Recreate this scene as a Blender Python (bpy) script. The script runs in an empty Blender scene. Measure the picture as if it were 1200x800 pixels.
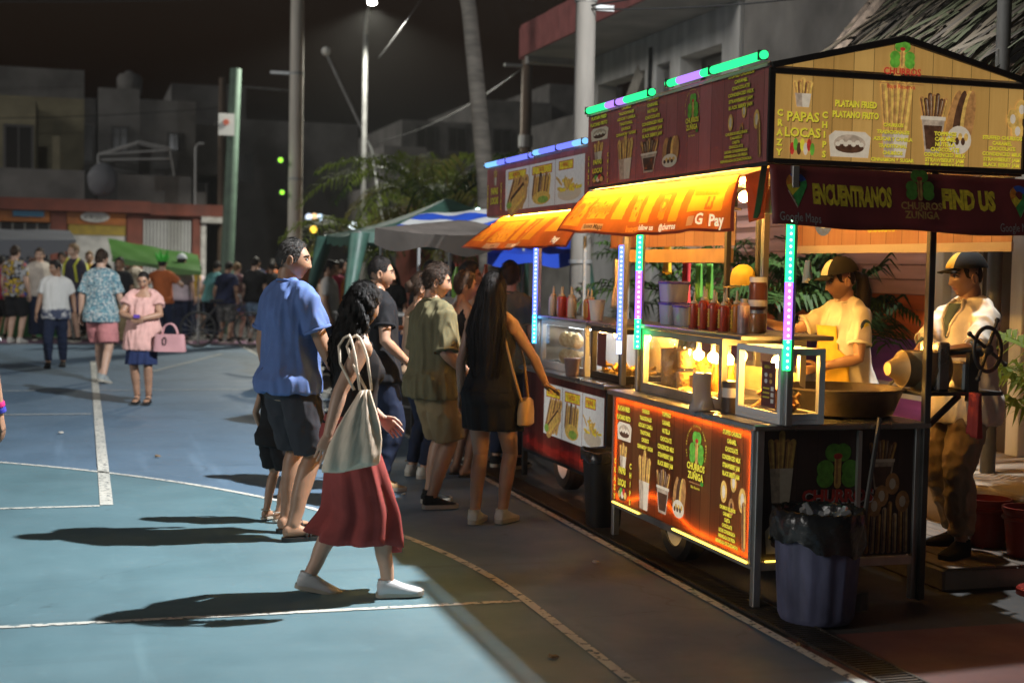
import bpy, bmesh, math, random
import numpy as np
from mathutils import Vector, Matrix, Quaternion
sc = bpy.context.scene
COL = sc.collection
PI = math.pi
rad = math.radians
random.seed(7)
RNG = np.random.default_rng(7)

# ------------------------------------------------------------------ camera, sky, added court-side fill, exposure
YAW, PITCH, ROLL = rad(16.8), rad(2.92), .02
_r0 = Vector((math.cos(YAW), -math.sin(YAW), 0))
_f = Vector((math.sin(YAW) * math.cos(PITCH), math.cos(YAW) * math.cos(PITCH), -math.sin(PITCH)))
_u0 = _r0.cross(_f)
_r = _r0 * math.cos(ROLL) + _u0 * math.sin(ROLL)
_u = _u0 * math.cos(ROLL) - _r0 * math.sin(ROLL)
cd = bpy.data.cameras.new('camera')
cam = bpy.data.objects.new('camera', cd); COL.objects.link(cam)
cam.matrix_world = Matrix(((_r.x, _u.x, -_f.x, 0), (_r.y, _u.y, -_f.y, 0), (_r.z, _u.z, -_f.z, 1.63), (0, 0, 0, 1)))
cd.sensor_width = 36; cd.lens = 50.0; cd.clip_end = 2000; cd.clip_start = .05
cd.dof.use_dof = True; cd.dof.focus_distance = 7.9; cd.dof.aperture_fstop = 2.0; cd.dof.aperture_blades = 9
sc.camera = cam

w = bpy.data.worlds.new('World'); sc.world = w; w.use_nodes = True
nt = w.node_tree; nt.nodes.clear()
sky = nt.nodes.new('ShaderNodeTexSky'); sky.sky_type = 'NISHITA'; sky.sun_disc = False
sky.sun_elevation = rad(-3.1); sky.sun_rotation = rad(200); sky.dust_density = 1.0
bg = nt.nodes.new('ShaderNodeBackground'); bg.inputs['Strength'].default_value = .15
out = nt.nodes.new('ShaderNodeOutputWorld')
nt.links.new(sky.outputs[0], bg.inputs[0]); nt.links.new(bg.outputs[0], out.inputs[0])

ml = bpy.data.lights.new('moon', 'SUN'); ml.energy = .62; ml.angle = rad(18); ml.color = (1, .96, .9)  # added fill from the court side, stands in for unseen court lamps
moon = bpy.data.objects.new('moon', ml); COL.objects.link(moon)
moon.rotation_euler = Vector((.94, .22, -.36)).to_track_quat('-Z', 'Y').to_euler()

sc.view_settings.view_transform = 'Standard'; sc.view_settings.look = 'None'
sc.view_settings.gamma = 1; sc.view_settings.exposure = 0.4; sc.view_settings.use_curve_mapping = False
sc.cycles.use_denoising = True
sc.cycles.max_bounces = 6; sc.cycles.diffuse_bounces = 3; sc.cycles.glossy_bounces = 3
sc.cycles.transmission_bounces = 4; sc.cycles.transparent_max_bounces = 12
sc.cycles.caustics_reflective = False; sc.cycles.caustics_refractive = False
sc.cycles.sample_clamp_indirect = 4.0

# ------------------------------------------------------------------ helpers
def V(*a): return np.array(a, dtype=float)
def nrm(v):
    v = np.asarray(v, float); return v / (np.linalg.norm(v) + 1e-12)

class MB:
    """collects shapes; build() links them as ONE mesh object"""
    def __init__(s): s.v = []; s.f = []; s.m = []; s.n = 0
    def add(s, v, f, m=0):
        s.v.append(np.asarray(v, float).reshape(-1, 3))
        s.f += [tuple(i + s.n for i in q) for q in f]; s.m += [m] * len(f)
        s.n += len(s.v[-1]); return s
    def box(s, x0, x1, y0, y1, z0, z1, m=0):
        v = [(x, y, z) for x in (x0, x1) for y in (y0, y1) for z in (z0, z1)]
        return s.add(v, [(0, 1, 3, 2), (4, 6, 7, 5), (0, 4, 5, 1), (2, 3, 7, 6), (0, 2, 6, 4), (1, 5, 7, 3)], m)
    def bar(s, a, b, w, h, up=(0, 0, 1), m=0):
        a = np.asarray(a, float); b = np.asarray(b, float); d = nrm(b - a)
        x = nrm(np.cross(d, up)) if abs(np.dot(d, up)) < .99 else nrm(np.cross(d, (0, 1, 0)))
        y = np.cross(x, d)
        v = [p + x * i * w / 2 + y * j * h / 2 for p in (a, b) for i, j in ((-1, -1), (1, -1), (1, 1), (-1, 1))]
        return s.add(v, [(3, 2, 1, 0), (4, 5, 6, 7), (0, 1, 5, 4), (1, 2, 6, 5), (2, 3, 7, 6), (3, 0, 4, 7)], m)
    def loft(s, rings, n=16, m=0, cap=True, closed=False, pw=1.0):
        """rings: (centre, axis_a, axis_b)"""
        t = np.arange(n) / n * 2 * PI
        c, q = np.cos(t), np.sin(t)
        if pw != 1.0: c = np.sign(c) * abs(c) ** pw; q = np.sign(q) * abs(q) ** pw
        v = np.concatenate([np.asarray(o, float)[None] + c[:, None] * np.asarray(a, float)[None] + q[:, None] * np.asarray(b, float)[None] for o, a, b in rings])
        f = []; k = len(rings)
        for i in range(k if closed else k - 1):
            j = (i + 1) % k
            for e in range(n):
                g = (e + 1) % n; f.append((i * n + e, i * n + g, j * n + g, j * n + e))
        if cap and not closed: f.append(tuple(range(n - 1, -1, -1))); f.append(tuple((k - 1) * n + e for e in range(n)))
        return s.add(v, f, m)
    def tube(s, pts, r, n=10, m=0, cap=True, rnd=False):
        pts = [np.asarray(p, float) for p in pts]; k = len(pts)
        r = [r] * k if np.isscalar(r) else list(r)
        rings = []; prev = None
        for i in range(k):
            d = nrm(pts[min(i + 1, k - 1)] - pts[max(i - 1, 0)])
            if prev is None:
                a = np.cross(d, (0, 0, 1)) if abs(d[2]) < .9 else np.cross(d, (0, 1, 0))
            else: a = prev - d * np.dot(prev, d)
            a = nrm(a); prev = a; b = np.cross(d, a)
            if rnd and i == 0:
                rings.append((pts[0] - d * r[0] * .8, a * r[0] * .45, b * r[0] * .45)); rings.append((pts[0] - d * r[0] * .4, a * r[0] * .85, b * r[0] * .85))
            rings.append((pts[i], a * r[i], b * r[i]))
            if rnd and i == k - 1:
                rings.append((pts[i] + d * r[i] * .4, a * r[i] * .85, b * r[i] * .85)); rings.append((pts[i] + d * r[i] * .8, a * r[i] * .45, b * r[i] * .45))
        return s.loft(rings, n, m, cap)
    def lathe(s, prof, at=(0, 0, 0), n=20, m=0, cap=True):
        at = np.asarray(at, float)
        return s.loft([(at + V(0, 0, z), V(r, 0, 0), V(0, r, 0)) for r, z in prof], n, m, cap)
    def ball(s, c, r, n=14, k=8, m=0):
        c = np.asarray(c, float); r = V(r, r, r) if np.isscalar(r) else V(*r)
        return s.loft([(c + V(0, 0, r[2] * math.sin(t)), V(r[0] * math.cos(t), 0, 0), V(0, r[1] * math.cos(t), 0)) for t in np.linspace(-PI / 2 * .97, PI / 2 * .97, k)], n, m)
    def grid(s, P, m=0):
        """P: (a,b,3) array"""
        a, b = P.shape[:2]
        return s.add(P.reshape(-1, 3), [(i * b + j, i * b + j + 1, (i + 1) * b + j + 1, (i + 1) * b + j) for i in range(a - 1) for j in range(b - 1)], m)
    def prism(s, pts, o, x, y, t0, t1, m=0):
        """2D outline pts in the plane (x,y) at o, thick t0..t1 along x cross y"""
        o, x, y = (np.asarray(q, float) for q in (o, x, y)); z = np.cross(x, y); k = len(pts)
        lo = [o + x * a + y * b + z * t0 for a, b in pts]; hi = [o + x * a + y * b + z * t1 for a, b in pts]
        return s.add(lo + hi, [tuple(range(k - 1, -1, -1)), tuple(range(k, 2 * k))] + [(i, (i + 1) % k, k + (i + 1) % k, k + i) for i in range(k)], m)
    def mesh(s, name):
        me = bpy.data.meshes.new(name)
        me.from_pydata(np.concatenate(s.v).tolist() if s.v else [], [], s.f)
        return me
    def build(s, name, mats, parent=None, smooth=False, loc=None, rz=0, bevel=0, fix=True):
        me = s.mesh(name)
        mats = mats if isinstance(mats, (list, tuple)) else [mats]
        for q in mats: me.materials.append(q)
        if len(mats) > 1: me.polygons.foreach_set('material_index', s.m)
        if fix:
            bm = bmesh.new(); bm.from_mesh(me); bmesh.ops.recalc_face_normals(bm, faces=bm.faces[:])
            if bevel: bmesh.ops.bevel(bm, geom=bm.edges[:], offset=bevel, segments=1, affect='EDGES', clamp_overlap=True)
            bm.to_mesh(me); bm.free()
        if smooth:
            me.polygons.foreach_set('use_smooth', [True] * len(me.polygons))
            if smooth != 'all': me.set_sharp_from_angle(angle=rad(smooth if smooth is not True else 40))
        return link(name, me, parent, loc, rz)

def link(name, data, parent=None, loc=None, rz=0):
    o = bpy.data.objects.new(name, data); COL.objects.link(o)
    if parent is not None: o.parent = parent
    if loc is not None: o.location = loc
    if rz: o.rotation_euler = (0, 0, rz)
    return o
def tag(o, label=None, cat=None, group=None, kind=None):
    if label: o['label'] = label
    if cat: o['category'] = cat
    if group: o['group'] = group
    if kind: o['kind'] = kind
    return o
def thing(name, label, cat, loc=(0, 0, 0), rz=0, group=None):
    return tag(link(name, None, None, loc, rz), label, cat, group)
def dup(root, loc=None, rz=None, label=None, parent=None):
    r = root.copy(); COL.objects.link(r)
    if parent is not None: r.parent = parent
    if loc is not None: r.location = loc
    if rz is not None: r.rotation_euler = (0, 0, rz)
    if label: r['label'] = label
    for c in list(root.children): dup(c, parent=r)
    return r

# ------------------------------------------------------------------ materials
MAT = {}
def mat(name, col, rough=.6, metal=0, var=0, vs=6, bump=0, bs=30, emit=None, es=0, trans=0, coat=0, spec=.5, stretch=None, alpha=1, col2=None):
    if name in MAT: return MAT[name]
    m = bpy.data.materials.new(name); m.use_nodes = True; MAT[name] = m
    n = m.node_tree.nodes; L = m.node_tree.links; b = n['Principled BSDF']; o = n['Material Output']
    b.inputs['Base Color'].default_value = (*col, 1); b.inputs['Roughness'].default_value = rough; b.inputs['Metallic'].default_value = metal
    b.inputs['Coat Weight'].default_value = coat; b.inputs['Specular IOR Level'].default_value = spec
    tc = n.new('ShaderNodeTexCoord'); src = tc.outputs['Object']
    if stretch:
        mp = n.new('ShaderNodeMapping'); mp.inputs['Scale'].default_value = stretch; L.new(src, mp.inputs[0]); src = mp.outputs[0]
    if var or col2:
        t = n.new('ShaderNodeTexNoise'); t.inputs['Scale'].default_value = vs; t.inputs['Detail'].default_value = 4; L.new(src, t.inputs['Vector'])
        r = n.new('ShaderNodeValToRGB'); e = r.color_ramp.elements
        e[0].position = .32; e[1].position = .68
        if col2: e[0].color = (*col, 1); e[1].color = (*col2, 1)
        else: e[0].color = (*[max(0, c * (1 - var)) for c in col], 1); e[1].color = (*[min(1, c * (1 + var)) for c in col], 1)
        L.new(t.outputs['Fac'], r.inputs[0]); L.new(r.outputs[0], b.inputs['Base Color']); csrc = r.outputs[0]
        mr = n.new('ShaderNodeMapRange'); mr.inputs['To Min'].default_value = max(0, rough - .12); mr.inputs['To Max'].default_value = min(1, rough + .12)
        L.new(t.outputs['Fac'], mr.inputs['Value']); L.new(mr.outputs[0], b.inputs['Roughness'])
    else: csrc = None
    if bump:
        t = n.new('ShaderNodeTexNoise'); t.inputs['Scale'].default_value = bs; t.inputs['Detail'].default_value = 5; L.new(src, t.inputs['Vector'])
        q = n.new('ShaderNodeBump'); q.inputs['Strength'].default_value = bump; q.inputs['Distance'].default_value = .02
        L.new(t.outputs['Fac'], q.inputs['Height']); L.new(q.outputs[0], b.inputs['Normal'])
    if emit:
        b.inputs['Emission Color'].default_value = (*emit, 1); b.inputs['Emission Strength'].default_value = es
        if csrc is not None: L.new(csrc, b.inputs['Emission Color'])
    if trans:
        tr = n.new('ShaderNodeBsdfTranslucent'); tr.inputs[0].default_value = (*col, 1)
        if csrc is not None: L.new(csrc, tr.inputs[0])
        mx = n.new('ShaderNodeMixShader'); mx.inputs[0].default_value = trans
        L.new(b.outputs[0], mx.inputs[1]); L.new(tr.outputs[0], mx.inputs[2]); L.new(mx.outputs[0], o.inputs[0])
    if alpha < 1: b.inputs['Alpha'].default_value = alpha
    return m
def nodes_of(m): return m.node_tree.nodes, m.node_tree.links, m.node_tree.nodes['Principled BSDF']
def glassmat(name, tint=(1, 1, 1), refl=.06, dirt=.03):
    m = bpy.data.materials.new(name); m.use_nodes = True; n = m.node_tree.nodes; L = m.node_tree.links; n.clear()
    o = n.new('ShaderNodeOutputMaterial'); t = n.new('ShaderNodeBsdfTransparent'); t.inputs[0].default_value = (*tint, 1)
    g = n.new('ShaderNodeBsdfGlossy'); g.inputs['Roughness'].default_value = .04
    d = n.new('ShaderNodeBsdfDiffuse'); d.inputs[0].default_value = (.6, .58, .52, 1)
    a = n.new('ShaderNodeMixShader'); a.inputs[0].default_value = refl; L.new(t.outputs[0], a.inputs[1]); L.new(g.outputs[0], a.inputs[2])
    b = n.new('ShaderNodeMixShader'); b.inputs[0].default_value = dirt; L.new(a.outputs[0], b.inputs[1]); L.new(d.outputs[0], b.inputs[2])
    L.new(b.outputs[0], o.inputs[0]); MAT[name] = m; return m
def emat(name, col, s):
    if name in MAT: return MAT[name]
    m = bpy.data.materials.new(name); m.use_nodes = True; n = m.node_tree.nodes; L = m.node_tree.links; n.clear()
    o = n.new('ShaderNodeOutputMaterial'); e = n.new('ShaderNodeEmission'); e.inputs[0].default_value = (*col, 1); e.inputs[1].default_value = s
    L.new(e.outputs[0], o.inputs[0]); MAT[name] = m; return m

TEXTS = []
def text(parent, s, o, x, up, size, m, bold=.0, align='CENTER', name='lettering', sx=1.0, rz=0, ls=1.0, warp=None):
    """flat printed lettering in the plane (x, up); o is the middle of the first line"""
    c = bpy.data.curves.new(name, 'FONT'); c.body = s; c.size = size; c.align_x = align; c.align_y = 'CENTER'
    c.offset = bold * size; c.resolution_u = 2; c.space_line = ls; c.extrude = 0
    c.materials.append(m)
    X = Vector(x).normalized(); U = Vector(up).normalized(); Z = X.cross(U)
    ob = link('font_tmp', c)
    M = Matrix(((X.x, U.x, Z.x, o[0]), (X.y, U.y, Z.y, o[1]), (X.z, U.z, Z.z, o[2]), (0, 0, 0, 1))) @ Matrix.Rotation(rz, 4, 'Z') @ Matrix.Diagonal((sx, 1, 1, 1))
    TEXTS.append((ob, parent, M, m, warp, name))
def bake_text():
    bpy.context.view_layer.update(); dg = bpy.context.evaluated_depsgraph_get(); by = {}
    for ob, parent, M, m, warp, name in TEXTS:
        me = ob.evaluated_get(dg).to_mesh(); n = len(me.vertices)
        if n:
            co = np.empty(n * 3); me.vertices.foreach_get('co', co); co = co.reshape(-1, 3)
            P = np.array([warp(*q[:2]) for q in co]) if warp else co @ np.array(M.to_3x3()).T + np.array(M.translation)
            k = by.setdefault((parent.name, m.name, name), (parent, m, MB())); k[2].add(P, [tuple(p.vertices) for p in me.polygons])
        ob.evaluated_get(dg).to_mesh_clear()
    for (pn, mn, name), (parent, m, mb) in by.items(): mb.build(name, m, parent, fix=False)['kind'] = 'stuff'
    for q in TEXTS: c = q[0].data; bpy.data.objects.remove(q[0]); bpy.data.curves.remove(c)
    TEXTS.clear()
def wav(P, ks, seed=0):
    """cheap smooth noise on points"""
    r = np.random.default_rng(seed); o = np.zeros(len(P))
    for k in ks:
        for _ in range(3):
            d = r.normal(size=3); d /= np.linalg.norm(d); o += np.sin(P @ d * k + r.uniform(0, 6.28)) / 3 * (ks[0] / k)
    return o
def gridfaces(ne, na, keep=None):
    f = []
    for i in range(ne - 1):
        for j in range(na):
            k = (j + 1) % na; q = (i * na + j, i * na + k, (i + 1) * na + k, (i + 1) * na + j)
            if keep is None or all(keep.flat[v] for v in q): f.append(q)
    return f

ORD = ['first', 'second', 'third', 'fourth', 'fifth', 'sixth', 'seventh', 'eighth', 'ninth', 'tenth', 'eleventh', 'twelfth', 'thirteenth']
# ------------------------------------------------------------------ the ground and the court
def painted(name, col, dark, wear=.35):
    m = mat(name, col, .62); n, L, b = nodes_of(m); tc = n.new('ShaderNodeTexCoord')
    def noise(sc_, det=6, st=None, rough=.6):
        t = n.new('ShaderNodeTexNoise'); t.inputs['Scale'].default_value = sc_; t.inputs['Detail'].default_value = det; t.inputs['Roughness'].default_value = rough
        if st: mp = n.new('ShaderNodeMapping'); mp.inputs['Scale'].default_value = st; mp.inputs['Rotation'].default_value = (0, 0, .3); L.new(tc.outputs['Object'], mp.inputs[0]); L.new(mp.outputs[0], t.inputs[0])
        else: L.new(tc.outputs['Object'], t.inputs[0])
        return t.outputs['Fac']
    def ramp(src, lo, hi, a=0., b2=1.):
        r = n.new('ShaderNodeMapRange'); r.inputs['From Min'].default_value = lo; r.inputs['From Max'].default_value = hi; r.inputs['To Min'].default_value = a; r.inputs['To Max'].default_value = b2; L.new(src, r.inputs[0]); return r.outputs[0]
    def mix(fac, a, bcol):
        x = n.new('ShaderNodeMix'); x.data_type = 'RGBA'; L.new(fac, x.inputs[0])
        if isinstance(a, tuple): x.inputs[6].default_value = (*a, 1)
        else: L.new(a, x.inputs[6])
        x.inputs[7].default_value = (*bcol, 1); return x.outputs[2]
    c = mix(ramp(noise(.7, 8), .42, .72, 0, wear), col, dark)
    c = mix(ramp(noise(2.2, 10, (1, .25, 1)), .5, .72, 0, wear * .9), c, tuple(x * .62 for x in col))
    c = mix(ramp(noise(9, 8), .60, .74, 0, .30), c, tuple(min(1, x * 1.35 + .02) for x in col))
    c = mix(ramp(noise(34, 3), .70, .76, 0, .45), c, dark)
    c = mix(ramp(noise(.9, 6, (.12, 3, 1)), .60, .70, 0, .30), c, tuple(x * .7 for x in dark))
    vo = n.new('ShaderNodeTexVoronoi'); vo.feature = 'DISTANCE_TO_EDGE'; vo.inputs['Scale'].default_value = .42
    wn = n.new('ShaderNodeTexNoise'); wn.inputs['Scale'].default_value = 1.7; wn.inputs['Detail'].default_value = 7; L.new(tc.outputs['Object'], wn.inputs[0])
    av = n.new('ShaderNodeVectorMath'); av.operation = 'MULTIPLY_ADD'; av.inputs[1].default_value = (.9, .9, 0); L.new(wn.outputs['Color'], av.inputs[0]); L.new(tc.outputs['Object'], av.inputs[2]); L.new(av.outputs[0], vo.inputs[0])
    ck = n.new('ShaderNodeMath'); ck.operation = 'MULTIPLY'; L.new(ramp(vo.outputs['Distance'], .0, .004, 1, 0), ck.inputs[0]); L.new(ramp(noise(.5, 4), .50, .62, 0, .45), ck.inputs[1])
    c = mix(ck.outputs[0], c, tuple(x * .35 for x in dark))
    c = mix(ramp(noise(1.1, 9, (2.2, .2, 1)), .57, .66, 0, .32), c, tuple(min(1, x * 1.5 + .03) for x in col))
    c = mix(ramp(noise(4.5, 5), .66, .72, 0, .40), c, tuple(x * .5 for x in dark))
    L.new(c, b.inputs['Base Color'])
    L.new(ramp(noise(1.6, 6), .3, .7, .42, .72), b.inputs['Roughness'])
    bp = n.new('ShaderNodeBump'); bp.inputs['Strength'].default_value = .22; bp.inputs['Distance'].default_value = .004
    L.new(noise(240, 4), bp.inputs['Height']); L.new(bp.outputs[0], b.inputs['Normal'])
    return m
m_blue = painted('court_blue_paint', (.098, .158, .225), (.055, .08, .10))
m_teal = painted('court_teal_paint', (.098, .178, .205), (.055, .082, .095))
m_red = painted('apron_red_paint', (.13, .045, .035), (.05, .03, .026))
m_asph = painted('asphalt', (.045, .043, .041), (.025, .025, .025))
m_line = painted('line_paint', (.60, .585, .52), (.22, .24, .23), .5)
n, L, b = nodes_of(m_line); tc = n.new('ShaderNodeTexCoord'); t1 = n.new('ShaderNodeTexNoise'); t1.inputs['Scale'].default_value = 26; t1.inputs['Detail'].default_value = 8; L.new(tc.outputs['Object'], t1.inputs[0])
r1 = n.new('ShaderNodeMapRange'); r1.inputs['From Min'].default_value = .36; r1.inputs['From Max'].default_value = .46; r1.inputs['To Min'].default_value = .15; L.new(t1.outputs['Fac'], r1.inputs[0]); L.new(r1.outputs[0], b.inputs['Alpha'])
m_conc = mat('concrete', (.30, .285, .26), .8, var=.25, vs=2.5, bump=.25, bs=25)
def sheet(name, x0, x1, y0, y1, z, m):
    M = MB(); M.add([(x0, y0, z), (x1, y0, z), (x1, y1, z), (x0, y1, z)], [(0, 1, 2, 3)]); o = M.build(name, m, fix=False); o['kind'] = 'structure'; return o
sheet('ground', -90, 90, -20, 110, -.016, m_asph)
sheet('court', -17, 3.03, -8, 29.2, -.008, m_blue)
CX, CY, CR = -4.67, 6.62, 6.77
arc = [(CX + CR * math.cos(t), CY + CR * math.sin(t)) for t in np.linspace(0, PI, 73)]
M = MB(); pts = [(2.1, -8)] + arc + [(CX - CR, -8)]
M.add([(x, y, -.004) for x, y in pts], [tuple(range(len(pts)))]); o = M.build('court_zone', m_teal, fix=False); o['kind'] = 'structure'
M = MB()
def linestrip(p, wd=.05):
    p = [np.array(q) for q in p]
    for i in range(len(p) - 1):
        d = nrm(p[i + 1] - p[i]); s_ = np.array([-d[1], d[0]]) * wd / 2
        M.add([(*(p[i] - s_), 0), (*(p[i] + s_), 0), (*(p[i + 1] + s_), 0), (*(p[i + 1] - s_), 0)], [(0, 1, 2, 3)])
linestrip([(2.1, -8)] + arc, .05)
linestrip([(.155, 9.83), (.155, 24)], .085)
linestrip([(-9.4, 9.80), (.11, 9.80)], .05); linestrip([(-9.4, 15.75), (.11, 15.75)], .045); linestrip([(-9.4, 18.6), (3.0, 18.6)], .04)
linestrip([(-9.4, 6.62), (2.07, 6.62)], .045)
linestrip([(3.0, -8), (3.0, 29)], .05); linestrip([(-17, 28.9), (2.97, 28.9)], .05)
linestrip([(.9, 21.5), (2.4, 26.0)], .05)
o = M.build('court_lines', m_line, fix=False); o['kind'] = 'structure'
sheet('apron', 3.03, 9.0, -8, 5.72, -.008, m_red)
m_purp = painted('border_paint', (.20, .10, .17), (.08, .05, .07))
sheet('court_border', -17, 6, 29.2, 30.6, -.008, m_purp)
# drain grate along the sideline: a frame with cross bars
m_iron = mat('grate_iron', (.06, .05, .04), .55, .6, var=.4, vs=9, bump=.2)
g = tag(link('drain_grate', None, None, (3.17, 0, 0)), 'narrow iron drain grate running along the court edge beside the carts', 'drain')
M = MB(); M.box(-.10, -.085, 4.2, 14, -.006, .004); M.box(.085, .10, 4.2, 14, -.006, .004); M.build('frame', m_iron, g)
M = MB()
for i in range(300): y = 4.22 + i * .0325; M.box(-.085, .085, y, y + .016, -.010, .001)
o = M.build('bars', m_iron, g); o['kind'] = 'stuff'
# raised walk behind the carts, terrace with rounded nosing
m_walk = mat('walk_concrete', (.22, .20, .175), .75, var=.3, vs=2.2, bump=.3, bs=18)
M = MB(); M.box(4.33, 9.5, 6.42, 34, -.02, .10); o = M.build('walkway', m_walk, bevel=.012); o['kind'] = 'structure'
M = MB()
for i in range(5): M.box(4.34 + i * .15, 4.34 + i * .15 + .144, 6.40, 7.9, .1, .112 + .001 * (i % 2))
dk = tag(M.build('plank_step', mat('old_planks', (.13, .10, .075), .7, var=.35, vs=4, stretch=(6, .6, 1), bump=.3, bs=20), bevel=.003), 'worn plank step the cart man stands on behind the near cart', 'step')
M = MB(); M.box(5.14, 9.6, 4.9, 34, .0, .36); M.box(5.10, 9.6, 4.86, 34, .36, .40)
M.tube([(5.10, 4.86, .38), (5.10, 34, .38)], .03, 12)
o = M.build('terrace', mat('terrace_concrete', (.34, .27, .20), .75, var=.2, vs=2, bump=.2, bs=20)); o['kind'] = 'structure'

# ------------------------------------------------------------------ street lamps (the lit lamps of the place)
m_galv = mat('galvanised_pole', (.30, .305, .30), .45, .5, var=.2, vs=4, stretch=(3, 3, .4))
m_pconc = mat('pole_concrete', (.17, .155, .135), .85, var=.22, vs=3, stretch=(2, 2, .3), bump=.2, bs=20)
m_pgreen = mat('pole_green', (.07, .115, .085), .6, var=.25, vs=4)
m_wood = mat('pole_wood', (.12, .085, .06), .8, var=.4, vs=5, stretch=(4, 4, .3))
def street_lamp(label, x, y, h, ax, ay, power, col, r=.05, aim=(0, 0, -1), soft=.12, cone=158, blend=.8):
    t = thing('street_lamp', label, 'street lamp', (x, y, 0), group='lit street lamps')
    M = MB(); M.lathe([(r * 1.25, 0), (r * 1.2, .1), (r, .3), (r * .85, h - .25)], n=16); M.lathe([(.14, 0), (.14, .03)], n=16); M.build('pole', mat('lamp_pole_grey', (.09, .09, .088), .6, var=.2), t, smooth=True)
    M = MB(); M.tube([(0, 0, h - .3), (ax * .2, ay * .2, h + .05), (ax * .6, ay * .6, h + .2), (ax, ay, h + .22)], [r * .8, r * .6, r * .5, r * .5], 10); M.build('arm', m_galv, t, smooth=True)
    M = MB(); d = nrm((ax, ay, 0)); M.loft([(V(ax, ay, h + .22) + d * q, np.cross(d, (0, 0, 1)) * a, V(0, 0, b)) for q, a, b in ((-.12, .05, .04), (0, .11, .055), (.25, .14, .06), (.5, .10, .04), (.56, .04, .02))], 14)
    M.build('lamp_head', m_galv, t, smooth=True)
    M = MB(); M.ball(V(ax, ay, h + .12) + d * .22, (.11, .11, .055), 14, 8); M.build('lens', emat('lamp_glow', (1, .97, .86), 40), t, smooth='all')
    l = bpy.data.lights.new('lamp_light', 'SPOT'); l.energy = power; l.color = col; l.shadow_soft_size = soft; l.spot_size = rad(cone); l.spot_blend = blend
    lo = link('lamp_light', l, t, tuple(V(ax, ay, h + .0) + d * .22)); lo.rotation_euler = Vector(aim).to_track_quat('-Z', 'Y').to_euler(); return t
street_lamp('slim grey lamp post rising behind the near cart roof at right', 5.50, 7.72, 6.45, -.15, .0, 5500, (.95, .98, 1), .048, aim=(-.79, .42, -.45), soft=.06)
street_lamp('tall lit street lamp glaring at the top above the palms', 6.62, 34.9, 7.62, -.2, -1.7, 3200, (1, .98, .85), .075, aim=(0, .0, -1), cone=146, blend=.3)

# ------------------------------------------------------------------ utility poles and wires
def pole(label, x, y, h, r, m, tilt=(0, 0), name='utility_pole', extra=None):
    t = thing(name, label, 'pole', (x, y, 0), group='poles along the street')
    M = MB(); M.tube([(0, 0, -.1), (tilt[0] * .5, tilt[1] * .5, h * .5), (tilt[0], tilt[1], h)], [r, r * .93, r * .82], 16); M.build('pole_shaft', m, t, smooth=True)
    if extra: extra(t)
    return t
def band(t, z, r, w=.05):
    M = MB(); M.lathe([(r, z), (r, z + w)], n=16); M.build('steel_band', m_galv, t, smooth=True)
def arm_(t, z, L, ang=0):
    M = MB(); M.bar((-.08 * math.cos(ang), 0, z), (L * math.cos(ang), L * math.sin(ang), z), .06, .06); M.build('cross_arm', m_galv, t)
def ex1(t): band(t, 5.6, .155); band(t, 3.4, .16); band(t, 7.2, .152); arm_(t, 5.62, -.55); arm_(t, 7.25, .35)
pole('thick grey concrete pole in the middle of the square', 4.26, 30.12, 11, .155, mat('pole_lit_concrete', (.50, .46, .40), .85, var=.2, vs=3, stretch=(2, 2, .3)), extra=ex1)  # lamplight falling on this pole is put into its paler colour
def ex2(t):
    M = MB(); M.box(-.19, .17, -.20, -.165, 4.55, 5.05); p = M.build('notice_board', mat('notice_white', (.6, .6, .58), .5), t)
    M = MB(); M.lathe([(.07, 0), (.07, .012)], n=14); o = M.build('red_dot', mat('notice_red', (.5, .1, .05), .5), p); o.location = (-.02, -.2, 4.85); o.rotation_euler = (PI / 2, 0, 0)
pole('green painted pole with a small white notice, left of the thick pole', 3.13, 33.5, 6.1, .16, m_pgreen, (.21, 0), extra=ex2)
def ex3(t): band(t, 1.7, .125, .04); band(t, 2.6, .125, .04); band(t, 4.4, .12, .06); arm_(t, 4.35, .3)
pole('concrete utility pole rising behind the far cart sign', 4.97, 14.05, 9, .112, m_pconc, extra=ex3)
def ex4(t): arm_(t, 5.9, -.5); band(t, 4.2, .15, .25)
pole('dark wooden pole beside the palm trunk', 8.94, 28.9, 6.3, .13, m_wood, extra=ex4)
def ex5(t): arm_(t, 7.0, 2.2, .25)
pole('dark wooden pole with a long cross arm behind the green pole', 4.0, 44.0, 7.2, .14, m_wood, extra=ex5)
t = thing('flagpole', 'thin leaning pole with a small unlit globe on its tip', 'pole', (8.3, 39.4, 0))
M = MB(); M.tube([(.2, 0, 0), (-.55, .3, 4.9), (-1.78, .8, 7.55)], [.05, .045, .035], 10); M.build('shaft', m_galv, t, smooth=True)
M = MB(); M.ball((-1.80, .8, 7.63), .13, 12, 8); M.build('globe', mat('globe_glass', (.75, .75, .7), .3), t, smooth='all')
M_WIRE = mat('wire_black', (.012, .012, .012), .6)
def wire(label, a, b, sag, r=.008):
    a, b = V(*a), V(*b); M = MB(); M.tube([a + (b - a) * q - V(0, 0, 4 * sag * q * (1 - q)) for q in np.linspace(0, 1, 14)], r, 5)
    tag(M.build('overhead_wire', M_WIRE, smooth='all'), label, 'wire', 'overhead wires')
wire('upper black cable running from the concrete pole to the right over the carts', (4.97, 14.0, 4.35), (8.1, 8.6, 5.0), .15, .010)
wire('lower black cable running from the concrete pole to the right over the carts', (4.97, 14.0, 4.32), (8.1, 8.2, 4.35), .22, .009)
wire('long cable from the thick grey pole out to the left', (4.2, 30.1, 7.25), (-14, 31, 7.0), .5, .012)
wire('pale cable crossing the sky between palm trunk and wooden pole', (8.9, 28.9, 5.9), (6.7, 33.9, 4.6), .25, .012)
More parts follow.
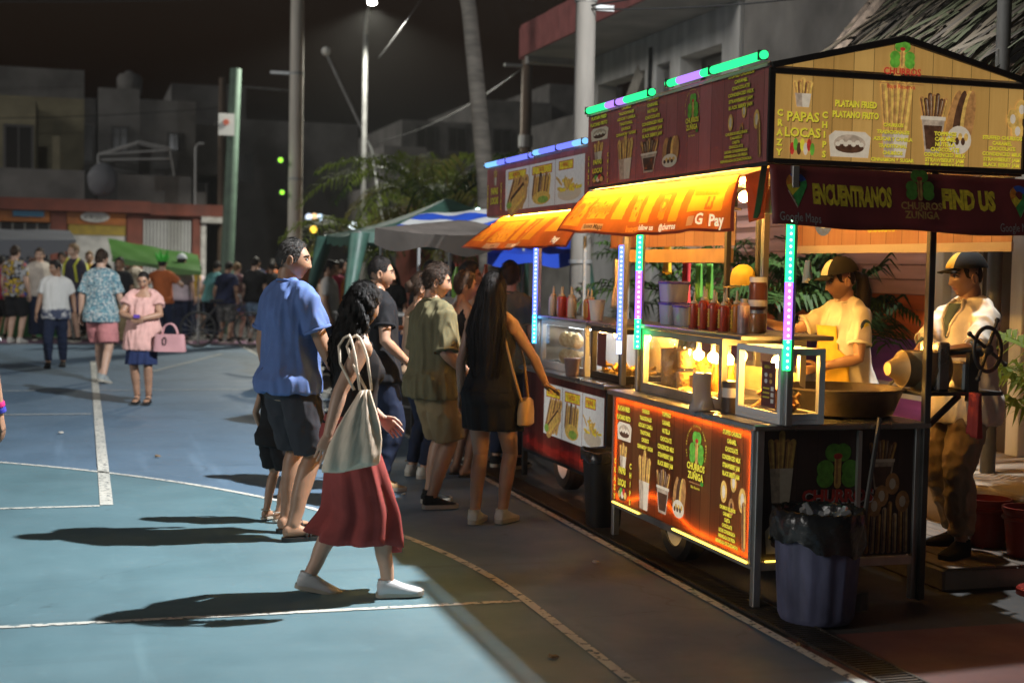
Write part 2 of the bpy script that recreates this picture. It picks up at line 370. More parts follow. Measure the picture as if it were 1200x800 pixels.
wire('cable dropping from the top right towards the lit lamp', (7.6, 29.6, 8.6), (6.75, 33.9, 6.6), .1, .012)
wire('thin cable hanging over the shop terrace', (-12, 46, 5.9), (3.9, 44, 6.3), .4, .012)

# ------------------------------------------------------------------ buildings
def block(name, label, boxes, m, wins=(), mw=None, cat='building', y=None):
    t = thing(name, label, cat, (0, 0, 0)); M = MB()
    for bx in boxes: M.box(*bx)
    M.build('wall', m, t, bevel=.0)
    for (x0, x1, z0, z1, yy) in wins:
        M = MB(); M.box(x0, x1, yy - .03, yy + .02, z0, z1); o = M.build('window', mat('window_frame_dark', (.10, .095, .09), .6), t)
        M = MB(); M.box(x0 + .08, x1 - .08, yy - .036, yy - .031, z0 + .08, z1 - .08); M.build('pane', mw or MAT['dark_pane'], o)
        M = MB(); M.box(x0 - .06, x1 + .06, yy - .10, yy - .031, z0 - .07, z0 - .005); M.build('sill', m, o); M = MB(); M.box((x0 + x1) / 2 - .02, (x0 + x1) / 2 + .02, yy - .045, yy - .0365, z0 + .08, z1 - .08); M.build('mullion', MAT['window_frame_dark'], o)
    return t
mat('dark_pane', (.015, .016, .018), .15)
m_gr1 = mat('render_grey', (.18, .172, .16), .85, var=.3, vs=1.2, bump=.2, bs=12)
m_gr2 = mat('render_pale', (.25, .24, .225), .85, var=.25, vs=1.1, bump=.2, bs=12)
m_gr3 = mat('render_dark', (.15, .145, .14), .85, var=.3, vs=1, bump=.2, bs=12)
m_yel = mat('render_cream', (.27, .24, .15), .85, var=.25, vs=1.4)
m_rust = mat('shop_red_paint', (.20, .055, .035), .7, var=.25, vs=2, bump=.15, bs=14)
m_oran = mat('shop_orange_paint', (.42, .14, .03), .65, var=.2, vs=3)
# the shop row on the left
S = thing('shop_row', 'low shop row with red parapet, orange fascias and shutters at left', 'building', (0, 42.7, 0))
M = MB(); M.box(-9, 3.3, .25, 6, 0, 3.0); M.build('wall', m_rust, S)
M = MB(); M.box(-9, 1.85, -.25, 6.05, 3.02, 3.36); M.box(1.85, 3.95, -.12, 6.05, 2.98, 3.32); M.build('parapet', m_rust, S)
M = MB(); M.box(3.3, 4.0, -.1, 2, 2.80, 2.98); M.box(3.3, 3.45, .1, .25, 0, 2.8); M.build('trim', mat('trim_white', (.55, .53, .5), .7, var=.2), S)
for a, b in ((-9, -6.4), (-4.6, -2.35)): M = MB(); M.box(a, b, .12, .25, .9, 2.98); M.build('wall_panel', m_oran, S)
for a, b in ((-2.3, -.93), (-.46, 1.17)): M = MB(); M.box(a, b, .10, .25, 2.66, 3.0); M.build('fascia', m_oran, S)
M = MB(); M.box(-2.3, -.93, .16, .25, .9, 2.7); wn = M.build('window', MAT['dark_pane'], S)
for i in range(5): M = MB(); x = -2.28 + i * .33; M.box(x, x + .035, .11, .16, 1.6, 2.7); M.build('frame_bar', m_gr2, wn)
for z in (2.30, 2.66): M = MB(); M.box(-2.3, -.93, .10, .16, z, z + .035); M.build('frame_bar', m_gr2, wn)
m_rib = mat('shutter_white', (.50, .50, .49), .5, .1, var=.12, vs=2)
m_curt = mat('curtain_white', (.50, .5, .5), .8)
for i in range(7): M = MB(); x = -1.40 + i * .064; M.box(x, x + .052, .18, .2 + .015 * (i % 2), 1.9, 2.64); M.build('blind_slat', m_curt, wn)
M = MB(); M.box(-.42, 1.17, .15, .25, 2.36, 2.66); M.build('awning_box', mat('awning_yellow', (.36, .25, .03), .6, var=.15), S)
M = MB(); M.box(-.42, 1.17, .18, .25, 0, 2.36); M.build('white_front', mat('front_white', (.5, .49, .47), .7, var=.2, vs=4), S)
for a, b in ((-.90, -.48), (1.2, 1.64), (3.06, 3.28)): M = MB(); M.box(a, b, .06, .26, 0, 2.98); M.build('pillar', m_rust, S)
sh = MB(); sh.box(1.66, 3.04, .2, .25, 0, 2.86); so = sh.build('shutter', mat('shutter_gap', (.08, .08, .08), .7), S)
for i in range(14): M = MB(); x = 1.67 + i * .0985; M.box(x, x + .06, .165, .2, 0, 2.85); M.build('slat', m_rib, so)
M = MB(); M.box(-1.92, -1.08, -.02, .10, 2.84, 3.0); M.build('sign_board', mat('sign_blue', (.02, .16, .30), .5), S)
t = thing('shop_sign', 'white oval shop sign on the orange fascia under the red parapet', 'sign', (.31, 42.76, 2.88))
M = MB(); M.prism([(.40 * math.cos(a), .155 * math.sin(a)) for a in np.linspace(0, 2 * PI, 32)[:-1]], (0, 0, 0), (1, 0, 0), (0, 0, 1), 0, .04); M.build('board', mat('sign_white', (.6, .59, .56), .5), t)
M = MB(); M.prism([(.37 * math.cos(a), .135 * math.sin(a)) for a in np.linspace(0, 2 * PI, 32)[:-1]] , (0, -.04, 0), (1, 0, 0), (0, 0, 1), 0, .002); M.build('rim', mat('sign_grey', (.52, .51, .49), .5), t)
text(t, 'el Bruno !', (0, -.046, -.005), (1, 0, 0), (0, 0, 1), .15, mat('ink', (.02, .02, .02), .6), .015)
text(t, 'Bar & Grill', (.06, -.046, -.09), (1, 0, 0), (0, 0, 1), .05, MAT['ink'])
# the terrace and houses over the shops
block('terrace_wall', 'grey block wall of the roof terrace above the red parapet', [(-9, .02, 44, 44.2, 3.3, 4.27), (.95, 3.1, 44, 44.2, 3.3, 4.2), (3.2, 3.55, 44, 44.4, 3.3, 3.75)], m_gr1, cat='wall')
block('cream_house', 'cream rendered house front with a dark doorway on the roof terrace', [(-6, -1.45, 47, 50, 3, 6.6), (-.95, -.72, 46.6, 47, 3, 5.45), (-6, .0, 50, 51, 3, 7.0)], m_yel, [(-2.4, -1.5, 3.4, 5.8, 46.98)])
block('grey_house', 'tall grey concrete house block over the terrace at far left', [(-9, 0, 52, 58, 3, 8.2), (0, .45, 52.3, 58, 3, 7.3)], m_gr1, [(-.6, .35, 5.0, 6.4, 51.98), (-4.5, -3.4, 6.4, 7.6, 51.98)])
block('pale_house', 'pale stepped house with a water tank, behind the metal canopy frame', [(.46, 1.85, 51.6, 58, 3, 7.6), (1.85, 3.78, 51.8, 58, 3, 7.3), (3.78, 4.75, 52.2, 58, 4.8, 6.55)], m_gr2, [(.9, 1.5, 5.4, 6.3, 51.58), (2.8, 3.3, 5.5, 6.2, 51.78)])
block('dark_house', 'dark unlit house between the pale house and the thick pole', [(4.8, 10, 54, 60, 0, 7.0), (3.4, 6.4, 60, 66, 0, 8.9)], m_gr3, [(5.4, 6.1, 4.6, 5.8, 53.98), (7.2, 8.0, 4.6, 5.8, 53.98)])
t = thing('water_tank', 'round grey water tank on the roof of the pale house', 'water tank', (1.55, 53.2, 7.6)); M = MB(); M.lathe([(.42, 0), (.44, .1), (.44, .55), (.36, .68), (.15, .76)], n=20); M.build('tank', m_gr1, t, smooth=True)
M = MB(); M.lathe([(.14, .76), (.14, .82)], n=14); M.build('lid', m_gr3, t)
t = thing('canopy_frame', 'bare white metal frame of a gabled canopy on the roof terrace', 'frame', (0, 44.3, 0)); m_fr = mat('frame_white', (.45, .45, .44), .6)
for a, b in (((.4, 0, 4.2), (.4, 0, 4.78)), ((2.62, 0, 4.2), (2.48, 0, 5.07)), ((.4, 0, 4.78), (1.57, 0, 5.21)), ((1.57, 0, 5.21), (2.5, 0, 5.05)), ((.4, 0, 4.78), (2.48, 0, 5.0)), ((.5, 0, 4.62), (2.5, 0, 4.74)), ((.45, 1.4, 4.85), (1.6, 1.4, 5.25)), ((1.6, 1.4, 5.25), (2.5, 1.4, 5.1)), ((1.57, 0, 5.21), (1.6, 1.4, 5.25)), ((.42, 0, 4.55), (.9, 0, 4.2))):
    M = MB(); M.tube([a, b], .028, 8); M.build('frame_tube', m_fr, t, smooth=True)
M = MB(); M.ball((.52, 43.9, 4.0), (.42, .3, .5), 24, 14); P = M.v[0]; M.v[0] = P + (wav(P, [9, 22], 3) * .05)[:, None] * nrm(V(1, 1, .4)); tag(M.build('tarp_bundle', mat('tarp_grey', (.16, .165, .18), .6, bump=.4, bs=10), smooth='all'), 'grey tarpaulin bundle heaped on the roof terrace wall', 'tarpaulin')
t = thing('terrace_lamp', 'small white unlit lamp post on the shop roof', 'lamp', (3.2, 43.8, 3.3)); M = MB(); M.tube([(0, 0, 0), (0, 0, 1.75), (.05, 0, 1.85), (.16, 0, 1.88)], .035, 10); M.build('post', m_fr, t, smooth=True); M = MB(); M.box(.08, .24, -.06, .06, 1.86, 1.93); M.build('head', m_fr, t)
# dark blocks behind the palms
block('far_apartments', 'dim grey apartment block with faint windows behind the lit lamp', [(13, 16.3, 60, 70, 0, 7.9), (16.3, 19.6, 59.6, 70, 0, 8.9), (19.6, 23, 60, 70, 0, 9.8)], m_gr1, [(x, x + .9, z, z + 1.1, yy) for z in (4.4, 6.6) for x, yy in ((13.6, 59.98), (15.0, 59.98), (16.9, 59.58), (18.3, 59.58), (20.4, 59.98), (21.8, 59.98))])
block('far_terrace_house', 'low dim house beyond the bushy palm', [(9.6, 12.6, 50, 58, 0, 4.4), (10.4, 12.0, 51, 58, 4.4, 6.0)], m_gr2, [(10, 10.7, 2.4, 3.5, 49.98), (11.5, 12.2, 2.4, 3.5, 49.98)])
block('far_long_house', 'long dim wall of a house behind the coconut palm trunk', [(15, 34, 40, 48, 0, 6.6)], m_gr1, [(x, x + 1.0, 4.3, 5.4, 39.98) for x in (16, 18.5, 21, 24)])
# the house with the red-edged balcony slab at the top right
B = thing('balcony_house', 'grey concrete house with white columns and a red edged balcony slab', 'building')
m_cw = mat('house_concrete', (.25, .235, .215), .85, var=.3, vs=1.6, bump=.3, bs=14)
m_wh = mat('column_white', (.60, .59, .56), .75, var=.18, vs=2.5, stretch=(2, 2, .5), bump=.15, bs=20)
M = MB(); M.box(8.0, 14, 9.5, 16.6, 0, 9); M.box(9.6, 14, 16.6, 23.5, 0, 9); M.build('wall', m_cw, B)
M = MB(); M.box(6.85, 9.7, 16.62, 22.4, 5.10, 5.40); M.box(6.95, 8.3, 22.4, 22.6, 5.0, 5.2); M.build('balcony_slab', mat('slab_grey', (.42, .40, .37), .85, var=.2, vs=1.5), B)
for i in range(12): M = MB(); y = 16.62 + i * .482; M.box(6.80, 6.85, y, y + .472, 5.08, 5.58 + .004 * (i % 3)); M.build('fascia_tile', mat('fascia_red', (.36, .12, .11), .6, var=.2, vs=4), B)
for i in range(6): M = MB(); x = 6.86 + i * .26; M.box(x, x + .25, 22.6, 22.65, 5.08, 5.58); M.build('fascia_tile', MAT['fascia_red'], B)
for y, wd in ((22.0, .32), (19.6, .42), (18.7, .34), (16.9, .5)): M = MB(); M.box(7.95, 8.3, y - wd / 2, y + wd / 2, .36, 5.1); M.build('column', m_wh, B, bevel=.015)
M = MB(); M.box(7.96, 8.25, 16.7, 22.16, 4.62, 5.099); M.build('lintel', m_wh, B, bevel=.01)
m_bei = mat('brace_beige', (.36, .33, .28), .8, var=.2)
M = MB(); M.bar((8.15, 21.7, 3.0), (8.15, 20.0, 4.62), .3, .4, up=(1, 0, 0)); M.build('brace', m_bei, B)
M = MB(); M.box(8.35, 8.5, 17.1, 18.5, .36, 4.6); M.build('infill_wall', m_bei, B)
for y in (20.6, 21.3): M = MB(); M.box(9.55, 9.62, y, y + .5, 2.2, 3.9); M.build('window', MAT['dark_pane'], B)
M = MB()
for k in range(7): M.tube([(7.93, 19.55 + .05 * math.sin(k * 2 + q * .8), 4.9 - q * .22) for q in range(8)], .012, 5)
M.build('cable_tangle', M_WIRE, B)
# ------------------------------------------------------------------ plank-sided kiosk behind the cooks, thatched roof over it
K = thing('sided_kiosk', 'kiosk wall of horizontal boards in pink, orange and purple bands behind the cooks', 'kiosk')
m_pk = mat('board_pink', (.55, .29, .23), .7, var=.18, vs=3, stretch=(1, .3, 4)); m_or = mat('board_orange', (.50, .12, .03), .7, var=.18, vs=3, stretch=(1, .3, 4)); m_pu = mat('board_purple', (.22, .06, .30), .7, var=.18, vs=3, stretch=(1, .3, 4)); m_lw = mat('board_white', (.5, .48, .46), .7, var=.15, vs=3)
z = .42
while z < 3.0:
    h = .115; m = m_pu if z < .60 else m_lw if z < .72 else m_pu if z < 1.04 else m_or if z < 1.42 else m_pk
    for a, b in ((9.50, 14.0), (4.9, 8.25)):
        M = MB(); M.prism([(0, 0), (.035, 0), (.012, h), (0, h)], (6.33, a, z), (-1, 0, 0), (0, 0, 1), 0, b - a); M.build('board', m, K)
    z += h + .004
M = MB(); M.box(6.34, 6.6, 4.9, 14, .4, 3.0); M.build('backing_wall', m_gr3, K)
for y in (9.38, 8.98, 8.42): M = MB(); M.box(6.18, 6.32, y - .07, y + .07, .4, 3.0); M.build('post', m_wh, K, bevel=.006)
M = MB(); M.box(6.24, 6.3, 8.5, 8.9, .4, 2.9); M.build('door', mat('door_dark', (.045, .032, .024), .5), K)
M = MB(); M.box(6.25, 6.3, 9.06, 9.30, .4, 2.9); M.build('door_panel', mat('panel_grey', (.42, .42, .43), .6, var=.15), K)
T = thing('thatched_roof', 'shaggy thatched palm roof above the kiosk at top right', 'roof')
M = MB()
for y in np.linspace(4.6, 11.0, 9): M.tube([(5.9, y, 3.05), (8.6, y, 5.3)], .04, 8)
M.tube([(5.95, 4.4, 3.02), (5.95, 11.2, 3.02)], .05, 8); M.tube([(5.65, 10.6, 3.1), (7.9, 11.5, 5.3)], .05, 8); M.tube([(5.8, 10.9, 3.2), (7.7, 11.7, 5.1)], .03, 8); M.build('rafters', m_wood, T, smooth=True)
n = 5200; r = np.random.default_rng(3); u_ = r.uniform(0, 1, n) ** .8; yy = r.uniform(4.3, 11.1, n); L_ = r.uniform(.35, .9, n); wd = r.uniform(.01, .03, n)
P0 = np.stack([5.75 + 2.85 * u_, yy, 3.10 + 2.35 * u_ + r.uniform(.0, .16, n)], -1); dr = np.stack([-.77 + r.normal(0, .08, n), r.normal(0, .14, n), -.64 + r.normal(0, .10, n) - (u_ < .06) * .5], -1)
P1 = P0 + dr * L_[:, None]; sd_ = np.cross(dr, np.stack([r.normal(0, .4, n), r.normal(0, .4, n), np.ones(n)], -1)); sd_ /= np.linalg.norm(sd_, axis=1)[:, None]
Q = np.stack([P0 - sd_ * wd[:, None], P0 + sd_ * wd[:, None], P1 + sd_ * wd[:, None] * .4, P1 - sd_ * wd[:, None] * .4], 1)
M = MB(); M.add(Q.reshape(-1, 3), [(4 * i, 4 * i + 1, 4 * i + 2, 4 * i + 3) for i in range(n)], 0); M.m = [int(x) for x in r.integers(0, 3, n)]
o = M.build('thatch', [mat('thatch_straw', (.055, .04, .022), .85), mat('thatch_brown', (.028, .02, .012), .9), mat('thatch_moss', (.03, .033, .011), .9)], T, fix=False); o['kind'] = 'stuff'

# ------------------------------------------------------------------ palms and plants
m_leaf = mat('palm_leaf', (.17, .22, .035), .65, var=.35, vs=2, trans=.45, spec=.2); m_leaf2 = mat('palm_leaf_dry', (.20, .18, .04), .7, var=.3, vs=2, trans=.4, spec=.2); m_dkleaf = mat('palm_leaf_dark', (.035, .07, .015), .6, var=.35, vs=3, trans=.25, spec=.2)
def frond(M, base, az, up, L, droop, nl=26, lw=.028, ll=.42, m=0, seed=0):
    r = np.random.default_rng(seed); h = V(math.cos(az), math.sin(az), 0); pts = []; p = np.array(base, float); a = up
    st = L / 14
    for i in range(15): pts.append(p.copy()); p = p + (h * math.cos(a) + V(0, 0, math.sin(a))) * st; a -= droop / 14
    M.tube(pts[::2], [.014 * L * (1 - .11 * i) * .6 for i in range(8)], 5, m)
    side = np.cross(h, (0, 0, 1))
    for i in range(nl):
        q = .12 + .86 * i / nl; k = q * 14; j = int(k); b = pts[j] + (pts[min(j + 1, 14)] - pts[j]) * (k - j); d = nrm(pts[min(j + 1, 14)] - pts[max(j - 1, 0)])
        le = ll * math.sin(PI * min(1, q * .85 + .12)) ** .7
        for s_ in (-1, 1):
            t1 = nrm(side * s_ * .85 + d * .55 + V(0, 0, r.uniform(-.15, .3))); e1 = b + t1 * le * .55; e2 = e1 + nrm(t1 + V(0, 0, -.75 - r.uniform(0, .5))) * le * .5
            w_ = nrm(np.cross(t1, V(0, 0, 1) + d * .3)) * lw / 2
            M.add([b - w_ * .5, b + w_ * .5, e1 + w_, e1 - w_, e2], [(0, 1, 2, 3), (3, 2, 4)], m)
def palm(name, label, x, y, z, fronds, stems, group=None):
    t = thing(name, label, 'palm', (x, y, z), group=group)
    for k, (pts, r) in enumerate(stems):
        M = MB(); M.tube(pts, r, 14); P = M.v[0]
        M.build('trunk', mat('palm_trunk', (.19, .17, .145), .85, var=.3, vs=3, stretch=(1, 1, 5), bump=.5, bs=14), t, smooth=True)
    for k, f_ in enumerate(fronds):
        M = MB(); frond(M, **f_, seed=k + int(x * 10)); M.build('frond', [m_leaf, m_leaf2, m_dkleaf], t, fix=False)
    return t
rr = np.random.default_rng(11)
def crown(bx, n, L, ups, droop, z, ll=.42, m=None, nl=26, lw=.028, spread=.1):
    return [dict(base=(bx[0] + rr.normal(0, spread), bx[1] + rr.normal(0, spread), z + rr.uniform(-.1, .25)), az=i * 2.399 + rr.uniform(-.3, .3), up=rr.uniform(*ups), L=L * rr.uniform(.75, 1.1), droop=droop * rr.uniform(.8, 1.3), ll=ll, nl=nl, lw=lw, m=(rr.choice([0, 0, 0, 1, 2]) if m is None else m)) for i in range(n)]
palm('coconut_palm', 'tall coconut palm with a bare grey curving trunk', 5.98, 21.4, 0, crown((-.75, .2), 12, 2.6, (.2, 1.1), 1.9, 8.0, .5), [([(.12, 0, 0), (.08, 0, 1.5), (0, 0, 3), (-.14, 0, 4.2), (-.30, .05, 5.6), (-.75, .2, 8.1)], [.19, .15, .135, .13, .12, .11])])
palm('bushy_palm', 'bushy green palm with arching fronds behind the canopies', 5.75, 23.4, 0, crown((0, 0), 30, 2.9, (.75, 1.45), 2.1, 2.35, .55, nl=30, lw=.035, spread=.3), [([(-.2, 0, 0), (-.15, 0, 1.7)], [.10, .07]), ([(.15, .1, 0), (.2, .1, 2.1)], [.10, .07]), ([(0, .3, 0), (.05, .3, 1.9)], [.09, .07])])
palm('bushy_palm', 'lower bushy palm at the left edge of the palm clump', 5.0, 24.6, 0, crown((0, 0), 20, 2.4, (.6, 1.4), 2.1, 1.7, .45, nl=24, lw=.035, spread=.25), [([(0, 0, 0), (0, 0, 1.4)], [.10, .07])])
palm('bushy_palm', 'dark palm behind the coconut palm trunk', 7.4, 24.5, 0, crown((0, 0), 16, 2.5, (.7, 1.4), 2.0, 2.0, .5, nl=24, lw=.04, spread=.25), [([(0, 0, 0), (0, 0, 2.2)], [.12, .08])])
palm('potted_palm', 'dark palm with spiky leaves right behind the woman cook', 5.98, 10.45, .4, crown((0, 0), 20, 1.05, (.35, 1.35), 1.2, .75, .42, nl=22, lw=.03, spread=.05, m=2), [([(0, 0, 0), (0, 0, .85)], [.10, .07])])
palm('potted_palm', 'dark palm behind the sauces of the near cart', 5.95, 11.4, .4, crown((0, 0), 18, 1.25, (.35, 1.3), 1.3, .8, .4, nl=20, lw=.03, spread=.05, m=2), [([(0, 0, 0), (0, 0, .9)], [.10, .07])])
palm('potted_palm', 'dark palm behind the far cart', 5.9, 13.3, .4, crown((0, 0), 18, 1.4, (.35, 1.3), 1.3, .8, .4, nl=20, lw=.03, spread=.05, m=2), [([(0, 0, 0), (0, 0, .9)], [.10, .07])])
t = thing('planter', 'round metal planter with a spiky green plant at the right edge', 'planter', (5.42, 6.95, .40))
M = MB(); M.lathe([(.13, 0), (.145, .02), (.15, .33), (.16, .34), (.16, .36), (.145, .36), (.14, .30)], n=24); M.build('pot', mat('pot_metal', (.30, .27, .22), .4, .6, var=.2), t, smooth=True)
for k, f_ in enumerate(crown((0, 0), 12, .75, (.5, 1.3), 1.0, .32, .32, m=0, nl=16, lw=.03, spread=.03)): M = MB(); frond(M, **f_, seed=k); M.build('frond', [m_leaf, m_leaf2, m_dkleaf], t, fix=False)

rl = np.random.default_rng(5)
for i, (x, y, k) in enumerate(((3.02, 5.55, 0), (2.2, 9.9, 1), (-.8, 7.9, 1), (.6, 12.2, 0), (2.75, 7.4, 1), (1.9, 5.6, 0), (-.2, 14.0, 1), (2.6, 11.6, 0))):
    M = MB(); P = rl.uniform(-1, 1, (6, 2)); a = np.sort(rl.uniform(0, 6.28, 7)); r = rl.uniform(.014, .034)
    M.loft([(V(0, 0, .002), V(r, 0, 0), V(0, r * .7, 0)), (V(.003, 0, .012), V(r * .8, 0, 0), V(0, r * .6, 0))], 7); M.v[0] = M.v[0] + rl.normal(0, .004, M.v[0].shape) * V(1, 1, .4); M.v[0][:, 2] = abs(M.v[0][:, 2]) + .001
    tag(M.build('litter', mat('litter_paper', (.5, .47, .4), .8) if k else mat('litter_leaf', (.2, .12, .05), .8), loc=(x, y, 0), rz=rl.uniform(0, 6)), ('scrap of white paper by the corner of the near cart', 'small paper scrap on the court by the queue', 'paper scrap on the teal paint at left', 'dry leaf on the blue paint beyond the arc line', 'paper scrap on the court edge by the near cart', 'dry leaf on the court at the bottom', 'tiny paper scrap far left on the court', 'dry leaf near the tarpaulin')[i], 'litter', 'litter on the court')
# ------------------------------------------------------------------ the two food carts
m_alu = mat('aluminium', (.46, .45, .43), .38, .85, var=.18, vs=6, stretch=(1, 1, .3), bump=.06, bs=60)
m_steel = mat('stainless', (.42, .41, .39), .30, .9, var=.15, vs=5, bump=.05, bs=40)
m_dkst = mat('dark_steel', (.06, .058, .055), .5, .7, var=.2)
m_white = mat('frame_white_paint', (.62, .62, .62), .45)
m_glass = glassmat('case_glass', refl=.05, dirt=.012)
m_rubber = mat('rubber', (.02, .02, .02), .8, var=.2)
def plank_vinyl(name, a, b, n_pl=14, axis='Y', trans=0, emit=0, width=1.0, rough=.5):
    """printed wooden planks: vertical boards"""
    m = mat(name, a, rough, trans=0); n, L, bs_ = nodes_of(m); tc = n.new('ShaderNodeTexCoord'); sp = n.new('ShaderNodeSeparateXYZ'); L.new(tc.outputs['Object'], sp.inputs[0])
    mu = n.new('ShaderNodeMath'); mu.operation = 'MULTIPLY'; mu.inputs[1].default_value = n_pl / width; L.new(sp.outputs[axis], mu.inputs[0])
    fl = n.new('ShaderNodeMath'); fl.operation = 'FLOOR'; L.new(mu.outputs[0], fl.inputs[0]); fr = n.new('ShaderNodeMath'); fr.operation = 'FRACT'; L.new(mu.outputs[0], fr.inputs[0])
    wn = n.new('ShaderNodeTexWhiteNoise'); wn.noise_dimensions = '1D'; L.new(fl.outputs[0], wn.inputs['W'])
    no = n.new('ShaderNodeTexNoise'); no.inputs['Scale'].default_value = 5; no.inputs['Detail'].default_value = 6; mp = n.new('ShaderNodeMapping'); mp.inputs['Scale'].default_value = (9, 9, .5); L.new(tc.outputs['Object'], mp.inputs[0]); L.new(mp.outputs[0], no.inputs[0])
    ad = n.new('ShaderNodeMath'); ad.operation = 'ADD'; L.new(wn.outputs['Value'], ad.inputs[0]); L.new(no.outputs['Fac'], ad.inputs[1])
    mr = n.new('ShaderNodeMapRange'); mr.inputs['From Min'].default_value = .3; mr.inputs['From Max'].default_value = 1.5; L.new(ad.outputs[0], mr.inputs[0])
    mx = n.new('ShaderNodeMix'); mx.data_type = 'RGBA'; mx.inputs[6].default_value = (*a, 1); mx.inputs[7].default_value = (*b, 1); L.new(mr.outputs[0], mx.inputs[0])
    gt = n.new('ShaderNodeMath'); gt.operation = 'LESS_THAN'; gt.inputs[1].default_value = .035; L.new(fr.outputs[0], gt.inputs[0])
    m2 = n.new('ShaderNodeMix'); m2.data_type = 'RGBA'; m2.inputs[7].default_value = (*[c * .3 for c in a], 1); L.new(gt.outputs[0], m2.inputs[0]); L.new(mx.outputs[2], m2.inputs[6])
    L.new(m2.outputs[2], bs_.inputs['Base Color'])
    cr = n.new('ShaderNodeTexNoise'); cr.inputs['Scale'].default_value = 4.5; cr.inputs['Detail'].default_value = 3; cr.inputs['Distortion'].default_value = .6; L.new(tc.outputs['Object'], cr.inputs[0]); bp = n.new('ShaderNodeBump'); bp.inputs['Strength'].default_value = .35; bp.inputs['Distance'].default_value = .03; L.new(cr.outputs['Fac'], bp.inputs['Height']); L.new(bp.outputs[0], bs_.inputs['Normal'])
    if emit: L.new(m2.outputs[2], bs_.inputs['Emission Color']); bs_.inputs['Emission Strength'].default_value = emit
    if trans:
        tr = n.new('ShaderNodeBsdfTranslucent'); L.new(m2.outputs[2], tr.inputs[0]); ms = n.new('ShaderNodeMixShader'); ms.inputs[0].default_value = trans
        L.new(bs_.outputs[0], ms.inputs[1]); L.new(tr.outputs[0], ms.inputs[2]); L.new(ms.outputs[0], n['Material Output'].inputs[0])
    return m
class Print:
    """flat printed pictures on a plane: o = lower left corner, x = right, u = up"""
    def __init__(s, parent, o, x, u, W, H, pal, name='printed_picture'):
        s.p, s.o, s.x, s.u, s.W, s.H, s.pal, s.name = parent, V(*o), nrm(x), nrm(u), W, H, pal, name; s.z = np.cross(s.x, s.u); s.M = MB(); s.mats = []; s.k = 0
    def mi(s, c):
        if c not in s.mats: s.mats.append(c)
        return s.mats.index(c)
    def poly(s, pts, c):
        s.k += 1; d = .0012 + .00003 * (s.k % 160)
        s.M.add([s.o + s.x * a + s.u * b + s.z * d for a, b in pts], [tuple(range(len(pts)))], s.mi(c))
    def rect(s, a, b, w, h, c): s.poly([(a, b), (a + w, b), (a + w, b + h), (a, b + h)], c)
    def ell(s, a, b, rx, ry, c, rot=0, n=18): s.poly([(a + rx * math.cos(t) * math.cos(rot) - ry * math.sin(t) * math.sin(rot), b + rx * math.cos(t) * math.sin(rot) + ry * math.sin(t) * math.cos(rot)) for t in np.linspace(0, 2 * PI, n + 1)[:-1]], c)
    def cap(s, a0, b0, a1, b1, r, c):
        t0 = math.atan2(b1 - b0, a1 - a0); s.poly([(a1 + r * math.cos(t0 + t), b1 + r * math.sin(t0 + t)) for t in np.linspace(-PI / 2, PI / 2, 6)] + [(a0 - r * math.cos(t0 + t), b0 - r * math.sin(t0 + t)) for t in np.linspace(-PI / 2, PI / 2, 6)], c)
    def stick(s, a0, b0, a1, b1, r, c):
        s.cap(a0, b0, a1, b1, r, c); n_ = nrm((b1 - b0, a0 - a1)) * r
        for o_, w_, cc in ((.45, .16, 'paper2' if c == 'dark' else 'fries'), (-.1, .10, 'churro'), (-.55, .22, 'dark' if c != 'gold' else 'churro')): s.cap(a0 + n_[0] * o_, b0 + n_[1] * o_, a1 + n_[0] * o_, b1 + n_[1] * o_, r * w_, cc)
    def txt(s, t, a, b, size, c, bold=.05, sx=1.0, rz=0, sh=None, align='CENTER'):
        if sh: text(s.p, t, s.o + s.x * (a + size * .05) + s.u * (b - size * .05) + s.z * .0068, s.x, s.u, size, s.pal[sh], bold + .015, align, sx=sx, rz=rz)
        text(s.p, t, s.o + s.x * a + s.u * b + s.z * .0078, s.x, s.u, size, s.pal[c], bold, align, sx=sx, rz=rz)
    def lines(s, L, a, b, size, step, c, sh=None, sx=1.0, bold=.055):
        for i, t in enumerate(L): s.txt(t, a, b - i * step, size, c, bold, sx, sh=sh)
    def vert(s, t, a, b, size, step, c, sh=None):
        for i, ch in enumerate(t): s.txt(ch, a, b - i * step, size, c, .055, sh=sh)
    def done(s): o = s.M.build(s.name, [s.pal[c] for c in s.mats], s.p, fix=False); o['kind'] = 'stuff'; return o
    # food pictures
    def cone(s, a, b, w, h, food='churro', lift=.5):
        n = 5
        for i in range(n): q = (i - 2) / 2; s.stick(a + q * w * .22, b + h * .25, a + q * w * .38, b + h * (1 - .12 * abs(q) - .06 * (i % 2)), w * .10, food if i % 2 else 'gold')
        s.poly([(a - w * .30, b), (a + w * .30, b), (a + w * .40, b + h * lift), (a - w * .40, b + h * lift)], 'paper'); s.poly([(a - w * .30, b), (a - w * .02, b), (a - w * .06, b + h * lift), (a - w * .40, b + h * lift)], 'paper2')
    def cup(s, a, b, w, h):
        for i in range(7): q = (i - 3) / 3; s.stick(a + q * w * .25, b + h * .5, a + q * w * .42, b + h * (.98 - .10 * abs(q) - .05 * (i % 2)), w * .075, 'dark' if i % 3 else 'churro')
        s.poly([(a - w * .26, b), (a + w * .26, b), (a + w * .42, b + h * .58), (a - w * .42, b + h * .58)], 'paper2'); s.poly([(a - w * .22, b + h * .06), (a + w * .22, b + h * .06), (a + w * .33, b + h * .45), (a - w * .33, b + h * .45)], 'dark'); s.rect(a - w * .44, b + h * .54, w * .88, h * .06, 'paper')
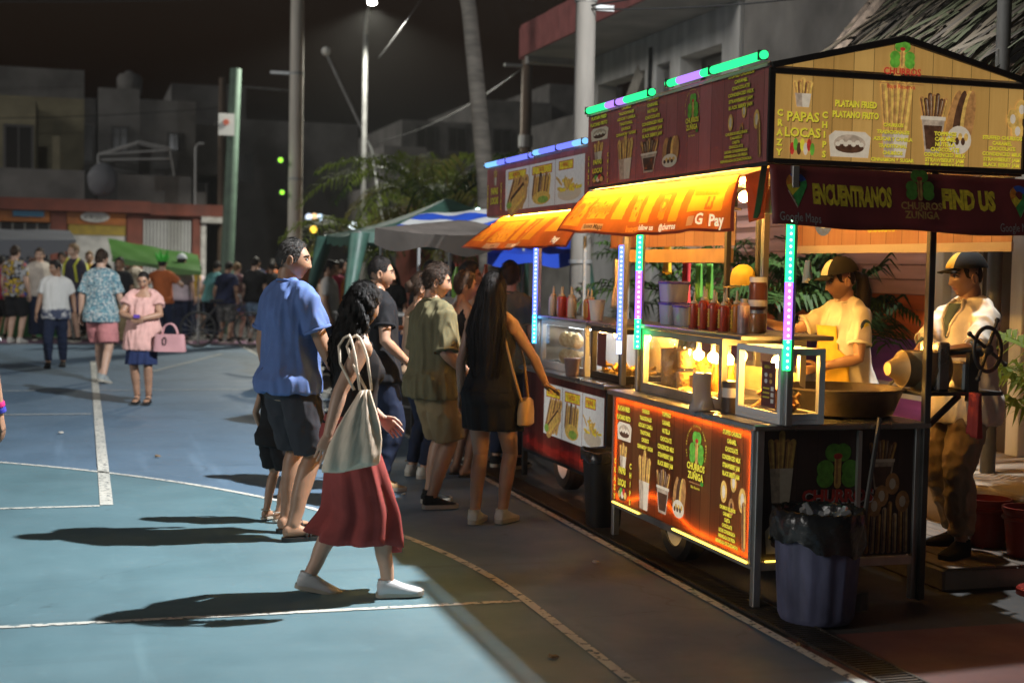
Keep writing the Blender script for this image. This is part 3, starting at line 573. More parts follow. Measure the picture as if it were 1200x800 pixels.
    def crepe(s, a, b, w, h):
        for i, (q, c) in enumerate(((-.22, 'churro'), (.0, 'dark'), (.22, 'gold'), (.34, 'churro'))): s.ell(a + q * w, b + h * .58, w * .17, h * .42, c, -.2 + .25 * q)
        s.ell(a, b + h * .22, w * .42, h * .22, 'paper')
        for i in range(6): s.ell(a - w * .26 + i * w * .10, b + h * (.20 + .07 * (i % 2)), w * .07, h * .06, 'gold' if i % 2 else 'dark')
    def tray(s, a, b, w, h):
        s.poly([(a - w * .45, b), (a + w * .45, b), (a + w * .5, b + h * .8), (a + w * .36, b + h), (a - w * .36, b + h), (a - w * .5, b + h * .8)], 'paper'); s.ell(a, b + h * .52, w * .38, h * .36, 'paper2'); s.ell(a, b + h * .36, w * .34, h * .2, 'dark')
        for i in range(7): s.ell(a - w * .28 + i * w * .093, b + h * (.5 + .08 * (i % 2)), w * .06, h * .09, 'paper')
    def logo(s, a, b, r, words=True, arc=True):
        for q in (0, 1, 2, 3):
            t = PI / 2 + q * PI / 2 if q != 2 else None
            if t is None: continue
            cx, cy = a + .55 * r * math.cos(t), b + .55 * r * math.sin(t) - (.18 * r if q in (1, 3) else 0)
            for e in (-1, 1): s.ell(cx + e * .2 * r * math.sin(t), cy + e * .2 * r * abs(math.cos(t)) + .12 * r * math.sin(t), .38 * r, .36 * r, 'green')
        s.cap(a, b - .62 * r, a, b + .42 * r, .15 * r, 'gold'); s.cap(a - .04 * r, b - .55 * r, a - .04 * r, b + .38 * r, .05 * r, 'churro'); s.ell(a, b + .52 * r, .2 * r, .12 * r, 'redp')
        if arc:
            tx = 'THE ORIGINAL FLAVOR FROM MEXICO'
            for i, ch in enumerate(tx):
                t = rad(205) - rad(230) * i / (len(tx) - 1); s.txt(ch, a + 1.28 * r * math.cos(t), b + .1 * r + 1.22 * r * math.sin(t), .16 * r, 'text', .02, rz=t - PI / 2)
        if words:
            s.txt('CHURROS', a, b - .92 * r, .50 * r, 'text', .045, sh='shadow'); s.txt('ZUÑIGA', a, b - 1.42 * r, .52 * r, 'text', .045, sh='shadow')
            s.rect(a - .9 * r, b - 1.82 * r, 1.6 * r, .05 * r, 'churro'); s.ell(a + .78 * r, b - 1.72 * r, .22 * r, .12 * r, 'leaf'); s.txt('Bajo Reserva', a, b - 2.02 * r, .22 * r, 'text', .01)
def palette(k, e=0, dim=1.0, trans=0):
    cols = dict(text=(.62, .52, .04), shadow=(.05, .02, .01), paper=(.55, .46, .34), paper2=(.36, .27, .19), churro=(.34, .16, .05), gold=(.55, .33, .08), dark=(.07, .03, .015), green=(.10, .30, .03), leaf=(.05, .20, .02), redp=(.42, .03, .02), white=(.66, .65, .62), fries=(.62, .40, .08), bun=(.48, .26, .08), lett=(.22, .34, .05), bluep=(.03, .09, .42), yel=(.68, .52, .03), ora=(.6, .2, .02), grn=(.04, .28, .06))
    if e: return {n: mat('%s_%s' % (k, n), tuple(min(1, x * dim) for x in c), .5, emit=c, es=e, var=.08 if n in ('white', 'paper', 'text') else .30, vs=38) for n, c in cols.items()}
    return {n: mat('%s_%s' % (k, n), tuple(x * dim for x in c), .5, trans=trans, var=.08 if n in ('white', 'paper', 'text') else .30, vs=38) for n, c in cols.items()}
PAL = palette('print'); PAL_B = palette('backlit', .70); PAL_E = palette('endsign', .52)
TOPS = ['TOPPINGS', 'CARAMEL', 'NUTELLA', 'CHOCOLATE', 'CONDENCED MILK', 'STRAWBERRY JAM', 'BLACK BERRY JAM']
STUF = ['STUFFED CHURROS', 'CARAMEL', 'CHOCOLATE', 'CONDENCED MILK', 'STRAWBERRY JAM', 'BLACK BERRY JAM']
TRAD = ['CHURROS', 'TRADICIONALES', 'AZUCAR Y CANELA', 'TRADITIONAL', 'CHURROS', 'CINNAMON & SUGAR']
RELL = ['CHURROS RELLENOS', 'CARAMELO', 'CAJETA', 'CHOCOLATE', 'LECHE CONDENSADA', 'MERMELADA DE FRESA', 'MERMELADA DE ZARZAMORA']
def side_print(parent, o, W, H, pal, x=(0, -1, 0), u=(0, 0, 1)):
    P = Print(parent, o, x, u, W, H, pal); a = W / H / 3.9; s = H
    f = lambda q: q * W
    P.lines(['PLATAIN FRIED', 'PLATANO FRITO'], f(.085), .90 * s, .062 * s, .085 * s, 'text', 'shadow', a)
    P.tray(f(.085), .60 * s, f(.125), .17 * s)
    P.cone(f(.08), .34 * s, f(.07), .22 * s); P.lines(['PAPAS', 'LOCAS'], f(.082), .31 * s, .085 * s, .115 * s, 'text', 'shadow', a); P.ell(f(.082), .09 * s, f(.045), .07 * s, 'dark')
    for i in range(5): P.ell(f(.055 + i * .013), (.08 + .03 * (i % 2)) * s, f(.012), .035 * s, ('gold', 'green', 'paper', 'redp', 'gold')[i])
    P.vert('CRAZY', f(.018), .38 * s, .07 * s, .085 * s, 'text', 'shadow'); P.vert('CHIPS', f(.155), .38 * s, .07 * s, .085 * s, 'text', 'shadow')
    P.lines(TRAD, f(.272), .93 * s, .05 * s, .066 * s, 'text', 'shadow', a); P.cone(f(.265), .03 * s, f(.105), .52 * s)
    P.lines(TOPS, f(.435), .95 * s, .055 * s, .073 * s, 'text', 'shadow', a); P.cup(f(.415), .07 * s, f(.11), .40 * s); P.crepe(f(.535), .09 * s, f(.10), .36 * s)
    P.logo(f(.655), .72 * s, .155 * s)
    P.lines(STUF, f(.885), .94 * s, .05 * s, .066 * s, 'text', 'shadow', a)
    for q, v, r in ((.84, .46, .9), (.90, .56, .8), (.955, .44, 1.0)): P.ell(f(q), v * s, .055 * s * r * 1.2, .10 * s * r, 'gold'); P.ell(f(q), v * s, .03 * s * r, .06 * s * r, 'paper'); 
    P.ell(f(.89), .36 * s, .05 * s, .07 * s, 'churro'); P.ell(f(.89), .36 * s, .022 * s, .035 * s, 'dark'); P.stick(f(.97), .08 * s, f(.965), .40 * s, .035 * s, 'churro')
    P.lines(RELL, f(.87), .335 * s, .04 * s, .047 * s, 'text', 'shadow', a)
    P.done()
def wheel(parent, x, y, r=.25, w=.14):
    o = link('wheel', None, parent, (x, y, r))
    M = MB(); q = []
    for a, b in ((r * .62, -w / 2), (r * .9, -w / 2), (r, -w * .3), (r, w * .3), (r * .9, w / 2), (r * .62, w / 2), (r * .60, 0)): q.append((a, b))
    t = np.linspace(0, 2 * PI, 33)[:-1]; rings = [(V(b, 0, 0), V(0, a, 0), V(0, 0, a)) for a, b in q]; M.loft(rings, 32, closed=True); M.build('tyre', m_rubber, o, smooth=True)
    M = MB(); M.loft([(V(b, 0, 0), V(0, a, 0), V(0, 0, a)) for a, b in ((r * .63, -w * .42), (r * .58, -w * .36), (r * .50, -w * .1), (r * .25, -w * .12), (r * .22, -w * .3), (r * .1, -w * .32))], 28); M.build('rim', m_white, o, smooth=True)
def led_strip(parent, a, b, segs, name='led_strip', wd=.022, n=24, side=(-.3, -.95, 0), es=3.0):
    """segs: list of (t0,t1,colour name)"""
    a, b = V(*a), V(*b); col = dict(green=(.02, 1, .22), purple=(.30, .10, 1), blue=(.10, .16, 1), cyan=(.05, .45, 1), white=(.5, .6, 1))
    mats = [emat('led_' + c, col[c], es) for c in col]; mats2 = [emat('ledpoint_' + c, tuple(.55 + .45 * x for x in col[c]), es * 1.6) for c in col]; keys = list(col)
    M = MB(); D_ = MB()
    for t0, t1, c in segs: M.tube([a + (b - a) * t0, a + (b - a) * (t1 + .0)], wd / 2, 10, keys.index(c))
    o = M.build(name, mats, parent, smooth=True)
    for i in range(n):
        t = (i + .5) / n; c = next(c for t0, t1, c in segs if t0 <= t <= t1); p = a + (b - a) * t + nrm(side) * wd * .5; D_.ball(p, wd * .17, 6, 4, keys.index(c))
    D_.build('led_points', mats2, o)['kind'] = 'stuff'
    return o
def box_part(name, parent, m, *b, bevel=.003): M = MB(); M.box(*b); return M.build(name, m, parent, bevel=bevel)
def case(parent, x0, x1, y0, y1, z0, z1, mf, fr=.03, back=None, name='display_case', divs=(), backh=.93):
    """glass case as one part with frame bars and panes as sub-parts"""
    M = MB(); M.box(x0, x1, y0, y1, z0, z0 + .02); o = M.build(name, mf, parent)
    F = MB()
    for x in (x0, x1 - fr):
        for y in (y0, y1 - fr): F.box(x, x + fr, y, y + fr, z0 + .02, z1)
        for z in (z0 + .021, z1 - fr): F.box(x + .001, x + fr - .001, y0 + fr, y1 - fr, z, z + fr - .001)
    for y in (y0, y1 - fr):
        for z in (z0 + .021, z1 - fr): F.box(x0 + fr, x1 - fr, y + .001, y + fr - .001, z, z + fr - .001)
    for y in divs: F.box(x0 + .002, x0 + fr, y, y + fr, z0 + fr, z1 - fr)
    F.build('case_frame', mf, o)
    G = lambda *b: box_part('pane', o, m_glass, *b, bevel=0)
    G(x0 + .012, x0 + .016, y0 + fr, y1 - fr, z0 + .05, z1 - fr); G(x0 + fr, x1 - fr, y0 + .012, y0 + .016, z0 + .05, z1 - fr); G(x0 + fr, x1 - fr, y1 - .016, y1 - .012, z0 + .05, z1 - fr)
    if back: box_part('back_panel', o, back, x1 - .018, x1 - .010, y0 + fr, y1 - fr, z0 + .03, z0 + (z1 - z0) * backh, bevel=0)
    return o

# --- near cart ------------------------------------------------------
A = thing('food_cart', 'near churro cart with green and purple lights, lit front banner and gabled sign roof', 'food cart', (3.14, 6.26, 0), group='food carts')
L1 = 1.92
for x, y in ((.02, .0), (.02, L1), (.90, .0), (.90, L1)): box_part('leg', A, m_alu, x - .02, x + .02, y - .02, y + .02, 0, .87)
M = MB()
for y in (0, L1): M.box(.04, .88, y - .018, y + .018, .18, .22)
for x in (.02, .90): M.box(x - .018, x + .018, .02, L1 - .02, .181, .219)
M.box(.04, .88, .9, .94, .17, .2); M.build('chassis', m_alu, A)
box_part('floor_pan', A, m_dkst, .045, .875, .03, L1 - .03, .222, .232, bevel=0)
box_part('axle', A, m_dkst, .10, .86, 1.08, 1.12, .20, .215)
wheel(A, .13, 1.12, .22, .13); wheel(A, .80, 1.12, .22, .13)
ct = box_part('counter', A, m_steel, -.035, .95, -.05, L1 + .05, .87, .90, bevel=.006)
m_red_l = plank_vinyl('banner_red_planks_lit', (.60, .28, .10), (.44, .17, .06), 15, 'Y', trans=.55, width=1.85)
m_red = plank_vinyl('banner_red_planks', (.34, .11, .10), (.22, .06, .055), 16, 'Y', width=2.4)
fp = box_part('front_banner', A, m_red_l, -.003, .001, .025, 1.895, .225, .862, bevel=0); fp['label'] = 'backlit red menu banner'
side_print(A, (-.004, 1.895, .225), 1.87, .637, PAL_B)
M = MB(); M.box(-.012, .03, .021, 1.899, .201, .224); M.box(-.012, .03, .021, 1.899, .862, .869); M.box(-.012, .02, .0, .024, .2, .869); M.box(-.012, .02, 1.896, L1, .2, .869); M.build('banner_frame', m_alu, A)
M = MB(); M.tube([(.012, 1.86, .25), (.012, 1.6, .27), (.012, 1.40, .32), (.013, 1.25, .345), (.012, 1.05, .33), (.011, .85, .28), (.012, .70, .25), (.012, .04, .245), (.012, .045, .84), (.013, .9, .848), (.012, 1.875, .845), (.012, 1.88, .28)], .006, 7)
M.build('led_rope', emat('rope_amber', (1, .55, .13), 75), A, smooth='all')
M = MB(); M.tube([(-.016, 1.45, .213), (-.016, 1.88, .213)], .006, 7); M.build('led_edge', emat('rope_yellow', (1, .62, .08), 3.2), A, smooth='all')
M = MB(); M.tube([(-.016, .03, .213), (-.016, .95, .213)], .006, 7); M.build('led_edge', MAT['rope_yellow'], A, smooth='all')
M = MB(); M.tube([(.06, -.02, .225), (.14, -.02, .225)], .005, 7); M.build('led_edge', MAT['rope_yellow'], A, smooth='all')
box_part('inner_panel', A, m_dkst, .10, .11, .03, L1 - .03, .24, .86, bevel=0)
m_endp = plank_vinyl('end_panel_print', (.035, .016, .012), (.022, .011, .009), 8, 'X', width=.9)
ep = box_part('end_panel', A, m_endp, .041, .879, -.004, .0, .23, .865, bevel=0); 
PD = palette('endpanel', 0, .6)
P = Print(A, (.041, -.005, .23), (1, 0, 0), (0, 0, 1), .84, .63, PD)
P.cone(.10, .28, .16, .34); P.tray(.12, .03, .20, .14); P.logo(.41, .44, .125, words=False, arc=False); P.txt('CHURROS', .41, .305, .085, 'redp', .05, sh='white'); P.rect(.20, .24, .42, .012, 'redp'); P.rect(.26, .19, .3, .006, 'dark')
P.cup(.66, .33, .16, .26)
for i in range(9): P.stick(.55 + i * .032, .02, .56 + i * .03, .20 + .03 * (i % 3), .012, 'churro' if i % 2 else 'paper2')
for a_, b_ in ((.66, .30), (.72, .36), (.78, .27), (.62, .25)): P.ell(a_, b_, .04, .055, 'churro'); P.ell(a_, b_, .018, .028, 'paper')
P.done()
M = MB(); M.box(.55, .57, -.03, -.008, .24, .862); M.build('rod', m_alu, A)
# glass cases on the counter
m_goldback = mat('case_back_metal', (.60, .46, .22), .4, .5, var=.15)
c1 = case(A, .12, .62, .66, 1.80, .902, 1.28, m_alu, .035, m_goldback, backh=.50); c1['label'] = 'long glass case lit by three bulbs'
for i, y in enumerate((1.36, 1.16, .96)):
    M = MB(); M.ball((.30, y, 1.150), .030, 16, 10); b_ = M.build('bulb', emat('bulb_warm', (1, .50, .09), 420), c1, smooth='all')
    M = MB(); M.lathe([(.014, 0), (.014, .075)], (.30, y, 1.178), 12); M.build('socket', m_white, b_)
c2 = case(A, .09, .33, -.07, .42, .902, 1.27, m_white, .032, None, 'small_case'); c2['label'] = 'small white framed glass case'
M = MB(); M.ball((.21, .2, 1.19), .03, 14, 9); M.build('bulb', MAT['bulb_warm'], c2, smooth='all')
box_part('shelf', c2, m_steel, .13, .29, -.03, .38, .93, .95)
M = MB(); M.add([(.084, .12, .98), (.084, -.03, .98), (.084, -.03, 1.20), (.084, .12, 1.20)], [(0, 1, 2, 3)]); st = M.build('menu_sticker', mat('sticker_maroon', (.12, .03, .025), .5), c2, fix=False)
P = Print(st, (.083, .12, .98), (0, -1, 0), (0, 0, 1), .15, .22, PAL); P.txt('MENU', .075, .195, .022, 'text', .02)
for i in range(4): P.ell(.05 + .05 * (i % 2), .155 - .03 * (i // 2), .016, .011, 'gold' if i % 2 else 'white')
for i in range(3): P.rect(.02, .085 - i * .022, .07, .008, 'text'); P.rect(.105, .08 - i * .03, .03, .02, 'white')
P.done()
box_part('top_shelf', A, m_steel, .10, .64, .40, 1.86, 1.285, 1.31, bevel=.004)
# posts, roof
for x, y, m in ((.12, -.09, m_alu), (.12, 1.84, m_alu), (.925, -.03, m_dkst), (.925, 1.86, m_alu), (.46, .87, m_alu), (.64, 1.30, m_dkst)):
    box_part('post', A, m, x - .018, x + .018, y - .018, y + .018, (1.31 if x == .46 else .90) if x < .5 else (1.31 if x < .7 else .0), 2.15)
led_strip(A, (.095, -.115, 1.17), (.095, -.115, 1.90), [(0, .2, 'green'), (.2, .58, 'purple'), (.58, 1, 'green')], wd=.040, es=2.6)
led_strip(A, (.09, 1.80, 1.16), (.09, 1.80, 1.88), [(0, .25, 'green'), (.25, .66, 'purple'), (.66, 1, 'green')], wd=.040, es=2.6)
R0, R1, RX = -.05, 2.50, 1.43
M = MB(); M.box(0, RX, R0 + .01, R0 + .03, 2.15, 2.17); M.box(0, RX, R1 - .03, R1 - .01, 2.15, 2.17); M.box(.0, .025, R0 + .03, R1 - .03, 2.15, 2.17); M.box(RX - .025, RX, R0 + .03, R1 - .03, 2.15, 2.17)
for y in (R0 + .012, R1 - .03): M.box(.004, .022, y, y + .016, 2.17, 2.60); M.box(RX - .022, RX - .004, y, y + .016, 2.17, 2.60)
M.box(.3, .32, R0 + .03, R1 - .03, 2.151, 2.168); M.build('roof_frame', m_dkst, A)
m_roof = mat('roof_sheet', (.30, .27, .22), .6, var=.2, vs=2)
M = MB(); M.add([(-.02, R0, 2.62), (-.02, R1, 2.62), (RX / 2, R1, 2.80), (RX / 2, R0, 2.80), (RX + .02, R1, 2.62), (RX + .02, R0, 2.62), (-.02, R0, 2.635), (-.02, R1, 2.635), (RX / 2, R1, 2.815), (RX / 2, R0, 2.815), (RX + .02, R1, 2.635), (RX + .02, R0, 2.635)], [(0, 1, 2, 3), (3, 2, 4, 5), (6, 9, 8, 7), (9, 11, 10, 8), (0, 6, 7, 1), (5, 4, 10, 11), (0, 3, 9, 6), (3, 5, 11, 9), (1, 7, 8, 2), (2, 8, 10, 4)]); M.build('roof', m_roof, A)
box_part('ceiling', A, mat('ceiling_vinyl', (.55, .42, .25), .7, var=.15, vs=3), .026, RX - .026, R0 + .031, R1 - .031, 2.172, 2.178, bevel=0)
sg = box_part('side_sign', A, m_red, -.006, -.001, R0 + .0, R1, 2.17, 2.645, bevel=0); sg['label'] = 'dark red menu sign along the roof'
side_print(A, (-.007, R1, 2.17), R1 - R0, .475, palette('sign', 0, 1.0))
m_tan = plank_vinyl('endsign_planks', (.62, .36, .10), (.45, .24, .06), 13, 'X', emit=.42, width=1.43)
M = MB(); M.box(.02, RX - .02, R0 - .006, R0 - .002, 2.185, 2.585); M.prism([(.06, 2.625), (RX - .06, 2.625), (RX / 2, 2.775)], (0, R0 - .004, 0), (1, 0, 0), (0, 0, 1), -.002, .002); es_ = M.build('end_sign', m_tan, A); es_['label'] = 'backlit tan wood print sign on the gable end'
M = MB(); M.box(-.012, RX + .01, R0 - .02, R0 - .001, 2.587, 2.612); M.box(-.012, .018, R0 - .018, R0 - .001, 2.16, 2.586); M.box(RX - .018, RX + .01, R0 - .018, R0 - .001, 2.16, 2.586); M.box(.019, RX - .019, R0 - .02, R0 - .001, 2.16, 2.184)
M.bar((0, R0 - .01, 2.625), (RX / 2, R0 - .01, 2.795), .02, .03, (0, 0, 1)); M.bar((RX / 2, R0 - .011, 2.795), (RX, R0 - .011, 2.625), .02, .03, (0, 0, 1)); M.build('sign_frame', mat('frame_black', (.018, .012, .01), .5), A)
P = Print(A, (.02, R0 - .0065, 2.185), (1, 0, 0), (0, 0, 1), RX - .04, .40, PAL_E)
P.vert('CRAZY', .028, .215, .042, .047, 'text', 'shadow'); P.cone(.15, .25, .11, .13); P.txt('PAPAS', .15, .20, .062, 'text', .03, sh='shadow'); P.txt('LOCAS', .15, .125, .062, 'text', .03, sh='shadow')
for i in range(7): P.ell(.10 + i * .018, .05 + .02 * (i % 2), .012, .03, ('redp', 'green', 'dark', 'text', 'paper', 'redp', 'green')[i])
P.vert('CHIPS', .268, .215, .042, .047, 'text', 'shadow'); P.lines(['PLATAIN FRIED', 'PLATANO FRITO'], .435, .275, .042, .052, 'text', 'shadow', .80); P.tray(.41, .02, .23, .125)
P.cone(.66, .03, .19, .40, 'gold', .30); P.lines(TRAD, .645, .185, .024, .034, 'text', 'shadow'); P.txt('Bajo Reserva', .68, .375, .03, 'redp', .01)
P.cup(.87, .06, .16, .30); P.crepe(1.02, .06, .17, .32); P.lines(TOPS[:], .94, .155, .027, .026, 'text', 'shadow')
for a_, b_ in ((1.33, .25), (1.38, .30), (1.36, .19)): P.ell(a_, b_, .035, .05, 'gold'); P.ell(a_, b_, .016, .024, 'paper')
P.lines(STUF, 1.27, .15, .026, .027, 'text', 'shadow')
P.logo(.685, .52, .075, words=False, arc=False); P.txt('CHURROS', .685, .447, .045, 'redp', .03); P.rect(.56, .388, .25, .004, 'churro'); P.done()
# lower valance with the map pins
m_val = mat('valance_maroon', (.15, .02, .02), .5, var=.2, vs=3, bump=.2, bs=6, stretch=(2, 2, 1))
def val(a, b): return (-.01 + a, R0 - .03 - .05 * (1 - b / .29) - .012 * math.sin(a * 7) * (1 - b / .29), 1.862 + b - .02 * a / 1.45 + .006 * math.sin(a * 9 + 1) * (1 - b / .29))
G_ = np.array([[val(a, b) for b in np.linspace(0, .29, 9)] for a in np.linspace(0, 1.45, 40)]); M = MB(); M.grid(G_); vl = M.build('valance', m_val, A, smooth='all', fix=False); vl['label'] = 'maroon valance with map pins'
sm = vl.modifiers.new('t', 'SOLIDIFY'); sm.thickness = .004; sm.offset = -1
PV = palette('valance', 0, .9)
def on_val(a0, b0, s_=1.0, dz=.004):
    def f(x, y):
        q = V(*val(a0 + x * s_, b0 + y)); return q + V(0, -dz, 0)
    return f
for t_, a_, b_, z_, bo, sx in (('ENCUENTRANOS', .435, .155, .125, .06, .44), ('FIND US', 1.085, .165, .125, .06, .66)):
    text(vl, t_, (0, 0, 0), (1, 0, 0), (0, 0, 1), z_, PV['shadow'], bo + .03, warp=on_val(a_ + .004, b_ - .004, sx, .004)); text(vl, t_, (0, 0, 0), (1, 0, 0), (0, 0, 1), z_, PV['yel'], bo, warp=on_val(a_, b_, sx, .006))
for a_ in (.145, 1.365): text(vl, 'Google Maps', (0, 0, 0), (1, 0, 0), (0, 0, 1), .062, PV['shadow'], .05, warp=on_val(a_, .038, .66, .004)); text(vl, 'Google Maps', (0, 0, 0), (1, 0, 0), (0, 0, 1), .062, mat('valance_grey', (.30, .29, .27), .5), .0, warp=on_val(a_, .038, .66, .006))
for a_ in (.135, 1.385):
    M = MB(); cols = ['bluep', 'grn', 'yel', 'ora']; c_ = V(a_, .205)
    def pin(t, r): x_, y_ = r * math.cos(t), r * math.sin(t); return (x_, y_)
    for k, (t0, t1) in enumerate(((.35, 2.2), (-.75, .35), (3.6, 4.3), (2.2, 3.6))):
        pts = [(.026 * math.cos(t), .026 * math.sin(t)) for t in np.linspace(t1, t0, 8)] + [(.064 * math.cos(t), .064 * math.sin(t)) for t in np.linspace(t0, t1, 8)]
        if k == 1: pts = [(.018, -.018)] + [(.064 * math.cos(t), .064 * math.sin(t)) for t in np.linspace(-.6, .35, 6)] + [(.024, .009)]; pts = [(0, -.145)] + pts[1:] + [(.02, -.02), (-.028, -.075)]
        if k == 2: pts = [(-.03, -.077), (.02, -.022), (-.0, -.028), (-.026, .0), (-.062, -.012), (-.052, -.04)]
        M.add([on_val(a_, .205, 1, .006)(p[0] * .85, p[1] * .8) for p in pts], [tuple(range(len(pts)))], k)
    rim = [(0, -.155)] + [(.071 * math.cos(t), .071 * math.sin(t)) for t in np.linspace(-.6, PI + .6, 20)]
    M.add([on_val(a_, .205, 1, .004)(p[0] * .85, p[1] * .8) for p in rim], [tuple(range(len(rim)))], 4)
    M.build('map_pin', [PV[c] for c in cols] + [PV['paper']], vl, fix=False)
P = Print(vl, (.69, R0 - .10, 1.87), (1, 0, 0), nrm((0, .16, 1)), .3, .29, palette('valdark', 0, .6)); P.logo(.10, .20, .085, words=False, arc=False); P.txt('CHURROS', .10, .105, .05, 'gold', .03); P.txt('ZUÑIGA', .10, .06, .05, 'gold', .03); P.done()
# awning of the near cart
m_awn = [mat('awning_red', (.60, .17, .035), .5, trans=.62, var=.2, vs=5), mat('awning_yellow_print', (.80, .42, .045), .5, trans=.62), mat('awning_orange_print', (.80, .40, .05), .5, trans=.62, var=.2, vs=8), mat('awning_edge', (.16, .025, .015), .55, trans=.3), mat('awning_pale_print', (.62, .42, .30), .5, trans=.55)]
def make_awning(parent, top, bot, seed, patches, texts, name='awning'):
    (ya, za), (yb, zb) = top; (xa, yc, zc), (xb, yd, zd) = bot; rg = np.random.default_rng(seed); ph = rg.uniform(0, 6, 4)
    def surf(u, v):   # u 0 = left (far) .. 1 = right (near), v 0 top .. 1 bottom
        T_ = V(-.008, ya + (yb - ya) * u, za + (zb - za) * u); B_ = V(xa + (xb - xa) * u, yc + (yd - yc) * u, zc + (zd - zc) * u); p = T_ + (B_ - T_) * v
        w_ = v * (.018 * math.sin(9 * u + ph[0]) + .010 * math.sin(23 * u + ph[1]) + .006 * math.sin(41 * u + ph[2])); return p + V(-1, 0, .3) * w_ + V(-1, 0, 0) * .015 * math.sin(PI * v) + V(0, 0, -.02 * v * math.sin(PI * u))
    nu, nv = 320, 56; Gd = np.array([[surf(i / nu, j / nv) for j in range(nv + 1)] for i in range(nu + 1)]); M = MB(); M.grid(Gd)
    mi = []
    for i in range(nu):
        for j in range(nv):
            u, v = (i + .5) / nu, (j + .5) / nv; k = 0
            if v < .13: k = 1
            for (u0, u1, v0, v1, c) in patches:
                uu = u + .02 * (v - .5)
                if u0 < uu < u1 and v0 < v < v1: k = c
            if k in (1, 2) and v > .16:
                for (u0, u1, v0, v1, c) in patches:
                    if c in (1, 2) and u0 < uu < u1 and v0 < v < v1 and (uu - u0 < .009 or u1 - uu < .009 or v1 - v < .04): k = 0
            if k == 2 and .28 < v < .72 and math.sin(u * 150 + 2 * v) * math.sin(v * 21 + u * 45) > .62: k = 0
            if v > .955 or u < .012 or u > .985: k = 3
            mi.append(k)
    M.m = mi; o = M.build(name, m_awn, parent, smooth='all', fix=False)
    W = abs(yb - ya); H = np.linalg.norm(surf(.5, 1) - surf(.5, 0))
    for t_, u, v, sz, c in texts:
        def wp(x, y, u=u, v=v):
            p = surf(u + x / W, v - y / H); return p + V(-.005, 0, -.001)
        text(o, t_, (0, 0, 0), (1, 0, 0), (0, 0, 1), sz, c, .03, warp=wp)
    return o
PA = {'w': mat('awn_text_white', (.75, .62, .42), .5, emit=(1, .75, .45), es=.55), 'o': mat('awn_text_orange', (.80, .25, .02), .5, emit=(1, .3, .02), es=.5), 'r': mat('awn_text_dark', (.08, .015, .01), .5), 'y': mat('awn_text_yellow', (.7, .3, .03), .5, emit=(1, .35, .03), es=.4)}  # glow put into the lettering stands in for light through the awning
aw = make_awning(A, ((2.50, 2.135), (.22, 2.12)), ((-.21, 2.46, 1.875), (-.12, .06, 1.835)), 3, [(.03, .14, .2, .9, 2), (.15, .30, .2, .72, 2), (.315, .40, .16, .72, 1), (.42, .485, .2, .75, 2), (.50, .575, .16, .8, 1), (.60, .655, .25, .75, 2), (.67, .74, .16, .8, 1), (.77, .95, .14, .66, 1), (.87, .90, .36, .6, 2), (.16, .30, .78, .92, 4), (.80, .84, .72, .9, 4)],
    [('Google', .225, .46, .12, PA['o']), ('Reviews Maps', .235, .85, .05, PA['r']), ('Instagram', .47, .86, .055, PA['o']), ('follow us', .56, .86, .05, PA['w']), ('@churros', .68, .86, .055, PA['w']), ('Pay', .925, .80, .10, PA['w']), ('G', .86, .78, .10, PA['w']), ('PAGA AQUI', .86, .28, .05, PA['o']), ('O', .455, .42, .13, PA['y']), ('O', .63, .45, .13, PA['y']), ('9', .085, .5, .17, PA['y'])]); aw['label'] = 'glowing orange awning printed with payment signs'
box_part('added_light_shield', A, m_alu, -.002, .075, .24, 2.48, 2.052, 2.058, bevel=0)  # unseen plate added to keep the tube's direct light off the ground
M = MB(); M.tube([(.035, .26, 2.10), (.035, 2.46, 2.11)], .011, 8); M.build('tube_light', emat('tube_amber', (1, .50, .10), 175), A, smooth='all')
M = MB(); M.add([(0, .20, 2.12), (-.02, .10, 1.88), (.02, .02, 1.90), (.02, -.02, 2.14)], [(0, 1, 2, 3)]); fl = M.build('end_flap', m_awn[0], A, fix=False); s_ = fl.modifiers.new('t', 'SOLIDIFY'); s_.thickness = .004
M = MB(); M.bar((-.01, -.03, 2.15), (.0, .06, 1.90), .03, .006); M.build('awning_stay', m_dkst, A)
# LED tubes on the roof edge
def roof_tube(parent, y0, y1, z, segs, x=-.03):
    col = dict(green=(.03, 1, .28), purple=(.42, .22, 1), blue=(.16, .20, 1), cyan=(.2, .5, 1)); keys = list(col); M = MB()
    for t0, t1, c in segs: M.tube([(x, y0 + (y1 - y0) * t0, z), (x, y0 + (y1 - y0) * t1, z)], .021, 10, keys.index(c))
    o = M.build('roof_led_tube', [emat('rooftube_' + c, col[c], 1.15) for c in keys], parent, smooth=True)
    for t in (.02, .5, .98): M = MB(); y = y0 + (y1 - y0) * t; M.box(x - .024, x + .026, y - .006, y + .006, z - .024, z + .0235); M.build('clip', m_dkst, o)
roof_tube(A, 2.46, 1.36, 2.655, [(0, .33, 'green'), (.33, .62, 'purple'), (.62, 1, 'green')]); roof_tube(A, 1.14, -.04, 2.675, [(0, .13, 'green'), (.13, .40, 'purple'), (.40, 1, 'green')])
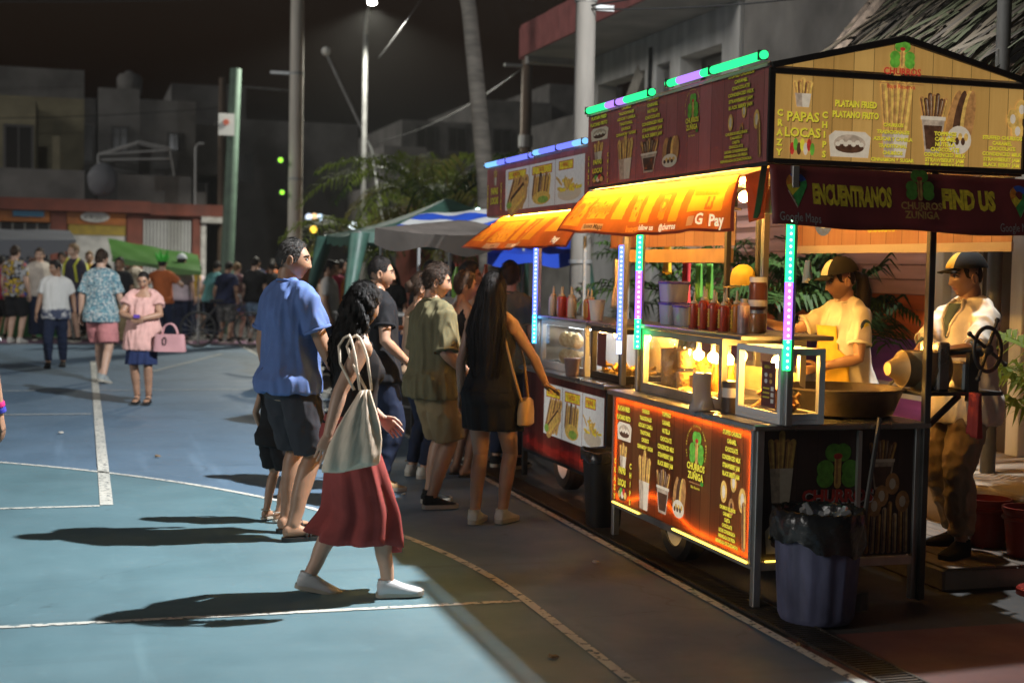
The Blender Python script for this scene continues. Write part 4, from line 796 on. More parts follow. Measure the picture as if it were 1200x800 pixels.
# back banner under the roof
bbm = plank_vinyl('back_banner', (.50, .26, .16), (.38, .17, .10), 14, 'Y', width=2.4, trans=.3)
box_part('back_banner', A, bbm, RX - .012, RX - .008, .0, 2.45, 1.82, 2.14, bevel=0)
box_part('back_banner_hem', A, mat('hem_pale', (.55, .46, .38), .6, trans=.3), RX - .016, RX - .004, .0, 2.45, 1.77, 1.819, bevel=0)
P = Print(A, (RX - .0125, 2.45, 1.83), (0, -1, 0), (0, 0, 1), 2.4, .3, PAL); P.lines(['TOPPINGS', 'CARAMEL', 'CHOCOLATE'], 1.2, .2, .05, .06, 'text', None); P.lines(['ESPECIAL', 'DEL DIA'], 1.75, .2, .06, .075, 'text', None); P.ell(.5, .15, .12, .1, 'bluep'); P.ell(.5, .15, .07, .05, 'white'); P.done()
for x, y in ((.75, 1.05), (.75, 1.75)):
    M = MB(); M.ball((x, y, 2.10), .032, 14, 9); b_ = M.build('roof_bulb', emat('bulb_roof', (1, .54, .13), 200), A, smooth='all'); M = MB(); M.lathe([(.012, 0), (.012, .042)], (x, y, 2.13), 10); M.build('socket', m_white, b_)

# --- far cart ---------------------------------------------------------
Bc = thing('food_cart', 'far snack cart with blue lights, sauce bottles and burger pictures', 'food cart', (3.34, 8.86, 0), group='food carts')
L2 = 1.86
for x, y in ((.02, .0), (.02, L2), (.85, .0), (.85, L2)): box_part('leg', Bc, m_dkst, x - .02, x + .02, y - .02, y + .02, 0, .84)
M = MB()
for y in (0, L2): M.box(.04, .83, y - .018, y + .018, .20, .24)
for x in (.02, .85): M.box(x - .018, x + .018, .02, L2 - .02, .201, .239)
M.build('chassis', m_dkst, Bc)
wheel(Bc, .13, 1.08, .22, .13); wheel(Bc, .75, 1.08, .22, .13)
box_part('counter', Bc, m_steel, -.035, .9, -.03, L2 + .05, .84, .87, bevel=.006)
m_red2 = plank_vinyl('far_banner_planks', (.40, .10, .07), (.24, .05, .04), 18, 'Y', width=1.85, trans=.4)
box_part('front_banner', Bc, m_red2, -.003, .001, .02, L2 - .02, .225, .835, bevel=0)
box_part('side_panel', Bc, mat('side_panel_gold', (.40, .22, .05), .5, .3, var=.2), .04, .83, -.004, .0, .245, .835, bevel=0)
box_part('inner_panel', Bc, m_dkst, .10, .11, .03, L2 - .03, .24, .83, bevel=0)
M = MB(); M.tube([(.03, 1.8, .30), (.03, 1.2, .27), (.03, .7, .30), (.03, .1, .29)], .006, 7); M.build('led_rope', emat('rope_rose', (1, .42, .20), 26), Bc, smooth='all')
def photo_panels(parent, o, W, H, pal, names):
    P = Print(parent, o, (0, -1, 0), (0, 0, 1), W, H, pal); w = W / 3
    for i in range(3):
        P.rect(i * w + .004, 0, w - .008, H, 'white'); P.rect(i * w + w * .12, H * .74, w * (.76 if i < 2 else .5), H * .20, 'redp'); P.rect(i * w + w * .14, H * .755, w * (.72 if i < 2 else .46), H * .17, 'yel')
        P.txt(names[i], i * w + w * (.5 if i < 2 else .37), H * .845, H * .12, 'redp', .02)
    for k in range(5): P.stick(w * (.15 + .14 * k), H * .12, w * (.40 + .13 * k), H * .66, w * .075, ('bun', 'gold', 'churro', 'gold', 'bun')[k])
    P.stick(w * .30, H * .10, w * .80, H * .42, w * .15, 'bun'); P.cap(w * .33, H * .14, w * .78, H * .43, w * .06, 'gold'); P.ell(w * .18, H * .12, w * .12, H * .08, 'lett')
    for k in range(6): P.stick(w * (1.18 + .11 * k), H * .28, w * (1.24 + .11 * k), H * (.68 - .05 * (k % 2)), w * .055, ('churro', 'gold', 'dark', 'gold', 'churro', 'fries')[k])
    P.ell(w * 1.5, H * .2, w * .34, H * .15, 'fries'); P.ell(w * 1.56, H * .16, w * .2, H * .08, 'lett')
    P.ell(w * 2.5, H * .22, w * .40, H * .16, 'paper')
    r = np.random.default_rng(2)
    for k in range(34): a_, b_ = w * (2.5 + r.normal(0, .14)), H * (.28 + abs(r.normal(0, .13))); t_ = r.uniform(0, PI); P.cap(a_, b_, a_ + w * .16 * math.cos(t_), b_ + H * .1 * math.sin(t_), w * .018, ('fries', 'gold', 'yel')[k % 3])
    P.done()
photo_panels(Bc, (-.004, 1.32, .40), 1.30, .38, palette('farfront', .25), ('BURRITOS', 'TACOS', 'PAPAS'))
c3 = case(Bc, .10, .55, .72, 1.74, .872, 1.24, m_white, .032, m_white); c3['label'] = 'glass case lit white with bags of snacks'
M = MB(); M.tube([(.30, .80, 1.195), (.30, 1.66, 1.195)], .012, 8); M.build('tube_light', emat('tube_white', (.85, .95, 1), 26), c3, smooth='all')
c4 = case(Bc, .10, .55, .02, .60, .872, 1.24, m_dkst, .034, m_goldback); c4['label'] = 'dark framed case with yellow food'
M = MB(); M.ball((.40, .3, 1.17), .028, 14, 9); M.build('bulb', MAT['bulb_warm'], c4, smooth='all')
M = MB(); M.add([(.095, .45, .97), (.095, .28, .97), (.095, .28, 1.20), (.095, .45, 1.20)], [(0, 1, 2, 3)]); M.build('menu_sticker', MAT['sticker_maroon'], c4, fix=False)
box_part('top_shelf', Bc, m_steel, .08, .60, .0, 1.78, 1.245, 1.27, bevel=.004)
for x, y, m in ((.10, -.03, m_alu), (.10, 1.84, m_alu), (.85, -.01, m_dkst), (.85, 1.85, m_alu)): box_part('post', Bc, m, x - .018, x + .018, y - .018, y + .018, .87 if x < .5 else 0, 2.08)
led_strip(Bc, (.07, -.03, 1.08), (.07, -.03, 1.80), [(0, .12, 'white'), (.12, 1, 'blue')], wd=.036, es=2.6); led_strip(Bc, (.06, 1.80, 1.05), (.06, 1.80, 1.80), [(0, .3, 'cyan'), (.3, 1, 'blue')], wd=.036, es=2.6)
Q0, Q1 = .0, 2.86
sg = box_part('side_sign', Bc, plank_vinyl('far_sign_planks', (.36, .11, .10), (.24, .07, .06), 18, 'Y', width=2.8), -.05, -.045, Q0 + .3, Q1, 2.07, 2.47, bevel=0)
photo_panels(Bc, (-.0515, 2.30, 2.10), 1.92, .33, palette('farsign', .08, .8), ('BURRITOS', 'TACOS', 'PAPAS'))
P = Print(Bc, (-.0515, Q1, 2.07), (0, -1, 0), (0, 0, 1), .55, .4, palette('sign', 0, 1.0)); P.vert('CRAZY', .06, .24, .05, .045, 'text'); P.vert('CHIPS', .46, .24, .05, .045, 'text'); P.txt('PAPAS', .26, .2, .075, 'text'); P.txt('LOCAS', .26, .12, .075, 'text'); P.cone(.26, .25, .1, .13); P.done()
M = MB(); M.box(-.04, .95, Q0, Q1, 2.475, 2.49); M.box(-.04, .95, Q0, Q1, 2.06, 2.075); M.build('roof', mat('far_roof', (.28, .2, .13), .6, var=.2), Bc)
M = MB(); M.box(.0, .02, .0, .02, 2.08, 2.47); M.box(.9, .92, .0, .02, 2.08, 2.47); M.box(.0, .02, Q1 - .05, Q1 - .03, 2.08, 2.47); M.build('roof_post', m_dkst, Bc)
box_part('end_sign', Bc, mat('far_end_sign', (.55, .25, .06), .5, emit=(1, .4, .08), es=.5), .0, .92, .29, .294, 2.08, 2.46, bevel=0)
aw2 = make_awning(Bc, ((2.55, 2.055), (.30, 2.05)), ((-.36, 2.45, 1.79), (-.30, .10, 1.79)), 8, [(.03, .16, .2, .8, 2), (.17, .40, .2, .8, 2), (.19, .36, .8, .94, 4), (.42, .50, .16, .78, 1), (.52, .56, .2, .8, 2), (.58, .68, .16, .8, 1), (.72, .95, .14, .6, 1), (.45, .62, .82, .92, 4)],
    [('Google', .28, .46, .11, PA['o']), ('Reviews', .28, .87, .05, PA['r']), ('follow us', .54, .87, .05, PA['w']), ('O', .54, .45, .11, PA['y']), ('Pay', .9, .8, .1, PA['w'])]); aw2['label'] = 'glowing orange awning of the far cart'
box_part('added_light_shield', Bc, m_alu, -.01, .07, .30, 2.52, 1.985, 1.991, bevel=0)  # same added plate below the far cart's tube, blocks its downward light
M = MB(); M.tube([(.03, .33, 2.03), (.03, 2.5, 2.03)], .010, 8); M.build('tube_light', MAT['tube_amber'], Bc, smooth='all')
roof_tube(Bc, 2.84, 1.55, 2.50, [(0, .3, 'cyan'), (.3, 1, 'blue')], x=-.07); roof_tube(Bc, 1.50, .33, 2.51, [(0, .15, 'cyan'), (.15, .8, 'blue'), (.8, 1, 'cyan')], x=-.07)
box_part('wall_lamp', Bc, emat('lamp_amber', (1, .45, .12), 3), -.02, .0, .14, .17, 2.14, 2.42)
box_part('back_rail', Bc, mat('rail_wood', (.45, .27, .12), .6, var=.2), .86, .90, 0, 1.85, 1.70, 1.80)
box_part('back_banner', Bc, MAT['back_banner'], .91, .915, .0, 2.4, 1.82, 2.05, bevel=0)
# ------------------------------------------------------------------ things on and around the carts
def lathe_thing(name, label, cat, loc, parts, group=None, rz=0, n=18):
    t = thing(name, label, cat, loc, rz, group)
    for nm, prof, m in parts: M = MB(); M.lathe(prof, n=n); M.build(nm, m, t, smooth=35)
    return t
def bottle(label, loc, body, text_m, group, h=.15, r=.029):
    t = lathe_thing('squeeze_bottle', label, 'bottle', loc, [('bottle_body', [(r * .9, 0), (r, .008), (r, h * .80), (r * .85, h * .88), (r * .55, h * .92)], body), ('cap', [(r * .62, h * .92), (r * .62, h * .99), (r * .25, h * 1.02), (.005, h * 1.32), (.003, h * 1.36)], mat('cap_cream', (.62, .52, .33), .5))], group)
    if text_m:
        M = MB()
        for k in range(9): a = PI + (k % 3 - 1) * .35; z = .02 + k * .0115; M.box(-r - .0012, -r + .004, -.012, .012 - .006 * (k % 2), z, z + .007)
        M.build('label_print', text_m, t)
    return t
sq_r, sq_b, sq_y = mat('sauce_red', (.34, .045, .02), .35), mat('sauce_brown', (.20, .07, .025), .35), mat('sauce_amber', (.42, .15, .02), .35)
yl = mat('label_yellow', (.68, .50, .05), .5)
for i in range(8): bottle('%s sauce bottle, %s from the left in the long row on the near cart' % (('red', 'brown', 'red', 'amber')[i % 4], ORD[i]), (3.36 + .045 * (i % 2), 7.52 - i * .066, 1.311), (sq_r, sq_b, sq_r, sq_y)[i % 4], yl, 'sauce bottles on the near cart', .155 + .012 * (i % 3), .031)
m_clear = mat('tub_plastic', (.55, .55, .56), .25, trans=.35); m_lid = mat('tub_lid_blue', (.06, .05, .25), .35)
def tub(label, loc, w=.15, h=.10, fill=None):
    t = thing('plastic_tub', label, 'container', loc)
    M = MB(); M.loft([(V(0, 0, z), V(.08 * k, 0, 0), V(0, w / 2 * k, 0)) for z, k in ((0, .86), (.01, .9), (h, 1.0))], 20, pw=.45); M.build('tub', m_clear, t, smooth=40)
    M = MB(); M.loft([(V(0, 0, z), V(.085 * k, 0, 0), V(0, w / 2 * 1.06 * k, 0)) for z, k in ((h, 1), (h + .012, 1), (h + .016, .9))], 20, pw=.45); M.build('lid', m_lid, t, smooth=40)
    if fill: M = MB(); M.loft([(V(0, 0, z), V(.066 * k, 0, 0), V(0, w / 2 * .86 * k, 0)) for z, k in ((.012, .9), (h * .35, 1), (h * .4, .8))], 16, pw=.5); M.build('filling', fill, t)
tub('clear tub with blue lid at the bottom of the stack on the near cart', (3.45, 8.02, 1.311), .17, .12, sq_y); tub('clear tub with blue lid on top of another tub', (3.45, 8.03, 1.448), .17, .11, mat('cream_fill', (.55, .5, .36), .6)); tub('clear tub of dark sauce with blue lid beside the stacked tubs', (3.45, 7.80, 1.311), .18, .11, sq_b)
lathe_thing('glass_jar', 'amber glass jar under the brown jar on the near cart shelf', 'jar', (3.50, 7.00, 1.311), [('jar_body', [(.045, 0), (.05, .01), (.05, .09), (.044, .105)], mat('jar_amber', (.30, .15, .06), .2)), ('lid', [(.047, .105), (.047, .122)], m_alu)])
lathe_thing('spread_jar', 'tall brown spread jar with pale lid standing on the amber jar', 'jar', (3.50, 7.00, 1.434), [('jar_body', [(.040, 0), (.050, .015), (.050, .06), (.046, .09), (.050, .13), (.042, .15)], mat('spread_brown', (.10, .035, .02), .3)), ('wrap_label', [(.0508, .02), (.0512, .055)], mat('wrap_white', (.6, .55, .5), .5)), ('lid', [(.046, .15), (.046, .178)], m_white)])
lathe_thing('spray_can', 'slim pinkish can beside the amber jar', 'can', (3.36, 6.88, 1.311), [('can_body', [(.03, 0), (.032, .005), (.032, .15), (.02, .165)], mat('can_pink', (.40, .22, .22), .35, .4, col2=(.55, .45, .42), vs=14)), ('top', [(.018, .165), (.018, .185)], m_alu)])
def hung_cap():
    t = thing('cap', 'yellow cap hanging on the inner post of the near cart', 'cap', (3.70, 7.60, 1.56))
    M = MB(); M.loft([(V(0, 0, z), V(.072 * k, 0, 0), V(0, .082 * k, 0)) for z, k in ((0, 1.0), (.04, 1.0), (.08, .9), (.105, .68), (.12, .35), (.123, .1))], 24); M.build('crown', mat('cap_yellow', (.60, .40, .04), .7, bump=.1, bs=50), t, smooth=True)
    M = MB(); M.prism([(.075 * math.cos(a), -.05 - .07 * math.sin(a)) for a in np.linspace(0, PI, 14)], (0, 0, .0), (0, 1, 0), (1, 0, .1), 0, .004); M.build('visor', mat('cap_olive', (.30, .22, .03), .7), t)
hung_cap()
box = lambda name, label, cat, loc, dims, m, bevel=.004: tag(MB().box(-dims[0] / 2, dims[0] / 2, -dims[1] / 2, dims[1] / 2, 0, dims[2]).build(name, m, loc=loc, bevel=bevel), label, cat)
def cloth(name, label, loc, w, h, m, seed=0, axis='y', cat='cloth', thick=.012, taper=.15):
    M = MB(); r = np.random.default_rng(seed); ph = r.uniform(0, 6, 3); P = []
    for i, z in enumerate(np.linspace(h, 0, 14)):
        u_ = 1 - z / h; ww = w * (1 - taper * math.sin(PI * u_) * .6 - taper * (1 - u_)); row = []
        for t in np.linspace(0, 2 * PI, 29)[:-1]: x = .5 * ww * math.cos(t); row.append((thick * math.sin(t) + .012 * math.sin(18 * x / w + ph[0] + 2 * u_) * (.3 + u_), x, z + .01 * math.sin(4 * x / w + ph[1]) * u_))
        P.append(row)
    A_ = np.array(P); M.add(A_.reshape(-1, 3), gridfaces(14, 28) + [tuple(range(28)), tuple(13 * 28 + j for j in range(28))]); o = M.build(name, m, smooth='all', loc=loc); return tag(o, label, cat)
cloth('hanging_cloth', 'red cloth hanging behind the tubs of the near cart', (4.60, 10.46, 1.35), .16, .42, mat('cloth_red', (.45, .03, .03), .8), 1)
cloth('hanging_cloth', 'light blue cloth hanging below the red cloth', (4.60, 10.46, 1.08), .16, .26, mat('cloth_blue', (.30, .38, .5), .8), 2)
for i in range(2): cloth('hanging_bag', ('left bright green bag hanging behind the sauce bottles', 'right bright green bag hanging behind the sauce bottles')[i], (4.60, 10.22 - i * .20, 1.42), .11, .28, mat('bag_green', (.12, .34, .05), .5, trans=.3), 4 + i, cat='bag')['group'] = 'green bags hanging in the near cart'
cloth('hanging_glove', 'yellow rubber glove hanging from the roof of the near cart', (4.40, 10.38, 1.62), .14, .26, mat('glove_yellow', (.55, .34, .015), .5), 7, cat='glove')
cloth('hanging_towel', 'cream towel hanging at the back of the far cart', (3.95, 10.24, 1.34), .24, .38, mat('towel_cream', (.55, .46, .32), .85, bump=.2, bs=60), 9, cat='towel', thick=.04, taper=.5)
tg = cloth('price_tag', 'small cream price tag hanging from the near cart roof', (3.385, 6.24, 1.60), .055, .10, mat('tag_cream', (.62, .56, .40), .6), 11, cat='tag', thick=.002, taper=0)
cloth('price_tag', 'larger cream card hanging above the green post lights', (3.20, 6.32, 1.93), .10, .13, mat('tag_cream2', (.60, .50, .26), .6), 12, cat='tag', thick=.002, taper=0)
# food in the cases
m_crisp = mat('crisps_gold', (.62, .36, .07), .6, col2=(.42, .19, .04), vs=26, bump=.8, bs=50)
m_crisp2 = mat('crisps_pale', (.68, .52, .28), .6, col2=(.48, .30, .12), vs=22, bump=.8, bs=40)
def heap(M, c, r, n, s, seed):
    rg = np.random.default_rng(seed)
    for i in range(n):
        p = V(*c) + rg.uniform(-1, 1, 3) * V(*r); d = rg.normal(size=3); d /= np.linalg.norm(d); M.tube([p - d * s, p + np.cross(d, V(.3, .5, .8)) * s * .3, p + d * s], [s * .3, s * .42, s * .3], 6)
def snack_tub(label, loc, r, h, m, group):
    t = thing('snack_tub', label, 'snack tub', loc, group=group)
    M = MB(); M.lathe([(r * .85, 0), (r, h), (r * 1.06, h), (r * 1.06, h + .008)], n=20, cap=False); M.build('tub', m_clear2, t, smooth=40)
    M = MB(); heap(M, (0, 0, h * .5), (r * .55, r * .55, h * .42), 46, .016, int(loc[1] * 100)); M.lathe([(r * .78, .004), (r * .86, h * .9)], n=14); M.build('crisps', m, t, smooth=40)
m_clear2 = glassmat('tub_clear', dirt=.03)
TUBS = ((3.42, 7.97, .925, .075, .27, 'tall clear tub of golden crisps at the left end of the bulb-lit case'), (3.43, 7.77, .925, .070, .125, 'lower tub of the stacked pair of golden crisps in the bulb-lit case'), (3.43, 7.77, 1.062, .064, .115, 'upper tub of the stacked pair of golden crisps in the bulb-lit case'), (3.43, 7.58, .925, .068, .125, 'single tub of golden crisps beside the stacked pair'), (3.58, 7.68, .925, .07, .15, 'tub of golden crisps at the back of the bulb-lit case'), (3.58, 7.86, .925, .07, .22, 'tall tub of golden crisps at the back of the bulb-lit case'))
for x, y, z, r, h, lb in TUBS: snack_tub(lb, (x, y, z), r, h, m_crisp, 'crisp tubs in the near cart case')
for i, (x, y) in enumerate(((3.46, 7.44), (3.43, 7.36), (3.50, 7.30))): lathe_thing('syrup_bottle', ('left amber syrup bottle in the bulb-lit case', 'middle amber syrup bottle in the bulb-lit case', 'right amber syrup bottle in the bulb-lit case')[i], 'bottle', (x, y, .925), [('bottle_body', [(.03, 0), (.032, .01), (.032, .11), (.014, .15), (.012, .19)], mat('syrup_amber', (.50, .22, .03), .2, trans=.3)), ('cap', [(.014, .19), (.014, .205)], m_white)], 'syrup bottles in the near cart case')
t = thing('churro_tray', 'steel tray of churros lying in the bulb-lit case', 'tray', (3.36, 7.30, .925)); M = MB(); M.box(-.08, .05, -.32, .32, 0, .012); M.build('tray', m_steel, t, bevel=.004)
for i in range(9): M = MB(); y = -.27 + i * .066; M.tube([(-.07, y, .026), (-.01, y + .01, .030), (.04, y - .005, .026)], .013, 8); M.build('churro', mat('churro_fried', (.50, .27, .07), .6, bump=.5, bs=60), t, smooth=True)
t = thing('churro_basket', 'pile of golden churros in the small white case', 'churros', (3.35, 6.44, .951)); M = MB(); heap(M, (0, 0, .05), (.055, .15, .04), 34, .035, 5); o = M.build('churros', MAT['churro_fried'], t, smooth=True); o['kind'] = 'stuff'; M = MB(); M.box(-.07, .07, -.18, .18, 0, .006); M.build('tray', m_steel, t)
for i, (y, z) in enumerate(((10.42, .90), (10.30, .90), (10.17, .90), (10.04, .90), (10.42, 1.03), (10.29, 1.03), (10.15, 1.03))):
    t = thing('snack_bag', '%s bag of pale crisps from the left, %s layer, white lit case' % (ORD[i % 4], ('bottom', 'upper')[i // 4]), 'snack bag', (3.58, y, z), rz=.2 * (i % 3), group='snack bags in the far cart case'); M = MB(); M.ball((0, 0, .062), (.05, .068, .062), 14, 8); P = M.v[0]; M.v[0] = P + (wav(P, [60, 120], i) * .006)[:, None]; M.build('bag', m_crisp2, t, smooth='all')
lathe_thing('sauce_tub', 'small white tub with red cap inside the white lit case', 'tub', (3.56, 9.86, .895), [('tub_body', [(.04, 0), (.045, .10)], m_white), ('red_top', [(.015, .10), (.012, .15)], sq_r)])
t = thing('fries_tray', 'tray heaped with yellow fries in the dark case of the far cart', 'fries', (3.62, 9.18, .895)); M = MB(); heap(M, (0, 0, .04), (.13, .19, .035), 70, .035, 9); o = M.build('fries', mat('fries_yellow', (.68, .42, .06), .6), t, smooth=True); o['kind'] = 'stuff'; M = MB(); M.box(-.16, .16, -.22, .22, 0, .006); M.build('tray', m_steel, t)
cols2 = [(.55, .50, .42), (.60, .2, .05), (.45, .05, .03), (.5, .04, .03)]
for i in range(5): bottle('squeeze bottle, %s from the left in the row on the far cart shelf' % ORD[i], (3.52 + .03 * (i % 2), 10.56 - i * .112, 1.271), mat('squeeze_%d' % (i % 4), cols2[i % 4], .35), mat('label_white', (.6, .6, .55), .5) if i < 2 else None, 'left sauce bottles on the far cart', .17, .034)
for i in range(2): bottle(('amber squeeze bottle beside the foam cup on the far cart', 'dark red squeeze bottle next to the foam cup on the far cart')[i], (3.54, 9.82 - i * .075, 1.271), (sq_y, mat('squeeze_3', cols2[3], .35))[i], yl, 'right sauce bottles on the far cart', .165, .032)
lathe_thing('foam_cup', 'white foam cup on the far cart shelf beside the sauces', 'cup', (3.50, 9.52, 1.271), [('cup_body', [(.042, 0), (.058, .14), (.062, .14), (.062, .15), (.055, .15)], mat('foam_white', (.62, .60, .58), .6))])
lathe_thing('foam_cup', 'translucent cup on the far cart counter in front of the case', 'cup', (3.36, 9.62, .871), [('cup_body', [(.045, 0), (.06, .12), (.064, .12), (.06, .13)], mat('cup_pinkish', (.42, .33, .33), .4, trans=.3))])
cloth('plastic_bag', 'crumpled clear plastic bag on the near cart counter', (3.14, 6.90, .90), .17, .20, mat('bag_film', (.50, .46, .44), .25, trans=.45), 21, cat='bag', thick=.05, taper=.5)
t = lathe_thing('napkin_holder', 'dark tin with white print beside the plastic bag', 'tin', (3.27, 6.80, .901), [('tin_body', [(.055, 0), (.057, .005), (.057, .16), (.05, .165)], mat('tin_dark', (.05, .035, .03), .4)), ('band', [(.0575, .08), (.0578, .13)], mat('tin_white', (.55, .5, .45), .5))])
# frying pan with loop handles
t = thing('frying_pan', 'wide deep steel pan with loop handles on the end of the near cart', 'pan', (3.815, 6.63, .902))
M = MB(); M.lathe([(.24, 0), (.265, .012), (.315, .135), (.335, .14), (.335, .148), (.312, .148), (.262, .03), (.1, .022), (.01, .022)], n=48); M.build('bowl', mat('pan_steel', (.13, .105, .075), .42, .85, var=.3, vs=8, bump=.1, bs=30), t, smooth=40)
for s_ in (-1, 1): M = MB(); M.tube([(s_ * .32 * math.cos(.25 * (1 if k else 1)) + s_ * .05 * math.sin(PI * q), .07 * math.cos(PI * q), .125 + .07 * math.sin(PI * q)) for k, q in enumerate(np.linspace(0, 1, 9))], .008, 8); M.build('handle', m_dkst, t, smooth=True)
M = MB(); M.lathe([(.275, .06), (.01, .062)], n=40); M.build('oil', mat('oil_gold', (.30, .16, .03), .08, coat=.5), t, smooth=True)
# churro press with hand wheel
t = thing('churro_press', 'churro press with spoked hand wheel on a bracket at the cart end', 'churro press', (4.07, 6.23, 0))
M = MB(); M.box(-.02, .46, .02, .26, 1.03, 1.05); M.bar((.0, .05, .84), (.22, .05, 1.03), .025, .025); M.build('bracket', m_dkst, t)
M = MB(); M.loft([(V(.06, .15, 1.05) + V(0, 0, z), V(a, 0, 0), V(0, a * .9, 0)) for z, a in ((0, .05), (.04, .085), (.12, .10), (.2, .10))], 24); M.loft([(V(.14, .15, 1.16) + V(x, 0, 0), V(0, .085, 0), V(0, 0, .095)) for x in (-.20, -.05, .04, .05)], 24); M.loft([(V(-.06, .15, 1.16) + V(x, 0, 0), V(0, r, 0), V(0, 0, r)) for x, r in ((0, .09), (-.03, .06), (-.08, .035))], 20); M.build('barrel', mat('press_brass', (.36, .27, .14), .5, .6, var=.2, vs=7), t, smooth=40)
M = MB(); M.box(.10, .17, .06, .24, 1.05, 1.30); M.box(.24, .29, .05, .25, 1.05, 1.20); M.build('block', m_steel, t, bevel=.01)
M = MB(); M.tube([(.18, .15, 1.24), (.34, .02, 1.27)], .018, 10); M.build('shaft', m_dkst, t, smooth=True)
W_ = link('hand_wheel', None, t, (.33, -.02, 1.27)); ax = nrm((.35, -1, .05)); e1 = nrm(np.cross(ax, (0, 0, 1))); e2 = np.cross(e1, ax)
M = MB(); rg_ = [(e1 * .112 * math.cos(q) + e2 * .112 * math.sin(q)) for q in np.linspace(0, 2 * PI, 41)[:-1]]
M.loft([(p, nrm(p) * .011, ax * .011) for p in rg_], 8, closed=True); M.build('rim', m_dkst, W_, smooth='all')
for k in range(4): q = .5 + k * PI / 2; d_ = e1 * math.cos(q) + e2 * math.sin(q); M = MB(); M.tube([d_ * .02, d_ * .165], [.010, .009], 8); M.ball(d_ * .168, .014, 8, 6); M.build('spoke', m_dkst, W_, smooth=True)
M = MB(); M.ball((0, 0, 0), .03, 14, 8); M.build('hub', m_dkst, W_, smooth=True)
M = MB(); M.box(.26, .32, .03, .06, 1.00, 1.25); M.build('stand', m_dkst, t)
cloth('hanging_rag', 'dark red rag hanging under the churro press', (4.33, 6.20, .83), .10, .22, mat('rag_red', (.30, .03, .02), .85), 31, cat='rag', thick=.02)
# waste bins
t = thing('waste_barrel', 'ribbed blue grey waste barrel with a black bag liner by the near cart', 'waste bin', (3.34, 5.98, 0))
n_ = 72; th = np.arange(n_) / n_ * 2 * PI; rib = np.clip(np.cos(th * 14) * 3, -1, 1) * .004; P = []
for z, r in ((0, .165), (.012, .172), (.03, .176), (.25, .19), (.46, .202), (.50, .204)): k = 1 if .02 < z < .48 else 0; P.append(np.stack([np.cos(th) * (r + rib * k), np.sin(th) * (r + rib * k), 0 * th + z], -1))
A_ = np.array(P); M = MB(); M.add(A_.reshape(-1, 3), gridfaces(len(A_), n_) + [tuple(range(n_ - 1, -1, -1))]); M.build('barrel', mat('barrel_blue', (.085, .09, .155), .55, var=.45, vs=7, stretch=(1, 1, .4), bump=.1, bs=30), t, smooth=40)
rr2 = np.random.default_rng(4); P = []
for z, r in ((.36, .222), (.40, .225), (.47, .222), (.525, .216), (.53, .205), (.50, .195), (.40, .185), (.36, .14), (.37, .02)):
    w_ = .006 * np.sin(th * 9 + z * 20) + .005 * np.sin(th * 17 - z * 40) + 0 * th; zz = z + (.03 * np.sin(th * 2 + 1) + .012 * np.sin(th * 7)) * (1 if z < .39 and r > .2 else .1) + .004 * np.sin(th * 23 + z * 60); P.append(np.stack([np.cos(th) * (r + w_), np.sin(th) * (r + w_), zz], -1))
A_ = np.array(P); M = MB(); M.add(A_.reshape(-1, 3), gridfaces(len(A_), n_)); M.build('bag_liner', mat('bin_bag_black', (.012, .012, .012), .25, bump=.3, bs=25), t, smooth='all', fix=False)
t = thing('foil_wrapper', 'pile of crumpled foil and cups inside the waste barrel', 'rubbish', (3.34, 5.98, .385)); M = MB(); heap(M, (.04, 0, .07), (.10, .10, .05), 26, .05, 12); o = M.build('foil', mat('foil', (.5, .5, .5), .3, .6), t, smooth=30); o['kind'] = 'stuff'
t = thing('broom', 'dark broom handle leaning on the near cart end behind the barrel', 'broom', (3.62, 6.10, 0)); M = MB(); M.tube([(-.02, 0, .05), (.16, .09, .93)], .012, 8); M.build('handle', m_dkst, t, smooth=True); M = MB(); M.loft([(V(-.05, -.01, .0), V(.12, 0, 0), V(0, .03, 0)), (V(-.03, 0, .08), V(.10, 0, 0), V(0, .025, 0))], 12); M.build('bristles', m_dkst, t)
t = thing('waste_bin', 'black open bin with a torn rim standing between the two carts', 'waste bin', (3.20, 8.50, 0)); M = MB()
M.loft([(V(0, 0, z), V(a, 0, 0), V(0, a, 0)) for z, a in ((0, .095), (.01, .10), (.44, .125), (.47, .135), (.48, .135), (.48, .12), (.06, .09))], 28, pw=.55); M.build('bin', mat('bin_black', (.02, .02, .02), .4), t, smooth=40)
M = MB(); M.loft([(V(0, 0, z), V(a, 0, 0), V(0, a, 0)) for z, a in ((.42, .139), (.485, .141), (.49, .13), (.46, .118))], 28, pw=.55, cap=False); M.v[0] = M.v[0] + (wav(M.v[0], [40, 90], 2) * .012)[:, None] * V(.2, .2, 1); M.build('bag_liner', MAT['bin_bag_black'], t, smooth='all')
for i, (x, y) in enumerate(((4.94, 6.92), (4.97, 6.60))): lathe_thing('bucket', ('red plastic bucket behind the cart man, nearer the cart', 'red plastic bucket at the right edge behind the cart man')[i], 'bucket', (x, y, .113), [('bucket_body', [(.10, 0), (.13, .25), (.138, .25), (.138, .27), (.128, .27), (.10, .02)], mat('bucket_red', (.20, .018, .012), .4)), ('rib', [(.1335, .20), (.138, .205), (.138, .215), (.134, .22)], MAT['bucket_red'])])
lathe_thing('coolant_can', 'red flat lid lying on the step at the right edge', 'lid', (4.8, 6.25, -.016), [('disc', [(.12, 0), (.12, .03), (.11, .04), (.02, .04)], MAT['bucket_red'])])

